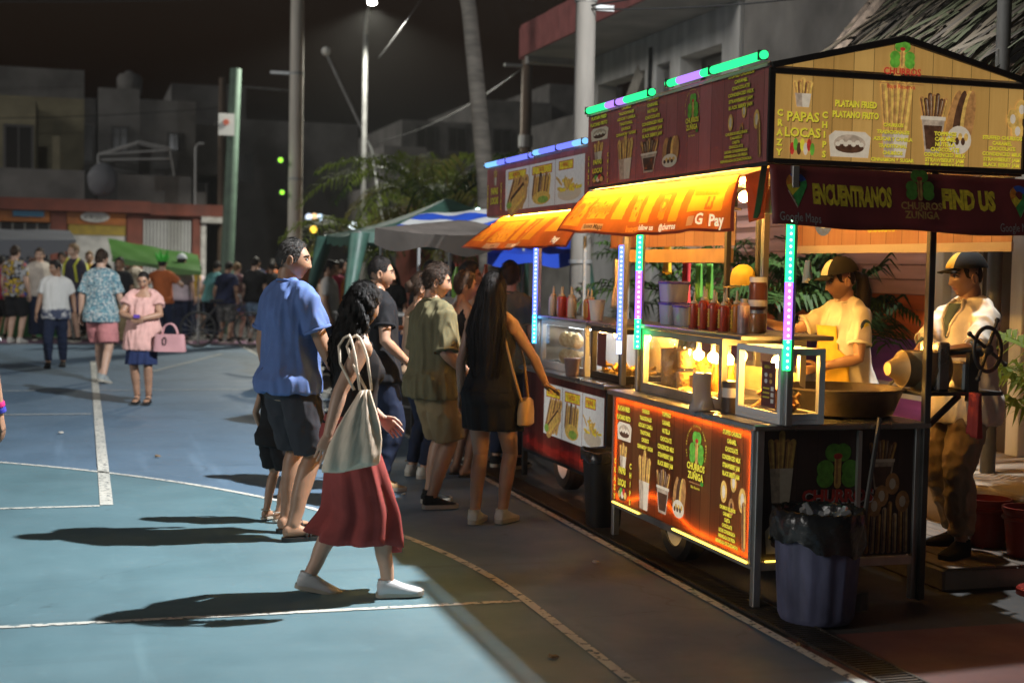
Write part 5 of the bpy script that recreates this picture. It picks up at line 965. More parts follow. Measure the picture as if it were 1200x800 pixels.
# ------------------------------------------------------------------ canopies and stalls
m_gz = mat('gazebo_green', (.055, .13, .10), .45, var=.25, vs=4, bump=.15, bs=12, trans=.15)
gz = thing('gazebo', 'dark green pop-up gazebo with splayed legs behind the queue', 'gazebo', (3.3, 17.6, 0))
cn = [(0, 0, 2.06), (2.9, 0, 2.06), (2.9, 2.6, 2.06), (0, 2.6, 2.06)]; pk = V(1.45, 1.3, 2.58)
for k, ft in enumerate(((-.36, -.45), (3.2, -.4), (3.2, 3.0), (-.4, 3.0))):
    c = V(*cn[k]); M = MB(); M.tube([(*ft, 0), c], .022, 8); M.build('leg', m_galv, gz, smooth=True)
    a = V(*ft, .25); s_ = V(.14, 0, 0) * (1 if k in (0, 3) else -1); M = MB(); M.loft([(a, V(.045, 0, 0), V(0, .045, 0)), (a + (c - a) * .5, V(.06, 0, 0), V(0, .06, 0)), (c - V(0, 0, .02), V(.13, 0, 0), V(0, .09, 0))], 12); M.build('leg_drape', m_gz, gz, smooth=True)
for k in range(4):
    a, b = V(*cn[k]), V(*cn[(k + 1) % 4]); nn = 12; G_ = []
    for i in range(nn + 1):
        u = i / nn; e = a + (b - a) * u; G_.append([e + (pk - e) * v + V(0, 0, -.07 * math.sin(PI * v) - .05 * math.sin(PI * u) * (1 - v)) for v in np.linspace(0, .98, 9)])
    M = MB(); M.grid(np.array(G_)); o = M.build('roof_panel', m_gz, gz, smooth='all', fix=False)
    G_ = np.array([[a + (b - a) * i / 16 + V(0, 0, -.05 * math.sin(PI * i / 16) - z * (1 + .12 * math.sin(i * 1.9))) for z in (0, .06, .12)] for i in range(17)]); M = MB(); M.grid(G_); M.build('valance', m_gz, gz, smooth='all', fix=False)
lathe_thing('sand_weight', 'round pale weight bag tied to the front gazebo leg', 'weight', (3.03, 17.25, .28), [('weight_bag', [(.03, 0), (.11, .04), (.13, .11), (.10, .19), (.03, .22)], m_gr2)])
m_tarp = mat('tarp_taupe', (.065, .055, .048), .45, var=.2, vs=3, bump=.15, bs=8)
def canopy(name, label, corners, m, sag=.12, flap=None, poles=(), z0=0, drop=.16):
    t = thing(name, label, 'canopy'); a, b, c, d = (V(*q) for q in corners)
    def S(u, v): p = (a * (1 - u) + b * u) * (1 - v) + (d * (1 - u) + c * u) * v; return p + V(0, 0, -sag * math.sin(PI * u) * (.4 + .6 * math.sin(PI * v)) + .02 * math.sin(u * 17) * math.sin(v * 9))
    M = MB(); M.grid(np.array([[S(u, v) for v in np.linspace(0, 1, 15)] for u in np.linspace(0, 1, 25)])); M.build('roof_sheet', m, t, smooth='all', fix=False)
    for e in (flap or ()):
        f = {'f': lambda q: S(q, 0), 'l': lambda q: S(0, q), 'r': lambda q: S(1, q), 'b': lambda q: S(q, 1)}[e]
        M = MB(); M.grid(np.array([[f(q) + V(-.01 * k, -.02 * k, -drop * k * (1 + .25 * math.sin(q * 11))) for k in (0, .5, 1)] for q in np.linspace(0, 1, 25)])); M.build('flap', m[0] if isinstance(m, list) else m, t, smooth='all', fix=False)
    for x, y, z in poles: M = MB(); M.tube([(x, y, z0), (x, y, z)], .018, 8); M.build('pole', m_galv, t, smooth=True)
    return t
canopy('tarp_canopy', 'sagging taupe tarpaulin canopy left of the far cart', [(2.55, 12.85, 1.98), (3.45, 11.55, 1.93), (4.7, 12.6, 2.0), (3.7, 14.2, 2.12)], m_tarp, .10, 'fl', [(3.45, 13.6, 1.98), (2.62, 12.9, 1.9), (4.5, 12.6, 1.95)], 0, .15)
def stripes(name, a, b, k):
    m = mat(name, a, .5, trans=.2); n, L, bs_ = nodes_of(m); tc = n.new('ShaderNodeTexCoord'); w_ = n.new('ShaderNodeTexWave'); w_.bands_direction = 'DIAGONAL'; w_.inputs['Scale'].default_value = k; w_.inputs['Distortion'].default_value = .8; w_.inputs['Phase Offset'].default_value = 1.0; L.new(tc.outputs['Object'], w_.inputs[0])
    r = n.new('ShaderNodeValToRGB'); r.color_ramp.interpolation = 'CONSTANT'; r.color_ramp.elements[0].color = (*a, 1); r.color_ramp.elements[1].color = (*b, 1); r.color_ramp.elements[1].position = .5; L.new(w_.outputs['Fac'], r.inputs[0]); L.new(r.outputs[0], bs_.inputs['Base Color']); return m
canopy('striped_canopy', 'bright blue and white canopy behind the taupe tarpaulin', [(3.05, 14.8, 2.00), (4.2, 13.9, 2.10), (4.9, 15.2, 2.38), (3.7, 16.0, 2.24)], stripes('canopy_blue_white', (.02, .08, .50), (.55, .56, .55), .55), .05, 'f', [(3.39, 14.7, 1.93), (4.7, 15.2, 2.15)], 0, .04)
canopy('blue_umbrella', 'blue canopy seen low behind the far cart', [(4.2, 14.9, 1.80), (5.1, 14.2, 1.82), (5.4, 15.6, 2.0), (4.4, 16.2, 2.0)], mat('canopy_blue', (.015, .06, .45), .5, trans=.2), .05, 'f', [(4.7, 15.2, 1.8)], .0, .12)
st = thing('drink_stall', 'dark stall table under the taupe tarpaulin', 'table', (3.3, 12.6, 0)); box_part('table_top', st, m_gr3, -.35, .55, -.5, .6, .92, .96)
for x, y in ((-.3, -.45), (.5, -.45), (-.3, .55), (.5, .55)): box_part('leg', st, m_dkst, x - .02, x + .02, y - .02, y + .02, 0, .92)
box_part('cool_box', st, mat('cooler_white', (.5, .5, .5), .5), -.25, .35, -.35, .35, .96, 1.36, bevel=.02)
for i, (x, y, c) in enumerate(((3.20, 12.35, (.25, .5, .08)), (3.36, 12.28, (.55, .5, .45)), (3.44, 12.25, (.5, .12, .05)))): lathe_thing('soda_bottle', ('green soda bottle with red cap above the queue', 'clear soda bottle with red cap beside the green one', 'orange soda bottle with red cap behind the long-haired girl')[i], 'bottle', (x, y, 1.361), [('bottle_body', [(.04, 0), (.045, .01), (.045, .08), (.040, .11), (.045, .15), (.043, .19), (.018, .26), (.015, .28)], mat('soda_%d' % i, c, .2, trans=.3)), ('cap', [(.018, .28), (.018, .305)], sq_r)])
# gazebo table with dishes
tb = thing('gazebo_table', 'narrow table with an orange cloth and dishes beside the gazebo leg', 'table', (3.55, 18.7, 0)); box_part('table_top', tb, m_gr2, -.3, .6, -.4, .5, .98, 1.01); box_part('cloth', tb, mat('cloth_orange', (.5, .12, .03), .7), -.32, .62, -.42, .0, .80, .84)
for x, y in ((-.25, -.35), (.55, -.35), (-.25, .45), (.55, .45)): box_part('leg', tb, m_gr2, x - .02, x + .02, y - .02, y + .02, 0, .98)
for i in range(4): lathe_thing('dish', '%s white dish from the left on the gazebo table' % ORD[i], 'dish', (3.38 + i * .17, 18.5 + .05 * (i % 2), 1.011), [('bowl', [(.05, 0), (.085, .05), (.09, .055), (.02, .03)], m_white)], 'dishes on the gazebo table')
t = thing('brazier', 'glowing orange brazier cart by the gazebo', 'brazier', (3.15, 21.3, 0)); box_part('tank', t, mat('brazier_red', (.35, .08, .03), .6), -.2, .2, -.2, .2, .5, 1.0)
for x in (-.17, .17):
    for y in (-.17, .17): box_part('leg', t, m_dkst, x - .02, x + .02, y - .02, y + .02, 0, .5)
box_part('hood', t, mat('brazier_copper', (.4, .13, .05), .5, .4), -.22, .22, -.22, .22, 1.35, 1.75); box_part('back_plate', t, MAT['brazier_copper'], -.2, .2, .18, .2, 1.0, 1.35)
M = MB(); M.ball((-.05, -.1, 1.15), (.05, .05, .09), 10, 7); M.build('flame', emat('flame', (1, .45, .05), 6), t, smooth='all')
# stalls at the far left
canopy('stall_canopy', 'dark grey stall canopy at the left edge in front of the shops', [(-3.6, 31.2, 2.02), (-.15, 31.2, 2.05), (-.3, 33.6, 2.3), (-3.6, 33.6, 2.3)], mat('canopy_dark', (.10, .105, .12), .6), .04, 'f', [(-.2, 31.3, 2.0), (-3.4, 31.3, 2.0)], 0, .30)
s1 = thing('snack_stall', 'snack stall with a green skirt lit by a white tube at the left edge', 'stall', (-2.1, 32.0, 0)); box_part('table_top', s1, m_gr2, -1.6, 1.6, -.4, .4, .95, 1.0); box_part('skirt', s1, mat('skirt_green', (.03, .16, .05), .7), -1.6, 1.6, -.41, -.40, .0, .95); box_part('back_shelf', s1, m_gr3, -1.6, 1.6, .2, .4, 1.0, 1.62); M = MB(); M.tube([(-1.5, -.2, 1.86), (1.2, -.2, 1.86)], .022, 8); M.build('tube_light', emat('stall_tube', (.8, .85, 1), 7), s1, smooth='all')
pc = [(.6, .42, .03), (.55, .2, .03), (.45, .05, .03), (.1, .3, .06), (.62, .5, .1)]
for i in range(26): t = box('snack_packet', '%s snack packet from the left in the %s row on the snack stall' % (ORD[i % 13], ('front', 'back')[i // 13]), 'packet', (-3.5 + .22 * (i % 13), 31.78 + .25 * (i // 13), 1.001 + .18 * (i // 13)), (.06, .17, .24) if False else (.18, .06, .24), mat('packet_%d' % (i * 7 % 5), pc[i * 7 % 5], .4)); t['group'] = 'snack packets on the stall'
canopy('green_canopy', 'bright green slanted stall canopy under the shop sign', [(.55, 29.9, 1.72), (2.25, 28.9, 1.45), (2.35, 31.2, 1.80), (.5, 32.2, 2.12)], mat('canopy_green', (.06, .17, .03), .5, trans=.3), .03, 'f', [(.6, 29.95, 1.7), (2.2, 29.0, 1.43)], 0, .10)
s2 = thing('fruit_stall', 'low stall table under the green canopy', 'stall', (1.5, 30.6, 0)); box_part('table_top', s2, m_gr3, -.7, .7, -.4, .4, .85, .9)
for x in (-.65, .65):
    for y in (-.35, .35): box_part('leg', s2, m_dkst, x - .02, x + .02, y - .02, y + .02, 0, .85)
# bicycle
b = thing('bicycle', 'parked bicycle with big wheels beside the green canopy', 'bicycle', (2.12, 28.05, 0), rz=-.12)
for x in (0, 1.02):
    w_ = link('wheel', None, b, (x, 0, .34)); M = MB(); M.loft([(V(.33 * math.cos(q), 0, .33 * math.sin(q)), V(math.cos(q), 0, math.sin(q)) * .022, V(0, .022, 0)) for q in np.linspace(0, 2 * PI, 37)[:-1]], 8, closed=True); M.build('tyre', m_rubber, w_, smooth='all')
    M = MB()
    for k in range(16): q = k * PI / 8; M.tube([(.02 * math.cos(q + 1), 0, .02 * math.sin(q + 1)), (.31 * math.cos(q), 0, .31 * math.sin(q))], .003, 4)
    M.ball((0, 0, 0), .03, 8, 6); M.build('spokes', m_alu, w_)
M = MB()
for p in (((0, 0, .34), (.36, 0, .80)), ((.36, 0, .80), (.43, 0, .30)), ((0, 0, .34), (.43, 0, .30)), ((.36, 0, .78), (.83, 0, .82)), ((.43, 0, .30), (.84, 0, .76)), ((.82, 0, .88), (1.02, 0, .34))): M.tube(p, .018, 8)
M.build('frame', mat('bike_black', (.03, .03, .035), .4), b, smooth=True); M = MB(); M.tube([(.82, 0, .88), (.80, 0, 1.0)], .014, 8); M.tube([(.76, -.28, 1.02), (.80, -.1, 1.0), (.80, .1, 1.0), (.76, .28, 1.02)], .014, 8); M.build('handlebar', m_alu, b, smooth=True); M = MB(); M.loft([(V(x, 0, .90), V(0, a, 0), V(0, 0, .03)) for x, a in ((.22, .08), (.30, .09), (.42, .04), (.48, .02))], 10); M.tube([(.35, 0, .80), (.34, 0, .88)], .014, 8); M.build('saddle', m_rubber, b, smooth=True)
# small far lights
def glow(name, label, loc, r, col, s, cat='light'):
    t = thing(name, label, cat, loc, group='small far lights'); M = MB(); M.ball((0, 0, 0), r, 10, 7); M.build('lens', emat('glow_%.2f_%.2f_%.2f' % col, col, s), t, smooth='all'); box_part('housing', t, m_dkst, -r * 1.3, r * 1.3, r * .8, r * 2, -r * 1.3, r * 1.3); return t
glow('signal_light', 'upper green signal light on the left of the thick pole', (3.93, 30.0, 3.80), .05, (.35, 1, .05), 1.6); glow('signal_light', 'lower green signal light on the left of the thick pole', (3.97, 30.0, 3.13), .045, (.35, 1, .05), 1.6)
for i, (px_, z_, c, s_) in enumerate(((8.02, 3.4, (.7, .8, 1), 1.6), (8.22, 3.42, (1, .6, .3), 1.6), (8.42, 3.4, (.6, .8, 1), 1.6), (8.2, 2.95, (1, .6, .05), 3.0))): glow('far_lamp', ('leftmost pale lamp of the far cluster behind the thick pole', 'warm lamp in the middle of the far cluster', 'bluish lamp at the right of the far cluster', 'bright yellow lamp under the far cluster')[i], (px_, 53.0, z_), .12, c, s_)
glow('far_lamp', 'white lamp low behind the green gazebo roof', (7.3, 40.0, 2.75), .12, (.85, .95, 1), 3); glow('far_lamp', 'pale green lamp beside the far cart sign', (4.55, 16.6, 2.32), .035, (.6, 1, .8), 4)
box('red_awning_box', 'small red roofed kiosk top behind the gazebo', 'kiosk', (6.6, 26.5, 0), (1.6, 1.2, 2.75), m_rust)
# ------------------------------------------------------------------ people
PEND = []
def skinmat(k):
    c = {'light': (.50, .31, .22), 'tan': (.36, .20, .125), 'brown': (.27, .145, .085), 'dark': (.20, .105, .06)}[k]
    return mat('skin_' + k, c, .48, var=.10, vs=9, bump=.05, bs=160)
def hairmat(k):
    c = {'black': (.012, .009, .008), 'brown': (.035, .02, .012), 'grey': (.055, .05, .046), 'sand': (.16, .10, .05), 'red': (.10, .03, .02)}[k]
    return mat('hair_' + k, c, .62, var=.35, vs=22, bump=.35, bs=60, stretch=(1, 1, .12), spec=.22)
MALE = [(.80, .115, .095, 0), (.86, .160, .115, -.01), (.93, .170, .122, -.015), (1.0, .163, .115, -.005), (1.08, .153, .108, 0), (1.16, .155, .108, 0), (1.25, .168, .115, 0), (1.34, .178, .118, 0), (1.41, .170, .105, -.005), (1.46, .130, .083, -.01), (1.50, .074, .064, -.012)]
FEMALE = [(.80, .115, .095, 0), (.86, .166, .12, -.01), (.92, .178, .128, -.02), (1.0, .158, .11, -.005), (1.09, .130, .093, 0), (1.16, .132, .095, 0), (1.25, .148, .113, .012), (1.32, .150, .115, .012), (1.39, .147, .094, -.004), (1.45, .112, .074, -.01), (1.50, .060, .058, -.012)]
def ik(a, t, l1, l2, pole):
    a, t = np.asarray(a, float), np.asarray(t, float); d = t - a; L = np.linalg.norm(d); mx = (l1 + l2) * .995
    if L > mx: t = a + d / L * mx; d = t - a; L = mx
    x = (l1 * l1 - l2 * l2 + L * L) / (2 * L); h = math.sqrt(max(0, l1 * l1 - x * x)); u = d / L
    p = np.asarray(pole, float); p = nrm(p - u * np.dot(p, u))
    return a + u * x + p * h, t
def head_verts(grow=0, na=56, ne=40, chub=0, mask=None):
    az = np.arange(na) / na * 2 * PI; el = np.linspace(-PI / 2 + .06, PI / 2 - .06, ne)
    A, E = np.meshgrid(az, el); dx, dy, dz = np.sin(A) * np.cos(E), np.cos(A) * np.cos(E), np.sin(E)
    t = np.clip(-dz, 0, 1)
    x = dx * .075 * (1 - .30 * t ** 1.6 + .10 * chub * t); y = dy * .098; z = dz * .118
    y = np.where(dy < 0, y * (1 - .42 * t), y * (1 - .12 * t))
    z = np.where((dy < 0) & (dz < -.25), z * (1 - .25 * np.clip(-dy, 0, 1)), z)
    y += np.where(dz > 0, -.006 * dz, 0)
    wf = np.clip(dy * 2.2, 0, 1)
    g = lambda X, Z, cx, cz, sx, sz: np.exp(-((X - cx) / sx) ** 2 - ((Z - cz) / sz) ** 2)
    ax = abs(x)
    nose = np.exp(-(x / .0125) ** 2) * np.clip((.022 - z) / .058, 0, 1) ** 1.15 * np.where(z < -.036, np.exp(-((z + .036) / .008) ** 2), 1)
    y += wf * (.019 * nose + .010 * g(ax, z, .012, -.035, .009, .010) + .006 * g(x, z, 0, .030, .05, .012) - .009 * g(ax, z, .031, .010, .015, .012)
               + .008 * g(x, z, 0, -.058, .020, .006) + .007 * g(x, z, 0, -.070, .018, .006) - .004 * g(x, z, 0, -.064, .03, .003) - .003 * g(x, z, 0, -.080, .03, .006)
               + .012 * g(x, z, 0, -.098, .024, .016) + (.004 + .01 * chub) * g(ax, z, .045, -.03, .022, .025))
    P = np.stack([x, y, z], -1)
    N = np.stack([dx / .075, dy / .098, dz / .118], -1); N /= np.linalg.norm(N, axis=-1, keepdims=True)
    return P, N, (dx, dy, dz)
def head_build(M, T, chub=0, lips=3):
    na, ne = 56, 44
    P, N, d = head_verts(0, na, ne, chub); P = P.reshape(-1, 3)
    f = gridfaces(ne, na) + [tuple(range(na - 1, -1, -1)), tuple((ne - 1) * na + j for j in range(na))]
    st = len(M.m)
    M.add(T(P), f, 0)
    for i, q in enumerate(f[:-2]):
        c = P[list(q)].mean(0)
        if c[1] > .06 and abs(c[0]) < .024 * (1 - abs(c[2] + .064) / .03) and -.075 < c[2] < -.053: M.m[st + i] = 3
    for s in (-1, 1):
        E = MB(); E.ball((s * .031, .0765, .010), (.0145, .012, .0085), 12, 8); M.add(T(np.concatenate(E.v)), E.f, 1)
        E = MB(); E.ball((s * .031, .0848, .010), (.0062, .0048, .0062), 10, 6); M.add(T(np.concatenate(E.v)), E.f, 2)
        E = MB(); E.tube([(s * .012, .0935, .029), (s * .030, .0905, .0355), (s * .046, .0775, .032), (s * .056, .064, .026)], [.0035, .005, .0042, .002], 6); M.add(T(np.concatenate(E.v)), E.f, 4)
        E = MB(); E.tube([(s * .017, .090, .0165), (s * .031, .0895, .0198), (s * .045, .0785, .0135), (s * .051, .070, .0115)], .0026, 5); M.add(T(np.concatenate(E.v)), E.f, 4)
        E = MB(); c = V(s * .0735, -.010, -.004)
        E.loft([(c + V(s * a, b, 0), V(0, ry, 0), V(0, ry * .15, rz)) for a, b, ry, rz in ((-.006, 0, .014, .024), (.004, -.003, .017, .030), (.012, -.008, .019, .033), (.015, -.010, .017, .030), (.010, -.007, .010, .020), (.007, -.006, .003, .006))], 12)
        M.add(T(np.concatenate(E.v)), E.f, 0)
def hand(M, w, d, tdir, side, curl=.5, sp=1.0, m=0, point=False):
    d = nrm(d); t = np.asarray(tdir, float); t = nrm(t - d * np.dot(t, d)); p = -side * np.cross(d, t)
    # palm: wrist to knuckles
    M.loft([(w - d * .03, t * .025, p * .020), (w + d * .005, t * .027, p * .018), (w + d * .035, t * .036, p * .016), (w + d * .075, t * .041, p * .0135), (w + d * .092, t * .038, p * .010)], 12, m)
    for i, (o, L, r) in enumerate(((.030, .070, .0085), (.010, .080, .0088), (-.010, .074, .0085), (-.029, .058, .0075))):
        b = w + d * .086 + t * o; a = 0; pts = [b - d * .012]; dd = d + t * o * 1.6 * sp; dd = nrm(dd)
        c = curl * (1 + .18 * i) * (.15 if point and i == 0 else 1)
        for k, fr in enumerate((.45, .32, .23)):
            pts.append(b); a += c * (.45, .62, .45)[k]; b = b + (dd * math.cos(a) + p * math.sin(a)) * L * fr
        pts.append(b); M.tube(pts, [r, r, r * .95, r * .88, r * .7], 7, m, rnd=True)
    b = w + d * .028 + t * .026; e = b + (d * .65 + t * .62 + p * .25 * (1 + curl)) * .045; g = e + nrm(d * .9 + t * .12 + p * .45 * curl) * .032; h = g + nrm(d * .9 - t * .1 + p * .6 * curl) * .024
    M.tube([b - t * .01, b, e, g, h], [.013, .013, .0105, .0095, .0075], 7, m, rnd=True)
    return p

class Person:
    def __init__(s, label, loc, face, H=1.7, sex='m', fat=0, skin='brown', hair='black', lean=0, side=0, twist=0, hy=0, hp=0, lh=None, rh=None, lp=None, rp=None,
                 lf=(-.10, 0, .075, 6, 0), rf=(.10, 0, .075, -6, 0), curl=(.5, .5), drop=None, vox=.009, lt=None, rt=None, ld=None, rd=None, group=None, chub=None, arm=1.0):
        """face: heading in degrees, 0 = away along the camera's axis, 90 = to the picture's right"""
        s.root = thing('person', label, 'person', loc, -YAW - rad(face), group)
        s.root.scale = (H / 1.75,) * 3; s.sex = sex; s.fat = fat; s.vox = vox; s.hm = hairmat(hair); s.skin = skinmat(skin); s.k = vox / .009
        s.rings = MALE if sex == 'm' else FEMALE; s.chub = fat * .6 if chub is None else chub; s.sk = skin
        hipz = .90; need = .845
        lf = tuple(lf) + (0,) * (5 - len(lf)); rf = tuple(rf) + (0,) * (5 - len(rf))
        if drop is None:
            drop = 0
            for q, sx in ((lf, -1), (rf, 1)):
                h = math.hypot(q[0] - sx * .088, q[1]); mz = q[2] + math.sqrt(max(.05, .855 ** 2 - h * h)); drop = min(drop, mz - hipz)
        s.dz = drop; s.lean, s.side, s.twist = rad(lean), rad(side), rad(twist)
        sw = .170 if sex == 'm' else .150; sw += fat * .012
        s.sh = {-1: s.T(V(-sw, -.008, 1.415)), 1: s.T(V(sw, -.008, 1.415))}
        s.arm = arm
        s.wr, s.el = {}, {}
        for sd, tg, pl in ((-1, lh, lp), (1, rh, rp)):
            if tg is None: tg = (sd * (sw + .075 + .03 * fat), .06, .90 + drop)
            s.el[sd], s.wr[sd] = ik(s.sh[sd], tg, .285, .25, pl if pl is not None else (sd * .35, -1, 0))
        s.hip = {-1: V(-.088, 0, hipz + drop), 1: V(.088, 0, hipz + drop)}; s.kn, s.an, s.ft = {}, {}, {}
        for sd, q in ((-1, lf), (1, rf)):
            yw = rad(q[3]); s.kn[sd], s.an[sd] = ik(s.hip[sd], q[:3], .44, .42, (math.sin(-yw) * .5 + sd * .08, 1, 0)); s.ft[sd] = (yw, rad(q[4]))
        hb = s.T(V(0, .0, 1.60)); Rt = s.R(1.0) @ np.array(Matrix.Rotation(-rad(hy), 3, 'Z') @ Matrix.Rotation(-rad(hp), 3, 'X'))
        s.hR = Rt; s.hc = hb + Rt @ V(0, .014, .037); s.HT = lambda P: np.asarray(P) @ Rt.T + s.hc
        s.hb = hb
        B = MB(); s.torso(B, -.012, et=0.); nb = s.T(V(0, -.012, 1.45))
        nr = .058 if sex == 'm' else .047
        B.tube([nb, s.hc + Rt @ V(0, -.028, -.075), s.hc + Rt @ V(0, -.015, -.03)], [nr + .006 + .008 * fat, nr + .004 * fat, nr * .95], 14, rnd=True)
        for sd in (-1, 1):
            B.tube([s.T(V(sd * .045, -.018, 1.50)), s.T(V(sd * .12, -.014, 1.455)), s.sh[sd]], [.038, .041, .048], 12, rnd=True)
            s.armtube(B, sd, 0, 2.0, 0); s.legtube(B, sd, 0, 2.0, 0); s.foot(B, sd, 1.0)
            B.ball(s.sh[sd] + V(sd * .004, 0, -.012), (.052, .056, .06), 14, 9)
        if sex == 'f':
            for sd in (-1, 1): B.ball(s.T(V(sd * .065, .085, 1.27)), (.062, .062, .062), 14, 9)
        s.body = B
        X = MB(); head_build(X, s.HT, s.chub)
        for sd, tt, dd, cu in ((-1, lt, ld, curl[0]), (1, rt, rd, curl[1])):
            fd = nrm(s.wr[sd] - s.el[sd]) if dd is None else nrm(dd)
            hand(X, s.wr[sd], fd, tt if tt is not None else (-.2 * sd, 1, .15), sd, cu)
        s.extra = X
        lip = mat('lips_' + skin, {'light': (.42, .16, .13), 'tan': (.30, .115, .09), 'brown': (.22, .085, .065), 'dark': (.15, .06, .05)}[skin], .4)
        s.pend('body', B, [s.skin, mat('eye_white', (.62, .6, .56), .2), mat('iris', (.015, .009, .006), .15), lip, s.hm], vox * .9, extra=X, smooth=3)
    def R(s, t):
        return np.array(Matrix.Rotation(-s.twist * t, 3, 'Z') @ Matrix.Rotation(-s.lean * t, 3, 'X') @ Matrix.Rotation(s.side * t, 3, 'Y'))
    def T(s, p):
        p = np.asarray(p, float); t = min(1, max(0, (p[2] - .92) / .25)); t = t * t * (3 - 2 * t); pv = V(0, 0, .97)
        return s.R(t) @ (p - pv) + pv + V(0, 0, s.dz)
    def prof(s, z):
        r = s.rings; zs = [q[0] for q in r]; f = [np.interp(z, zs, [q[i] for q in r]) for i in (1, 2, 3)]
        b = math.exp(-((z - 1.08) / .15) ** 2) * s.fat; h = math.exp(-((z - 1.0) / .3) ** 2) * s.fat
        return f[0] + .035 * b + .015 * h, f[1] + .055 * b + .012 * h, f[2] + .028 * b
    def torso(s, M, e, z0=.80, z1=1.50, hang=0, n=32, flare=0, et=None, bust=True):
        zs = sorted(set([z0, z1] + [q[0] for q in s.rings if z0 < q[0] < z1])); rings = []; top = s.prof(1.30)
        for z in zs:
            a, b, y = s.prof(z)
            if hang and z < .99: a = max(a, .190 + .035 * s.fat - (.006 if s.sex == 'f' else 0)); b = max(b, .142 + .05 * s.fat)
            if hang and z < 1.30: a = max(a, a * (1 - hang) + top[0] * hang * .98); b = max(b, b * (1 - hang) + top[1] * hang)
            ee = e + flare * max(0, (1.2 - z)) if z < 1.4 or et is None else e + (et - e) * (z - 1.4) / .1
            c = s.T(V(0, y, z)); t = min(1, max(0, (z - .92) / .25)); t = t * t * (3 - 2 * t); Rr = s.R(t)
            rings.append((c, Rr @ V(a + ee, 0, 0), Rr @ V(0, b + ee, 0)))
        M.loft(rings, n, pw=.9)
    def _chain(s, pts, f0, f1):
        a, b, c = pts; out = []
        for f in np.linspace(f0, f1, max(3, int((f1 - f0) * 5) + 1)):
            out.append(((a + (b - a) * f) if f <= 1 else (b + (c - b) * (f - 1)), f))
        return out
    def armr(s, f): k = (1 if s.sex == 'm' else .84) * s.arm * (1 + .16 * s.fat); return k * np.interp(f, [0, .4, .9, 1.0, 1.25, 1.7, 2.0], [.054, .050, .041, .041, .043, .033, .027])
    def legr(s, f): k = (1 + .12 * s.fat) * (1.0 if s.sex == 'm' else .96); return k * np.interp(f, [0, .3, .7, 1.0, 1.3, 1.7, 2.0], [.092, .086, .068, .055, .058, .044, .037])
    def armtube(s, M, sd, f0, f1, e, flare=0):
        ch = s._chain((s.sh[sd], s.el[sd], s.wr[sd]), f0, f1); M.tube([p for p, f in ch], [s.armr(f) + e + flare * (f - f0) for p, f in ch], 16, rnd=(e == 0))
    def legtube(s, M, sd, f0, f1, e, flare=0, rnd=None):
        ch = s._chain((s.hip[sd], s.kn[sd], s.an[sd]), f0, f1); M.tube([p + (V(0, -.012, 0) if 1.1 < f < 1.7 else 0) for p, f in ch], [s.legr(f) + e * min(1, .3 + f * 2.2) + flare * (f - f0) for p, f in ch], 20, rnd=(e == 0) if rnd is None else rnd)
    def ffr(s, sd):
        yw, pt = s.ft[sd]; R = np.array(Matrix.Rotation(yw, 3, 'Z') @ Matrix.Rotation(pt, 3, 'X')); return s.an[sd] - R @ V(0, 0, .075), R
    FR = ((-.058, .022, .026, .034), (-.045, .030, .036, .040), (-.01, .034, .046, .050), (.04, .036, .036, .040), (.09, .041, .024, .028), (.13, .044, .018, .021), (.165, .040, .013, .016), (.19, .026, .009, .012))
    def foot(s, M, sd, k, e=0, m=0, y1=9):
        o, R = s.ffr(sd); M.loft([(o + R @ V(0, y, z + e * .5), R @ V(hw * k + e, 0, 0), R @ V(0, 0, hh * k + e)) for y, hw, hh, z in s.FR if y < y1], 14, m, pw=.85)
    def sole(s, M, sd, k, z0, z1, m=0, y0=0, y1=0):
        o, R = s.ffr(sd); F = s.FR
        pts = [(-hw * k, y) for y, hw, _, _ in F] + [(hw * k, y) for y, hw, _, _ in F[::-1]]
        pts = [(0, -.066)] + [(-hw * k, y) for y, hw, _, _ in F[:-1]] + [(-.02 * k, .196), (.02 * k, .196)] + [(hw * k, y) for y, hw, _, _ in F[-2::-1]]
        M.prism([(a, y * 1.04) for a, y in pts], o + R @ V(0, 0, 0), R @ V(1, 0, 0), R @ V(0, 1, 0), z0, z1, m)
    def pend(s, name, M, mats, vox, extra=None, smooth=4, fold=0, fk=(42, 90), seed=0, stretch=(1, 1, .28), zfold=None):
        me = M.mesh(name); o = link(name, me, s.root)
        for q in mats if isinstance(mats, (list, tuple)) else [mats]: me.materials.append(q)
        r = o.modifiers.new('r', 'REMESH'); r.mode = 'VOXEL'; r.voxel_size = vox; r.use_smooth_shade = True
        k = o.modifiers.new('s', 'SMOOTH'); k.factor = .5; k.iterations = smooth
        PEND.append((o, extra, fold, fk, seed, stretch)); return o
    # ---- garments
    def tee(s, m, hem=.82, sl=.62, ease=.022, hang=.7, name='shirt', fold=.008, flare=.03, top=1.49, seed=1, slf=.02):
        top = max(top, 1.505) if top > 1.45 else top
        M = MB(); s.torso(M, ease, hem, top, hang, et=.014, flare=flare)
        for sd in (-1, 1):
            M.tube([s.T(V(sd * .05, -.018, 1.49)), s.T(V(sd * .12, -.014, 1.455)), s.sh[sd]], [.052, .058, .065], 14, rnd=True)
            if sl > 0: M.ball(s.sh[sd] + V(sd * .002, 0, -.014), (.064, .070, .072), 14, 9); s.armtube(M, sd, 0, sl, .017, slf)
        if s.sex == 'f':
            for sd in (-1, 1): M.ball(s.T(V(sd * .062, .085, 1.27)), (.074, .074, .075), 14, 9)
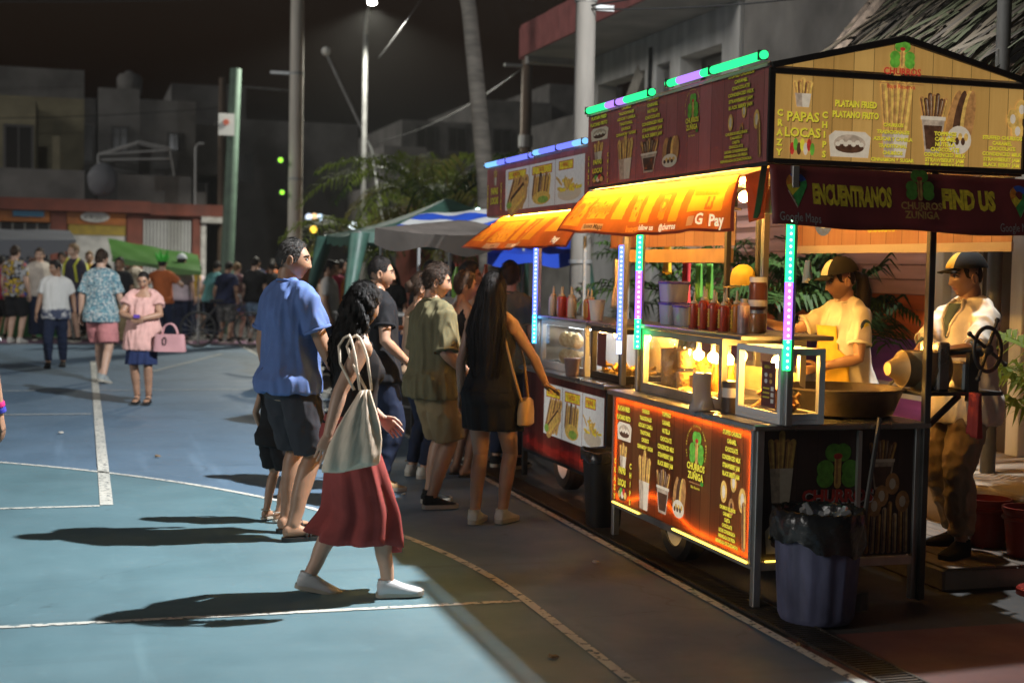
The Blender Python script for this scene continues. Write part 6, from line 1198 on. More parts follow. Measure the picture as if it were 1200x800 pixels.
        if s.vox < .0125 and top > 1.45:
            C = MB(); C.tube([s.T(V(.070 * math.cos(q), -.012 + .068 * math.sin(q), 1.510 - .012 * math.sin(q))) for q in np.linspace(0, 2 * PI, 33)], .0085, 8); C.build('neckband', m, s.root, smooth='all')
            for sd in (-1, 1):
                if sl > 0:
                    a, b, c = s.sh[sd], s.el[sd], s.wr[sd]; f = sl - .015; pt = a + (b - a) * f if f <= 1 else b + (c - b) * (f - 1); d = nrm(b - a); rr_ = s.armr(f) + .017 + slf * f + .004; u = nrm(np.cross(d, (0, 1, 0))); v = np.cross(d, u); H_ = MB(); H_.loft([(pt + u * rr_ * math.cos(q) + v * rr_ * math.sin(q), (u * math.cos(q) + v * math.sin(q)) * .004, d * .010) for q in np.linspace(0, 2 * PI, 29)[:-1]], 8, closed=True); H_.build('sleeve_hem', m, s.root, smooth='all')
        return s.pend(name, M, m, .010 * s.k, fold=fold, seed=seed, smooth=16)
    def tank(s, m, hem=.86, name='top', top=1.40, ease=.012, fold=.004, seed=2):
        M = MB(); s.torso(M, ease, hem, top, .2, flare=.01)
        if s.sex == 'f':
            for sd in (-1, 1):
                M.ball(s.T(V(sd * .062, .085, 1.27)), (.072, .072, .073), 14, 9)
                M.tube([s.T(V(sd * .085, .085, 1.33)), s.T(V(sd * .095, .05, 1.44)), s.T(V(sd * .10, -.015, 1.475)), s.T(V(sd * .09, -.07, 1.42)), s.T(V(sd * .08, -.085, 1.34))], .012, 8)
        return s.pend(name, M, m, .010 * s.k, fold=fold, seed=seed)
    def pants(s, m, f1=1.9, ease=.02, flare=.0, name='trousers', fold=.006, top=1.0, seed=3):
        M = MB(); s.torso(M, .014, .82, top, 0)
        M.ball((0, -.01, .84 + s.dz), (.10, .085, .07), 16, 9)
        for sd in (-1, 1): s.legtube(M, sd, 0, f1, ease, flare, rnd=False)
        return s.pend(name, M, m, .010 * s.k, fold=fold, seed=seed, stretch=(1, 1, .7))
    def legat(s, sd, z):
        a, b, c = s.hip[sd], s.kn[sd], s.an[sd]
        if z >= b[2]: t = (a[2] - z) / max(.01, a[2] - b[2]); return a + (b - a) * t, t
        t = (b[2] - z) / max(.01, b[2] - c[2]); return b + (c - b) * min(t, 1), 1 + min(t, 1)
    def skirtrings(s, top, hem, e0, e1, k=10):
        out = []
        for z in np.linspace(top, hem, k):
            a, b, y = s.prof(max(z, .86)); u = (top - z) / (top - hem); e = e0 + (e1 - e0) * u; cz = z + s.dz
            if z > .86: c = V(0, y, 0); rx, ry = a + e, b + e
            else:
                (l, tl), (r, tr) = s.legat(-1, cz), s.legat(1, cz); q = max(s.legr(tl), s.legr(tr)) + e
                x0, x1 = min(l[0], r[0]) - q, max(l[0], r[0]) + q; y0, y1 = min(l[1], r[1]) - q * 1.1, max(l[1], r[1]) + q * 1.1
                c = V((x0 + x1) / 2, (y0 + y1) / 2, 0); rx, ry = (x1 - x0) / 2, (y1 - y0) / 2
                h = s.prof(.88); rx = max(rx, (h[0] + e) * .92); ry = max(ry, (h[1] + e) * .85)
            out.append((c + V(0, 0, cz), rx, ry))
        return out
    def skirt(s, m, top=1.0, hem=.5, e0=.024, e1=.04, name='skirt', amp=.012, waves=9, seed=4, n=84, hemf=None):
        rg = s.skirtrings(top, hem, e0, e1, 18); th = np.arange(n) / n * 2 * PI; M = MB(); rng = np.random.default_rng(seed); ph = rng.uniform(0, 6, 3)
        P = []
        for i, (c, rx, ry) in enumerate(rg):
            u = i / (len(rg) - 1); w = amp * u ** 1.2 * (np.sin(waves * th + ph[0] + 1.2 * u + .9 * np.sin(2 * th + ph[1])) + .6 * np.sin((waves * 2 - 3) * th + ph[1] - u) + .5 * np.sin(3 * th + ph[2])) + .002 * np.sin(31 * th + 5 * u)
            z = c[2] + (hemf(th) * u * u if hemf else 0)
            P.append(np.stack([c[0] + np.cos(th) * (rx + w), c[1] + np.sin(th) * (ry + w), np.broadcast_to(z, th.shape)], -1))
        P = np.array(P); Q = P[::-1].copy(); cen = Q.mean(1, keepdims=True); Q = cen + (Q - cen) * .975
        A = np.concatenate([P, Q]); k = len(A)
        M.add(A.reshape(-1, 3), gridfaces(k, n)); o = M.build(name, m, s.root, smooth='all'); return o
    def shoes(s, upper, solem, name='shoe', k=1.10, e=.006, solez=.028):
        for sd in (-1, 1):
            M = MB(); s.foot(M, sd, k, e); o, R = s.ffr(sd)
            a = s.an[sd]; M.tube([o + R @ V(0, -.012, .05), o + R @ V(0, -.012, .098)], [.045, .043], 14)
            s.sole(M, sd, 1.26, -.002, solez, 1)
            sh_ = M.build(name, [upper, solem], s.root, smooth=50)
            if s.vox < .0125 and name == 'shoe':
                X = MB()
                for y in (.035, .058, .081): X.tube([o + R @ V(x, y, zz) for x, zz in ((-.028, .075 - y * .25), (-.012, .094 - y * .42), (.012, .094 - y * .42), (.028, .075 - y * .25))], .0035, 6)
                X.build('laces', solem, sh_)
    def sandals(s, solem, strapm, name='sandal', ankle=False):
        for sd in (-1, 1):
            M = MB(); s.sole(M, sd, 1.2, -.018, .004); o, R = s.ffr(sd)
            sh = M.build(name, solem, s.root, smooth=30); S = MB()
            for y, hw, zt in ((.10, .047, .054), (.125, .048, .046)):
                S.tube([o + R @ V(hw * math.cos(t), y - .03 * abs(math.cos(t)), max(0, math.sin(t)) * zt) for t in np.linspace(-.1, PI + .1, 11)], .007, 6)
            if ankle: S.tube([o + R @ V(.044 * math.cos(t), -.008 + .05 * math.sin(t), .085) for t in np.linspace(0, 2 * PI, 15)], .006, 6)
            S.build('strap', strapm, sh, smooth=True)
    # ---- hair
    def hairshell(s, th=.016, top=.02, front=.076, sidez=.004, back=-.062, fuzz=.004, name='hair', seed=5, m=None, part=None):
        na, ne = (110, 80) if s.vox < .012 else (64, 44); P, N, (dx, dy, dz) = head_verts(0, na, ne, s.chub); P0 = P
        z = P[..., 2]; az = np.arctan2(abs(dx), dy)   # 0 front .. pi back
        line = np.interp(az, [0, .55, .95, 1.25, 1.5, 1.75, 2.2, PI], [front, front - .002, front - .018, sidez - .01, sidez - .02, sidez + .012, back * .55, back])
        w = np.clip((z - line + .004) / .018, 0, 1); w = w * w * (3 - 2 * w)
        q = P.reshape(-1, 3)
        n1 = (wav(q, [90, 200], seed) * fuzz + wav(q * V(1, 1, .5), [420], seed + 1) * fuzz * .6).reshape(z.shape)
        up = np.clip(dz, 0, 1)
        Q = P + N * ((th + (top - .0) * up + n1) * w - .005)[..., None]
        s.hs = (Q, N, w, dy)
        keep = w > .001; M = MB(); f = gridfaces(ne, na, keep); f.append(tuple((ne - 1) * na + j for j in range(na)))
        M.add(s.HT(Q.reshape(-1, 3)), f); return M
    def hair(s, style='short', L=.45, seed=5, m=None, **kw):
        m = m or s.hm
        M = s.hairshell(seed=seed, **kw)
        o = M.build('hair', m, s.root, smooth='all', fix=False)
        if s.vox < .0125 and not kw.get('fuzz', 1) <= .001: s.fuzz(o, m, seed, kw.get('th', .016))
        if style in ('long', 'curly', 'pony', 'bun'):
            K = MB(); hc = s.hc; R = s.hR; n = 60; th = np.arange(n) / n * 2 * PI
            yb = R @ V(0, 1, 0); yb[2] = 0; yb = nrm(yb); xb = np.array([yb[1], -yb[0], 0]); rng = np.random.default_rng(seed)
            if style in ('long', 'curly'):
                zs = np.linspace(.10, -L, 26); P = []
                for i, z in enumerate(zs):
                    u = (.10 - z) / (.10 + L)
                    wx = np.interp(z, [-L, -L * .8, -L * .4, -.16, -.08, 0, .07, .10], [.05, .10, .125, .112, .098, .092, .07, .03]) * kw_get(s, 'hw', 1)
                    wy = np.interp(z, [-L, -L * .8, -.3, -.16, -.05, .02, .08, .10], [.012, .03, .045, .055, .075, .088, .07, .03])
                    cy = np.interp(z, [-L, -.3, -.2, -.12, -.02, .05, .1], [-.125, -.125, -.115, -.085, -.045, -.03, -.02])
                    if style == 'curly': r = 1 + .10 * np.sin(7 * th + 9 * z * 6) + .07 * np.sin(13 * th - z * 60) + .05 * rng.normal(size=n)
                    else: r = 1 + .05 * np.sin(17 * th + 2.2 * math.sin(z * 6)) + .045 * np.sin(29 * th + 3 * z) + .02 * np.sin(7 * th - 8 * z)
                    zz = z - (u > .8) * (.05 * np.sin(5 * th + 1) + .03 * np.sin(11 * th)) * (u - .8) / .2
                    P.append(hc[None] + xb[None] * (np.cos(th) * wx * r)[:, None] + yb[None] * (np.sin(th) * wy * r + cy)[:, None] + np.stack([0 * th, 0 * th, zz + 0 * th], -1))
                A = np.array(P); s.strands(o, m, A, seed) if s.vox < .014 else None; K.add(A.reshape(-1, 3), gridfaces(len(zs), n) + [tuple(range(n)), tuple((len(zs) - 1) * n + j for j in range(n))])
            elif style == 'pony':
                a = hc + R @ V(0, -.10, .03); K.tube([a, a - yb * .05 + V(0, 0, -.02), a - yb * .07 + V(0, 0, -.12), a - yb * .06 + V(0, 0, -.24), a - yb * .04 + V(0, 0, -.24 - L * .3)], [.028, .042, .05, .045, .012], 14, rnd=True)
            elif style == 'bun':
                a = hc + R @ V(0, -.105, .02); K.ball(a, (.055, .05, .055), 16, 10)
                P = np.concatenate(K.v); K.v = [P + wav(P, [120, 260], seed)[:, None] * .006 * np.array([1, 1, 1])]
            K.build('hair_length', m, o, smooth='all')
        return o
    def fuzz(s, parent, m, seed, th, n=2600):
        Q, N, w, dy = s.hs; r = np.random.default_rng(seed); ok = np.argwhere(w > .35); ok = ok[r.integers(0, len(ok), n)]; M = MB()
        q = Q[ok[:, 0], ok[:, 1]] + r.normal(0, .0012, (n, 3)); nn = N[ok[:, 0], ok[:, 1]]
        fl = np.stack([nn[:, 0] * .3, -.4 + .9 * (nn[:, 1] > .3) , -.75 * np.ones(n)], -1) + r.normal(0, .35, (n, 3)); fl -= nn * (fl * nn).sum(1)[:, None]; fl /= np.linalg.norm(fl, axis=1)[:, None] + 1e-6
        L = r.uniform(.5, 1.3, n)[:, None] * (.010 + th * .7); sd = np.cross(fl, nn) * .0011; e1 = q + fl * L * .6 + nn * L * .30; e2 = q + fl * L + nn * L * .34
        A = np.stack([q - sd, q + sd, e1 + sd * .8, e1 - sd * .8, e2], 1).reshape(-1, 3)
        M.add(s.HT(A), [t for i in range(n) for t in ((5 * i, 5 * i + 1, 5 * i + 2, 5 * i + 3), (5 * i + 3, 5 * i + 2, 5 * i + 4))]); o = M.build('hair_strands', m, parent, fix=False); o['kind'] = 'stuff'
    def strands(s, parent, m, A, seed, n=420):
        r = np.random.default_rng(seed + 1); k, c = A.shape[:2]; M = MB(); cen = A.mean(1, keepdims=True); O = (A - cen); O /= np.linalg.norm(O, axis=2, keepdims=True) + 1e-6
        for i in range(n):
            j = r.integers(0, c); a = r.integers(0, k - 8); b = min(k, a + r.integers(8, 18)); off = r.uniform(.002, .012) * np.linspace(.4, 1.4, b - a) ; sw = r.normal(0, .006) * np.sin(np.linspace(0, r.uniform(2, 6), b - a))
            p = A[a:b, j] + O[a:b, j] * off[:, None]; tg = np.cross(O[a:b, j], (0, 0, 1)); p = p + tg * sw[:, None]; wd = .0016 * np.linspace(1, .3, b - a)[:, None]
            if b == k: p[-3:, 2] -= r.uniform(0, .05)
            v = np.stack([p - tg * wd, p + tg * wd], 1).reshape(-1, 3); M.add(v, [(2 * q, 2 * q + 1, 2 * q + 3, 2 * q + 2) for q in range(b - a - 1)])
        o = M.build('hair_strands', m, parent, fix=False); o['kind'] = 'stuff'
    def cap(s, crown, brim, front=None, name='cap', seed=0):
        na, ne = 48, 40; P, N, (dx, dy, dz) = head_verts(0, na, ne, s.chub); z = P[..., 2]
        keep = z > .046; Q = P + N * (.020 + .030 * np.clip(dz, 0, 1) ** .7)[..., None]; Q[..., 1] = Q[..., 1] * 1.02
        M = MB(); f = gridfaces(ne, na, keep)
        M.add(s.HT(Q.reshape(-1, 3)), f + [tuple((ne - 1) * na + j for j in range(na))])
        mi = []
        for q in M.f:
            a = np.arctan2(abs(dx.flat[q[0]]), dy.flat[q[0]]); mi.append(1 if front is not None and a < .62 and dz.flat[q[0]] < .93 else 0)
        M.m = mi; o = M.build(name, [crown, front or crown], s.root, smooth='all', fix=False)
        B = MB(); t = np.linspace(-1.05, 1.05, 15); G = []
        for v in (0, .33, .66, 1):
            G.append(np.stack([np.sin(t) * (.086 - .004 * v), .066 + (np.cos(t) - .5) * .09 * (.25 + v) + v * .055, .062 - .022 * v - .014 * np.sin(t) ** 2 + 0 * t], -1))
        G = np.array(G); lo = G.copy(); lo[..., 2] -= .004; A = np.concatenate([G, lo[::-1]])
        a, b = A.shape[:2]; B.add(s.HT(A.reshape(-1, 3)), [(i * b + j, i * b + j + 1, ((i + 1) % a) * b + j + 1, ((i + 1) % a) * b + j) for i in range(a) for j in range(b - 1)])
        B.build('visor', brim, o, smooth=40)
        return o
def kw_get(s, k, d): return getattr(s, k, d)
def bake_people():
    bpy.context.view_layer.update(); dg = bpy.context.evaluated_depsgraph_get()
    res = []
    for o, extra, fold, fk, seed, st in PEND:
        me = bpy.data.meshes.new_from_object(o.evaluated_get(dg)); res.append(me)
    for (o, extra, fold, fk, seed, st), me in zip(PEND, res):
        old = o.data; mats = list(old.materials); o.modifiers.clear()
        n = len(me.vertices); P = np.empty(n * 3); me.vertices.foreach_get('co', P); P = P.reshape(-1, 3)
        if fold:
            N = np.empty(n * 3); me.vertex_normals.foreach_get('vector', N); N = N.reshape(-1, 3)
            S = np.array(st); a = wav(P * S, list(fk), seed + 11); b = wav(P * V(1, 1, 1.3), [18, 44], seed + 5)
            d = fold * ((.75 - 1.7 * abs(a)) * 1.05 + .55 * b); d = np.maximum(d, -.007) ; P = P + N * d[:, None]
            me.vertices.foreach_set('co', P.ravel())
        if extra is not None:
            M = MB(); fs = [tuple(p.vertices) for p in me.polygons]; M.add(P, fs, 0)
            k = M.n; M.v += extra.v; M.f += [tuple(i + k for i in q) for q in extra.f]; M.m += extra.m
            bpy.data.meshes.remove(me); me = M.mesh(o.name); me.polygons.foreach_set('material_index', M.m)
        me.materials.clear()
        for q in mats: me.materials.append(q)
        if extra is not None: me.polygons.foreach_set('material_index', M.m)
        me.polygons.foreach_set('use_smooth', [True] * len(me.polygons)); me.name = o.name; o.data = me; bpy.data.meshes.remove(old)
    PEND.clear()
# ------------------------------------------------------------------ who is there
def fabric(name, col, var=.12, rough=.85, col2=None, vs=8): return mat(name, col, rough, var=var, vs=vs, bump=.12, bs=140, col2=col2, spec=.2)
black = fabric('fabric_black', (.012, .012, .014)); soleW = mat('sole_white', (.40, .37, .31), .6); shoeW = fabric('shoe_white', (.55, .53, .48)); shoeK = fabric('shoe_black', (.012, .012, .012)); navy = fabric('fabric_navy', (.015, .025, .075)); jeans = fabric('fabric_jeans', (.012, .018, .04)); khaki = fabric('fabric_khaki', (.20, .145, .075)); leatherK = mat('leather_black', (.015, .014, .013), .4)
def held(name, label, cat, p):
    t = thing(name, label, cat); t.location = p.root.location; t.rotation_euler = p.root.rotation_euler; t.scale = p.root.scale; return t
# man in blue
p = Person('man in a blue t-shirt and dark grey shorts with his back to the camera', (1.18, 8.50, .018), 44, 1.75, 'm', .38, 'tan', 'grey', hy=36, hp=3, twist=4, rh=(.285, .17, .915), rp=(.4, -1, .1), lh=(-.27, .05, .90), lf=(-.12, .08, .075, 10, 0), rf=(.13, -.06, .075, -14, 0), vox=.008)
p.tee(fabric('tee_blue', (.105, .165, .37)), .85, .70, .018, .45, fold=.012, flare=.0); p.pants(fabric('shorts_grey', (.035, .035, .042)), .93, .030, .022, 'shorts'); p.sandals(leatherK, leatherK); p.hair('short', th=.008, top=.010, front=.080, fuzz=.004)
# child
p = Person('small child with long dark hair in black beside the man in blue', (1.155, 9.02, .018), 40, 1.02, 'f', .25, 'tan', 'black', lh=(-.24, .05, .92), rh=(.24, .10, .95), vox=.013, hy=-10)
p.tank(black, .80, 'top', 1.43); p.pants(black, .8, .035, .03, 'shorts'); p.sandals(soleW, soleW, ankle=True); p.hair('long', .34)
# walking woman
p = Person('woman striding to the right in a red skirt with a white tote bag', (1.27, 6.93, 0), 78, 1.53, 'f', .32, 'light', 'black', lean=4, hy=-25, hp=4, twist=-8, rh=(.30, -.16, .93), lh=(-.25, .20, .98), rf=(.09, .21, .078, 0, 2), lf=(-.08, -.22, .09, 0, -12), vox=.008, arm=1.12)
p.tank(black, .98, 'top', 1.40); p.hw = 1.12
p.skirt(fabric('skirt_red', (.27, .055, .05), .18), 1.03, .31, .026, .050, amp=.024, waves=8, hemf=lambda th: -.07 * np.sin(th) * 1 + .04 * np.sin(2 * th)); p.shoes(mat('clog_white', (.55, .55, .56), .45), soleW, 'clog', 1.15, .008, .026); p.hair('curly', .50, seed=8)
t = held('tote_bag', 'white canvas tote bag hanging from the shoulder of the striding woman', 'bag', p)
m_cv = fabric('canvas_white', (.78, .64, .50), .08); n_ = 40; th = np.arange(n_) / n_ * 2 * PI; P_ = []
for z, w_, d_ in ((1.19, .028, .016), (1.14, .050, .026), (1.07, .085, .034), (.99, .120, .038), (.91, .145, .040), (.84, .155, .040), (.785, .158, .034), (.765, .15, .016)):
    u_ = (1.22 - z) / .535; r_ = 1 + .07 * np.sin(th * 4 + z * 7) + .05 * np.sin(th * 9 - z * 16); c_ = np.sign(np.cos(th)) * abs(np.cos(th)) ** .8
    P_.append(np.stack([.300 + np.sin(th) * d_ * r_ + .05 * u_ + .012 * np.sin(9 * c_ + z * 11), .05 + c_ * w_ - .10 * u_, z + .035 * c_ * u_ + .012 * np.sin(c_ * 5) * u_ + 0 * th], -1))
A_ = np.array(P_); M = MB(); M.add(A_.reshape(-1, 3), gridfaces(len(A_), n_) + [tuple(range(n_)), tuple((len(A_) - 1) * n_ + j for j in range(n_))]); M.build('bag_body', m_cv, t, smooth='all')
for y in (-.035, .03): M = MB(); M.tube([(.30, .05 + y, 1.19), (.245, .03 + y, 1.36), (.215, .015 + y * .9, 1.42), (.19, .0 + y * .8, 1.465), (.165, -.01 + y * .6, 1.48), (.15, -.04 + y * .6, 1.465), (.16, -.065 + y * .7, 1.42), (.22, -.05 + y, 1.33), (.27, -.01 + y, 1.25), (.295, .02 + y, 1.19)], .008, 6); M.build('strap', m_cv, t, smooth='all')
# young man in black
p = Person('young man with a fade haircut in black looking right behind the striding woman', (2.06, 10.2, 0), 68, 1.68, 'm', .2, 'tan', 'black', hy=12, vox=.011, rh=(.25, .16, .98), lh=(-.24, .12, .95))
p.tee(black); p.pants(jeans); p.shoes(fabric('shoe_tan', (.34, .22, .11)), soleW); p.hair('short', th=.004, top=.020, front=.078, sidez=.02)
# woman with a bun
p = Person('woman with hair in a bun and a beige top looking right', (2.50, 10.75, 0), 55, 1.56, 'f', .3, 'tan', 'brown', hy=20, vox=.011); p.tank(fabric('top_beige', (.42, .28, .18)), .9); p.pants(jeans); p.shoes(shoeW, soleW); p.hair('bun')
# man in olive
p = Person('stocky man in an olive shirt and khaki shorts watching the far cart', (2.29, 9.43, 0), 58, 1.63, 'm', .55, 'tan', 'brown', hy=22, hp=4, rh=(.22, .16, .99), lh=(-.20, .20, 1.0), rt=(-.3, .6, .8), lf=(-.12, .05, .075, 8, 0), rf=(.11, -.06, .075, -12, 0), vox=.008, arm=1.1)
p.tee(fabric('shirt_olive', (.12, .105, .055)), .80, .98, .026, .8, flare=.02, fold=.013); p.pants(khaki, .95, .034, .02, 'shorts'); p.shoes(shoeK, soleW); p.hair('short', th=.016, top=.022, front=.074, fuzz=.007, seed=9)
M = MB(); M.tube([p.T(V(.062 * math.cos(q), -.012 + .060 * math.sin(q), 1.505 + .012 * math.sin(q + PI))) for q in np.linspace(0, 2 * PI, 25)], .013, 8); M.build('collar', MAT['shirt_olive'], p.root, smooth='all')
# woman behind the olive man
p = Person('bare legged woman in a black strap top half hidden behind the olive man', (2.86, 10.8, 0), 62, 1.58, 'f', .3, 'tan', 'brown', hy=15, vox=.011, lh=(-.22, .1, .92), rh=(.2, .22, 1.05)); p.tank(black); p.pants(fabric('shorts_beige', (.34, .26, .18)), .45, .022, .02, 'shorts'); p.sandals(leatherK, leatherK); p.hair('short', th=.014, back=-.09)
p = Person('dark haired man in a striped light shirt behind the queue under the tarpaulin', (3.15, 11.75, 0), 80, 1.66, 'm', .1, 'tan', 'black', hy=10, vox=.014); p.tee(fabric('shirt_pale', (.42, .38, .33))); p.pants(jeans); p.shoes(shoeK, soleW); p.hair('short')
# girl in black dress
p = Person('girl with very long dark hair in a short black dress reaching towards the far cart', (2.50, 8.72, 0), 18, 1.58, 'f', .22, 'tan', 'black', twist=4, rh=(.36, .26, .93), rp=(.9, -.4, 0), rt=(-.9, .3, .3), rd=(.35, .75, -.35), lh=(-.235, .02, .90), lf=(-.085, -.06, .075, 4, 0), rf=(.085, .05, .075, -10, 0), curl=(.5, .25), vox=.008)
p.tank(black, .94, 'dress_top', 1.38); p.skirt(black, 1.10, .66, .020, .045, amp=.010, waves=8); p.shoes(shoeW, soleW, k=1.14); p.hw = 1.15; p.hair('long', .66, seed=3)
t = held('shoulder_bag', 'small tan shoulder bag on the hip of the girl in black', 'bag', p); m_tan_l = mat('leather_tan', (.34, .20, .08), .5, var=.15)
M = MB(); M.loft([(V(.245, .05, z), V(.045 * k, 0, 0), V(0, .105 * k, 0)) for z, k in ((.70, .7), (.715, 1), (.80, 1.0), (.88, .85), (.90, .5))], 24, pw=.6); M.build('bag_body', m_tan_l, t, smooth=40)
M = MB(); M.tube([(.24, .12, .88), (.20, .13, 1.15), (.13, .06, 1.46), (.10, -.02, 1.49), (.12, -.11, 1.36), (.20, -.11, 1.08), (.24, -.04, .88)], .010, 6); M.build('strap', m_tan_l, t, smooth='all')
# man by the far cart
p = Person('man in a dark grey green t-shirt standing beyond the far cart', (3.34, 11.15, 0), 25, 1.66, 'm', .2, 'tan', 'black', hy=-20, vox=.012); p.tee(fabric('tee_greygreen', (.06, .075, .06))); p.pants(jeans); p.shoes(shoeK, soleW); p.hair('short')
# the arm at the left edge
p = Person('bystander at the left edge, only a hand with pink and blue wristbands in view', (-.645, 7.40, 0), 5, 1.72, 'm', .1, 'tan', 'black', rh=(.265, .05, .855), vox=.010); p.tee(fabric('tee_grey', (.2, .2, .2))); p.pants(jeans); p.shoes(shoeK, soleW); p.hair('short')
d_ = nrm(p.wr[1] - p.el[1])
for k, (q, c) in enumerate(((-.045, (.7, .03, .2)), (-.015, (.04, .05, .4)))): M = MB(); c0 = p.wr[1] + d_ * q; a = nrm(np.cross(d_, (0, 1, 0))); b_ = np.cross(d_, a); M.loft([(c0 - d_ * .012, a * .036, b_ * .036), (c0, a * .038, b_ * .038), (c0 + d_ * .012, a * .036, b_ * .036)], 18); M.build('wristband', mat('band_%d' % k, c, .5), p.root, smooth=True)
# the cooks
whiteS = fabric('cook_shirt', (.62, .55, .44)); m_capk = fabric('cap_black', (.015, .014, .012)); m_capy = fabric('cap_gold', (.50, .34, .06)); m_capc = fabric('cap_cream_front', (.60, .54, .38))
p = Person('woman cook in a cream shirt and black cap behind the near cart', (4.42, 7.62, .1), -116, 1.60, 'f', .45, 'tan', 'black', hy=18, hp=5, lean=5, lh=(-.10, .30, 1.08), rh=(.20, .52, 1.36), lp=(-.5, -.2, -1), rp=(.6, -.2, -1), vox=.008)
p.tee(whiteS, .86, .68, .022, .6, fold=.009, seed=21); p.pants(navy); p.shoes(shoeK, shoeK); p.hair('pony', th=.005, top=.0, L=.5, front=.07, fuzz=.001); p.cap(m_capk, m_capk, m_capc)
M = MB(); rg = []
for z in np.linspace(.90, 1.36, 10):
    a_, b_, y_ = p.prof(z); top_ = p.prof(1.3); a_ = max(a_, top_[0] * .97) + .034; b_ = max(b_, top_[1]) + .042; Rr = p.R(min(1, max(0, (z - .92) / .25))); rg.append([p.T(V(0, y_, z)) + Rr @ V(a_ * math.sin(q), b_ * math.cos(q) + .012 * math.sin(z * 31 + q * 5), 0) for q in np.linspace(-.95, .95, 15) * (1 if z < 1.2 else .62)])
M.grid(np.array(rg)); ap = M.build('apron', fabric('apron_yellow', (.62, .40, .05)), p.root, smooth='all', fix=False); ap.modifiers.new('t', 'SOLIDIFY').thickness = .004
M = MB(); q0 = p.sh[-1] + V(-.075, .02, -.07); M.loft([(q0, V(0, .045, 0), V(.0, 0, .05)), (q0 + V(-.006, 0, 0), V(0, .043, 0), V(0, 0, .048))], 18); M.build('badge', mat('badge_green', (.06, .16, .03), .6, col2=(.02, .03, .12), vs=20), p.root)
M = MB(); M.loft([(q0 + V(-.007, 0, 0), V(0, .022, 0), V(.0, 0, .03)), (q0 + V(-.009, 0, 0), V(0, .02, 0), V(0, 0, .028))], 12); M.build('badge_leaf', PAL['text'], p.root)
p = Person('man cook in an open shirt and black cap leaning on the churro press', (4.68, 6.80, .114), -112, 1.62, 'm', .12, 'brown', 'black', hy=16, hp=2, twist=0, lh=(-.16, .38, 1.20), rh=(-.02, .50, 1.02), lp=(-.8, -.1, -.5), rp=(.9, -.1, -.5), rt=(-.6, .2, .8), lt=(.9, .2, .4), curl=(.9, .7), lf=(-.14, .10, .075, 20, 0), rf=(.15, -.10, .075, -22, 0), vox=.008)
p.tee(whiteS, .78, .95, .028, .85, name='open_shirt', fold=.013, flare=.03, seed=31); p.pants(fabric('trousers_khaki', (.26, .20, .13)), 1.88, .03, 0, fold=.013); p.shoes(shoeK, shoeK, k=1.16); p.hair('short', th=.005, top=0, fuzz=.001); p.cap(m_capk, m_capk, m_capy)
M = MB(); R_ = p.R(1); c0 = p.T(V(0, .112, 1.40)); M.loft([(c0 + R_ @ V(0, -.02, .085), R_ @ V(.055, 0, 0), R_ @ V(0, .012, 0)), (c0 + R_ @ V(0, .025, .0), R_ @ V(.038, 0, 0), R_ @ V(0, .012, 0)), (c0 + R_ @ V(0, .036, -.12), R_ @ V(.008, 0, 0), R_ @ V(0, .01, 0))], 12); M.build('undershirt', fabric('tee_slate', (.05, .075, .085)), p.root, smooth=True)
for sd in (-1, 1): M = MB(); M.tube([p.T(V(sd * .035, .062, 1.51)), p.T(V(sd * .075, .098, 1.455)), p.T(V(sd * .045, .142, 1.38)), p.T(V(sd * .012, .155, 1.29))], [.010, .016, .012, .006], 8); M.build('collar', whiteS, p.root, smooth='all')
for sd in (-1, 1): M = MB(); ch = p._chain((p.sh[sd], p.el[sd], p.wr[sd]), .85, 1.12); M.tube([a for a, f in ch], [p.armr(f) + .010 for a, f in ch], 14); M.build('sleeve', MAT['tee_slate'], p.root, smooth=True)
# ---- people across the square
p = Person('woman in a pink off shoulder blouse and navy skirt looking at her phone', (.66, 16.79, .018), 178, 1.50, 'f', .75, 'tan', 'black', hp=22, lh=(-.05, .27, 1.13), rh=(.07, .27, 1.13), lp=(-.9, -.1, -.5), rp=(.9, -.1, -.5), lt=(.4, .3, .9), rt=(-.4, .3, .9), lf=(-.075, 0, .085), rf=(.075, 0, .085), vox=.011, arm=1.15)
pk_ = fabric('blouse_pink', (.62, .36, .32)); p.tee(pk_, .70, .55, .030, .9, top=1.40, name='blouse', flare=.06, slf=.06, fold=.013); p.skirt(navy, .98, .52, .02, .04); p.sandals(leatherK, leatherK, ankle=True); p.hair('bun', th=.006, top=.004, front=.074, fuzz=.001)
t = held('phone', 'purple phone in the hands of the woman in pink', 'phone', p); M = MB(); M.box(-.03, .05, .36, .37, 1.14, 1.185); M.build('phone_body', mat('phone_purple', (.12, .06, .35), .3), t, bevel=.003); M = MB(); M.box(-.027, .047, .3575, .3595, 1.143, 1.182); M.build('screen', emat('phone_glow', (.5, .55, 1), .6), t)
t = held('handbag', 'pale pink handbag hanging from the arm of the woman in pink', 'bag', p); t.rotation_euler = (0, .0, p.root.rotation_euler.z)
mp_ = mat('leather_pink', (.50, .26, .27), .5, var=.08); M = MB(); M.loft([(V(-.40, .24, z), V(.20 * k, 0, 0), V(0, .055, 0)) for z, k in ((.70, 1.05), (.71, 1.08), (.86, 1.0), (.93, .95))], 24, pw=.4); M.build('bag_body', mp_, t, smooth=40)
for y in (.21, .27): M = MB(); M.tube([(-.40 + .10 * math.cos(q), y, .92 + .15 * math.sin(q)) for q in np.linspace(0, PI, 12)], .010, 6); M.build('handle', mp_, t, smooth='all')
M = MB(); M.tube([(-.34 + .025 * math.cos(q), .305, .84 + .05 * math.sin(q)) for q in np.linspace(0, 2 * PI, 12)], .007, 6); M.build('tassel', leatherK, t)
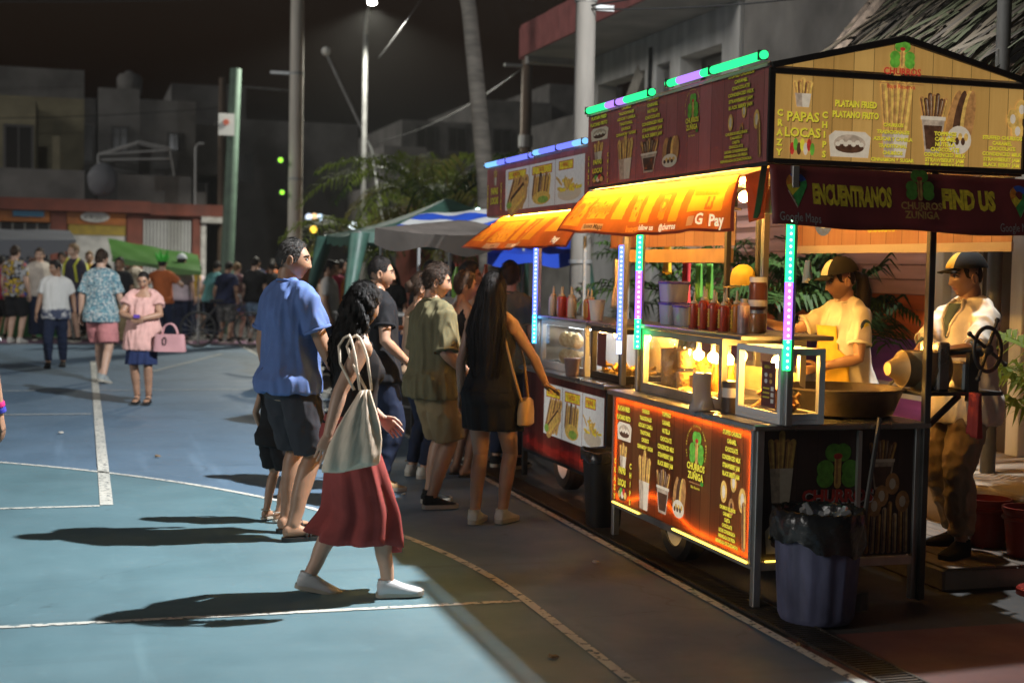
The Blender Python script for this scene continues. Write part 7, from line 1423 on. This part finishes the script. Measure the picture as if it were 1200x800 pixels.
def floral(name, a, b, c):
    m = fabric(name, a); n, L, bs_ = nodes_of(m); tc = n.new('ShaderNodeTexCoord'); v = n.new('ShaderNodeTexVoronoi'); v.inputs['Scale'].default_value = 58; L.new(tc.outputs['Object'], v.inputs[0]); r = n.new('ShaderNodeValToRGB'); r.color_ramp.interpolation = 'CONSTANT'; e = r.color_ramp.elements; e[0].color = (*a, 1); e[1].color = (*b, 1); e[1].position = .45; q = e.new(.75); q.color = (*c, 1); sp = n.new('ShaderNodeSeparateColor'); L.new(v.outputs['Color'], sp.inputs[0]); L.new(sp.outputs[0], r.inputs[0]); L.new(r.outputs[0], bs_.inputs['Base Color']); return m
p = Person('man walking away in a teal floral shirt and pink shorts', (.23, 19.93, .0), 8, 1.76, 'm', .35, 'light', 'brown', lf=(-.10, .22, .08, 4, 0), rf=(.13, -.22, .09, -8, -14), vox=.012, lh=(-.27, -.04, .90), rh=(.30, .10, .93))
p.tee(floral('shirt_floral', (.16, .30, .34), (.50, .52, .50), (.08, .15, .2)), .80, .85, .03, .8); p.pants(fabric('shorts_pink', (.55, .22, .22)), .85, .04, .03, 'shorts'); p.shoes(fabric('shoe_grey', (.3, .33, .33)), soleW); p.hair('short', th=.007)
p = Person('man walking towards the camera in a white t-shirt and dark jeans', (-.4, 22.67, 0), 168, 1.60, 'm', .5, 'brown', 'black', hy=52, hp=6, lf=(-.10, -.20, .08), rf=(.10, .18, .08), vox=.013, lh=(-.30, -.02, .92), rh=(.30, .06, .90))
def wave_tee():
    m = fabric('tee_wave', (.58, .57, .54)); n, L, bs_ = nodes_of(m); tc = n.new('ShaderNodeTexCoord'); sp = n.new('ShaderNodeSeparateXYZ'); L.new(tc.outputs['Object'], sp.inputs[0]); no = n.new('ShaderNodeTexNoise'); no.inputs['Scale'].default_value = 14; L.new(tc.outputs['Object'], no.inputs[0]); mr = n.new('ShaderNodeMapRange'); mr.inputs['From Min'].default_value = 1.06; mr.inputs['From Max'].default_value = .93; L.new(sp.outputs['Z'], mr.inputs[0]); mu = n.new('ShaderNodeMath'); mu.operation = 'MULTIPLY'; L.new(mr.outputs[0], mu.inputs[0]); L.new(no.outputs['Fac'], mu.inputs[1]); r = n.new('ShaderNodeValToRGB'); e = r.color_ramp.elements; e[0].color = (.58, .57, .54, 1); e[0].position = .30; e[1].color = (.05, .06, .10, 1); e[1].position = .5; L.new(mu.outputs[0], r.inputs[0]); L.new(r.outputs[0], bs_.inputs['Base Color']); return m
p.tee(wave_tee(), .80, .72, .025, .85); p.pants(jeans); p.shoes(shoeK, shoeK); p.hair('short')
def patchy(name, cols, sc_=7):
    m = fabric(name, cols[0]); n, L, bs_ = nodes_of(m); tc = n.new('ShaderNodeTexCoord'); v = n.new('ShaderNodeTexNoise'); v.inputs['Scale'].default_value = sc_; v.inputs['Detail'].default_value = 2; L.new(tc.outputs['Object'], v.inputs[0]); r = n.new('ShaderNodeValToRGB'); r.color_ramp.interpolation = 'CONSTANT'; e = r.color_ramp.elements; e[0].color = (*cols[0], 1); e[1].color = (*cols[1], 1); e[1].position = .42
    for i, c in enumerate(cols[2:]): q = e.new(.48 + .06 * i); q.color = (*c, 1)
    L.new(v.outputs['Fac'], r.inputs[0]); L.new(r.outputs[0], bs_.inputs['Base Color']); return m
def far(label, x, y, face, H, shirt, legs, hair='black', skin='tan', fat=.2, sex='m', hem=.84, leg=1.9, shoe=None, style='short', **kw):
    q = Person(label, (x, y, 0), face, H, sex, fat, skin, hair, vox=.016, **kw); q.tee(shirt, hem, .7, .025, .75, fold=.006); q.pants(legs, leg, .03, .02, 'trousers' if leg > 1.2 else 'shorts', fold=.006); q.shoes(shoe or shoeK, soleW if shoe is None else shoe); q.hair(style); return q
tee_c = {k: fabric('tee_' + k, c) for k, c in dict(cream=(.48, .42, .36), charcoal=(.04, .035, .05), blk=(.015, .015, .016), orange=(.35, .09, .025), mauve=(.50, .40, .44), nvy=(.02, .025, .06), teal=(.14, .36, .38), crimson=(.40, .02, .07), yellow=(.55, .34, .04), lav=(.48, .48, .6), white=(.55, .54, .52), ochre=(.38, .18, .04)).items()}
far('man with a colourful printed back and black shorts at the far left', -1.28, 29.4, 12, 1.86, patchy('shirt_print', [(.42, .41, .40), (.02, .02, .03), (.5, .33, .03), (.04, .08, .3), (.45, .12, .05)]), black, leg=.95, skin='light', shoe=shoeW, hair='brown', fat=.25)
far('man in a cream shirt facing the camera at the far left', -.85, 30.3, 150, 1.83, tee_c['cream'], jeans, hy=20, hair='brown', skin='light')
q = far('man in charcoal wearing a yellow backpack', -.18, 29.8, 205, 1.93, tee_c['charcoal'], navy, hair='sand', skin='light', leg=.9, hy=20)
t = held('backpack', 'bright yellow backpack worn by the man in charcoal', 'backpack', q); M = MB(); M.loft([(V(0, -.19, z), V(.15 * k, 0, 0), V(0, .09 * k, 0)) for z, k in ((.95, .8), (.98, 1), (1.25, 1), (1.40, .8), (1.44, .5))], 18, pw=.6); M.build('pack', mat('pack_yellow', (.5, .5, .03), .6), t, smooth=True)
for sd in (-1, 1): M = MB(); M.tube([(sd * .12, -.12, 1.43), (sd * .12, .02, 1.50), (sd * .125, .13, 1.38), (sd * .15, .10, 1.1), (sd * .14, -.12, 1.0)], .022, 8); M.build('strap', MAT['pack_yellow'], t, smooth='all')
far('man in a black shirt facing the camera behind the floral shirt man', .67, 28.4, 176, 1.68, tee_c['blk'], khaki, hair='black', skin='brown')
q = far('man in an orange shirt with a green spiky foam hat', 1.47, 28.5, 5, 1.70, tee_c['orange'], jeans, lh=(-.32, .25, 1.25), rh=(.32, .28, 1.2), fat=.3)
t = held('foam_hat', 'bright green spiky foam hat on the man in orange', 'hat', q); M = MB()
for k in range(7): a_ = k * 2.4; d_ = V(.5 * math.cos(a_), .5 * math.sin(a_), 1.0); b_ = V(.06 * math.cos(a_), .06 * math.sin(a_), 1.70); M.tube([b_, b_ + d_ * .09, b_ + d_ * (.12 + .05 * (k % 3))], [.045, .03, .006], 8)
M.lathe([(.105, 1.70), (.11, 1.73), (.08, 1.78), (.02, 1.80)], n=16); M.build('foam', mat('foam_green', (.04, .42, .03), .7), t, smooth=True)
q = far('man in a mauve t-shirt and white cap with his back turned', 1.93, 30.0, 8, 1.76, tee_c['mauve'], jeans, skin='light'); q.cap(fabric('cap_white', (.5, .52, .55)), fabric('cap_white', (.5, .52, .55)))
q = far('man in navy with camouflage shorts bending over a table', 2.78, 29.6, 15, 1.66, tee_c['nvy'], patchy('shorts_camo', [(.05, .05, .05), (.12, .12, .11), (.03, .03, .03), (.16, .15, .14)], 16), leg=1.05, lean=14, fat=.4)
far('person in teal leaning beyond the man in camouflage shorts', 2.60, 30.7, 30, 1.66, tee_c['teal'], jeans, lean=14, fat=.1)
q = far('woman with fair hair and patterned blue shorts in the far group', 3.08, 30.3, 20, 1.62, patchy('top_floral', [(.30, .24, .2), (.42, .30, .24), (.2, .1, .12)], 12), patchy('shorts_blue_print', [(.03, .06, .25), (.35, .33, .1), (.05, .1, .4)], 14), hair='sand', skin='light', leg=.55, sex='f')
far('man in a black t-shirt and light blue shorts in the far group', 3.38, 29.6, 12, 1.74, tee_c['blk'], fabric('shorts_lightblue', (.20, .30, .42)), leg=.75, skin='light', hair='black')
far('woman in crimson cut off by the left edge', -1.62, 31.0, 20, 1.66, tee_c['crimson'], black, sex='f', leg=1.0, style='short')
far('man in yellow behind the man in the black shirt', .12, 32.3, 170, 1.80, tee_c['yellow'], jeans, skin='light', hair='sand')
far('man in lavender behind the man in the cream shirt', -1.02, 32.0, 190, 1.74, tee_c['lav'], jeans)
far('dark dressed man behind the backpack wearer', .35, 31.4, 200, 1.84, tee_c['charcoal'], jeans, hair='brown')
far('man in yellow beyond the white cap wearer', 2.2, 31.6, 200, 1.75, tee_c['yellow'], jeans, skin='light')
far('dark dressed man between the far group and the thick pole', 3.92, 31.2, 340, 1.66, tee_c['blk'], jeans)
far('tall dark dressed man by the foot of the thick pole', 3.70, 32.2, 190, 1.75, tee_c['nvy'], jeans, hair='brown')
far('man in white standing under the far side of the gazebo', 3.50, 21.1, 90, 1.68, tee_c['white'], jeans, fat=.4)
far('man in ochre standing at the gazebo table', 3.92, 21.6, 250, 1.72, tee_c['ochre'], jeans)
far('dark dressed woman inside the gazebo', 4.15, 19.6, 200, 1.6, tee_c['blk'], jeans, sex='f', style='long')
far('man in black under the striped canopy', 3.9, 16.3, 150, 1.68, tee_c['blk'], jeans, hair='black')
far('man in navy behind the taupe tarpaulin pole', 3.60, 14.2, 230, 1.66, tee_c['nvy'], jeans)
far('woman in black at the left of the far stalls', .75, 31.0, 20, 1.66, tee_c['blk'], black, sex='f', style='long')
for lb, x, y, fc, H, c, lg, hr, sk in (('man in white at the back of the far left crowd', -.45, 32.8, 190, 1.78, 'white', 1.9, 'black', 'brown'), ('woman in teal at the back of the far left crowd', -1.95, 29.9, 100, 1.62, 'teal', .8, 'brown', 'tan'), ('man in ochre under the edge of the dark canopy', -1.5, 33.2, 170, 1.74, 'ochre', 1.9, 'black', 'tan'), ('man in cream beside the green canopy pole', 1.05, 32.9, 185, 1.74, 'cream', 1.9, 'black', 'tan'), ('boy in navy shorts behind the bicycle', 2.45, 32.4, 160, 1.55, 'mauve', .8, 'black', 'tan'), ('man in orange in front of the far cluster of lamps', 4.25, 33.6, 200, 1.72, 'orange', 1.9, 'black', 'brown'), ('woman in white right of the thick pole', 4.75, 30.6, 250, 1.6, 'white', 1.9, 'brown', 'tan'), ('man in black right of the thick pole', 4.95, 28.3, 300, 1.7, 'blk', .9, 'black', 'tan'), ('man in crimson between gazebo and thick pole', 4.5, 26.4, 140, 1.68, 'crimson', 1.9, 'black', 'tan')):
    far(lb, x, y, fc, H, tee_c[c], jeans, hair=hr, skin=sk, leg=lg)
bake_people(); bake_text()
# ------------------------------------------------------------------ night air: thin haze added for the glow around the lit lamp
hm = bpy.data.materials.new('night_air'); hm.use_nodes = True; hn, hl = hm.node_tree.nodes, hm.node_tree.links; hn.clear()
ho = hn.new('ShaderNodeOutputMaterial'); hv = hn.new('ShaderNodeVolumePrincipled'); hv.inputs['Color'].default_value = (.92, .93, .90, 1); hv.inputs['Density'].default_value = .0004; hv.inputs['Anisotropy'].default_value = .3
hl.new(hv.outputs[0], ho.inputs['Volume'])
M = MB(); M.box(-95, 95, -25, 115, -1.1, 12.5); hz = M.build('haze', hm, fix=False); hz['kind'] = 'stuff'
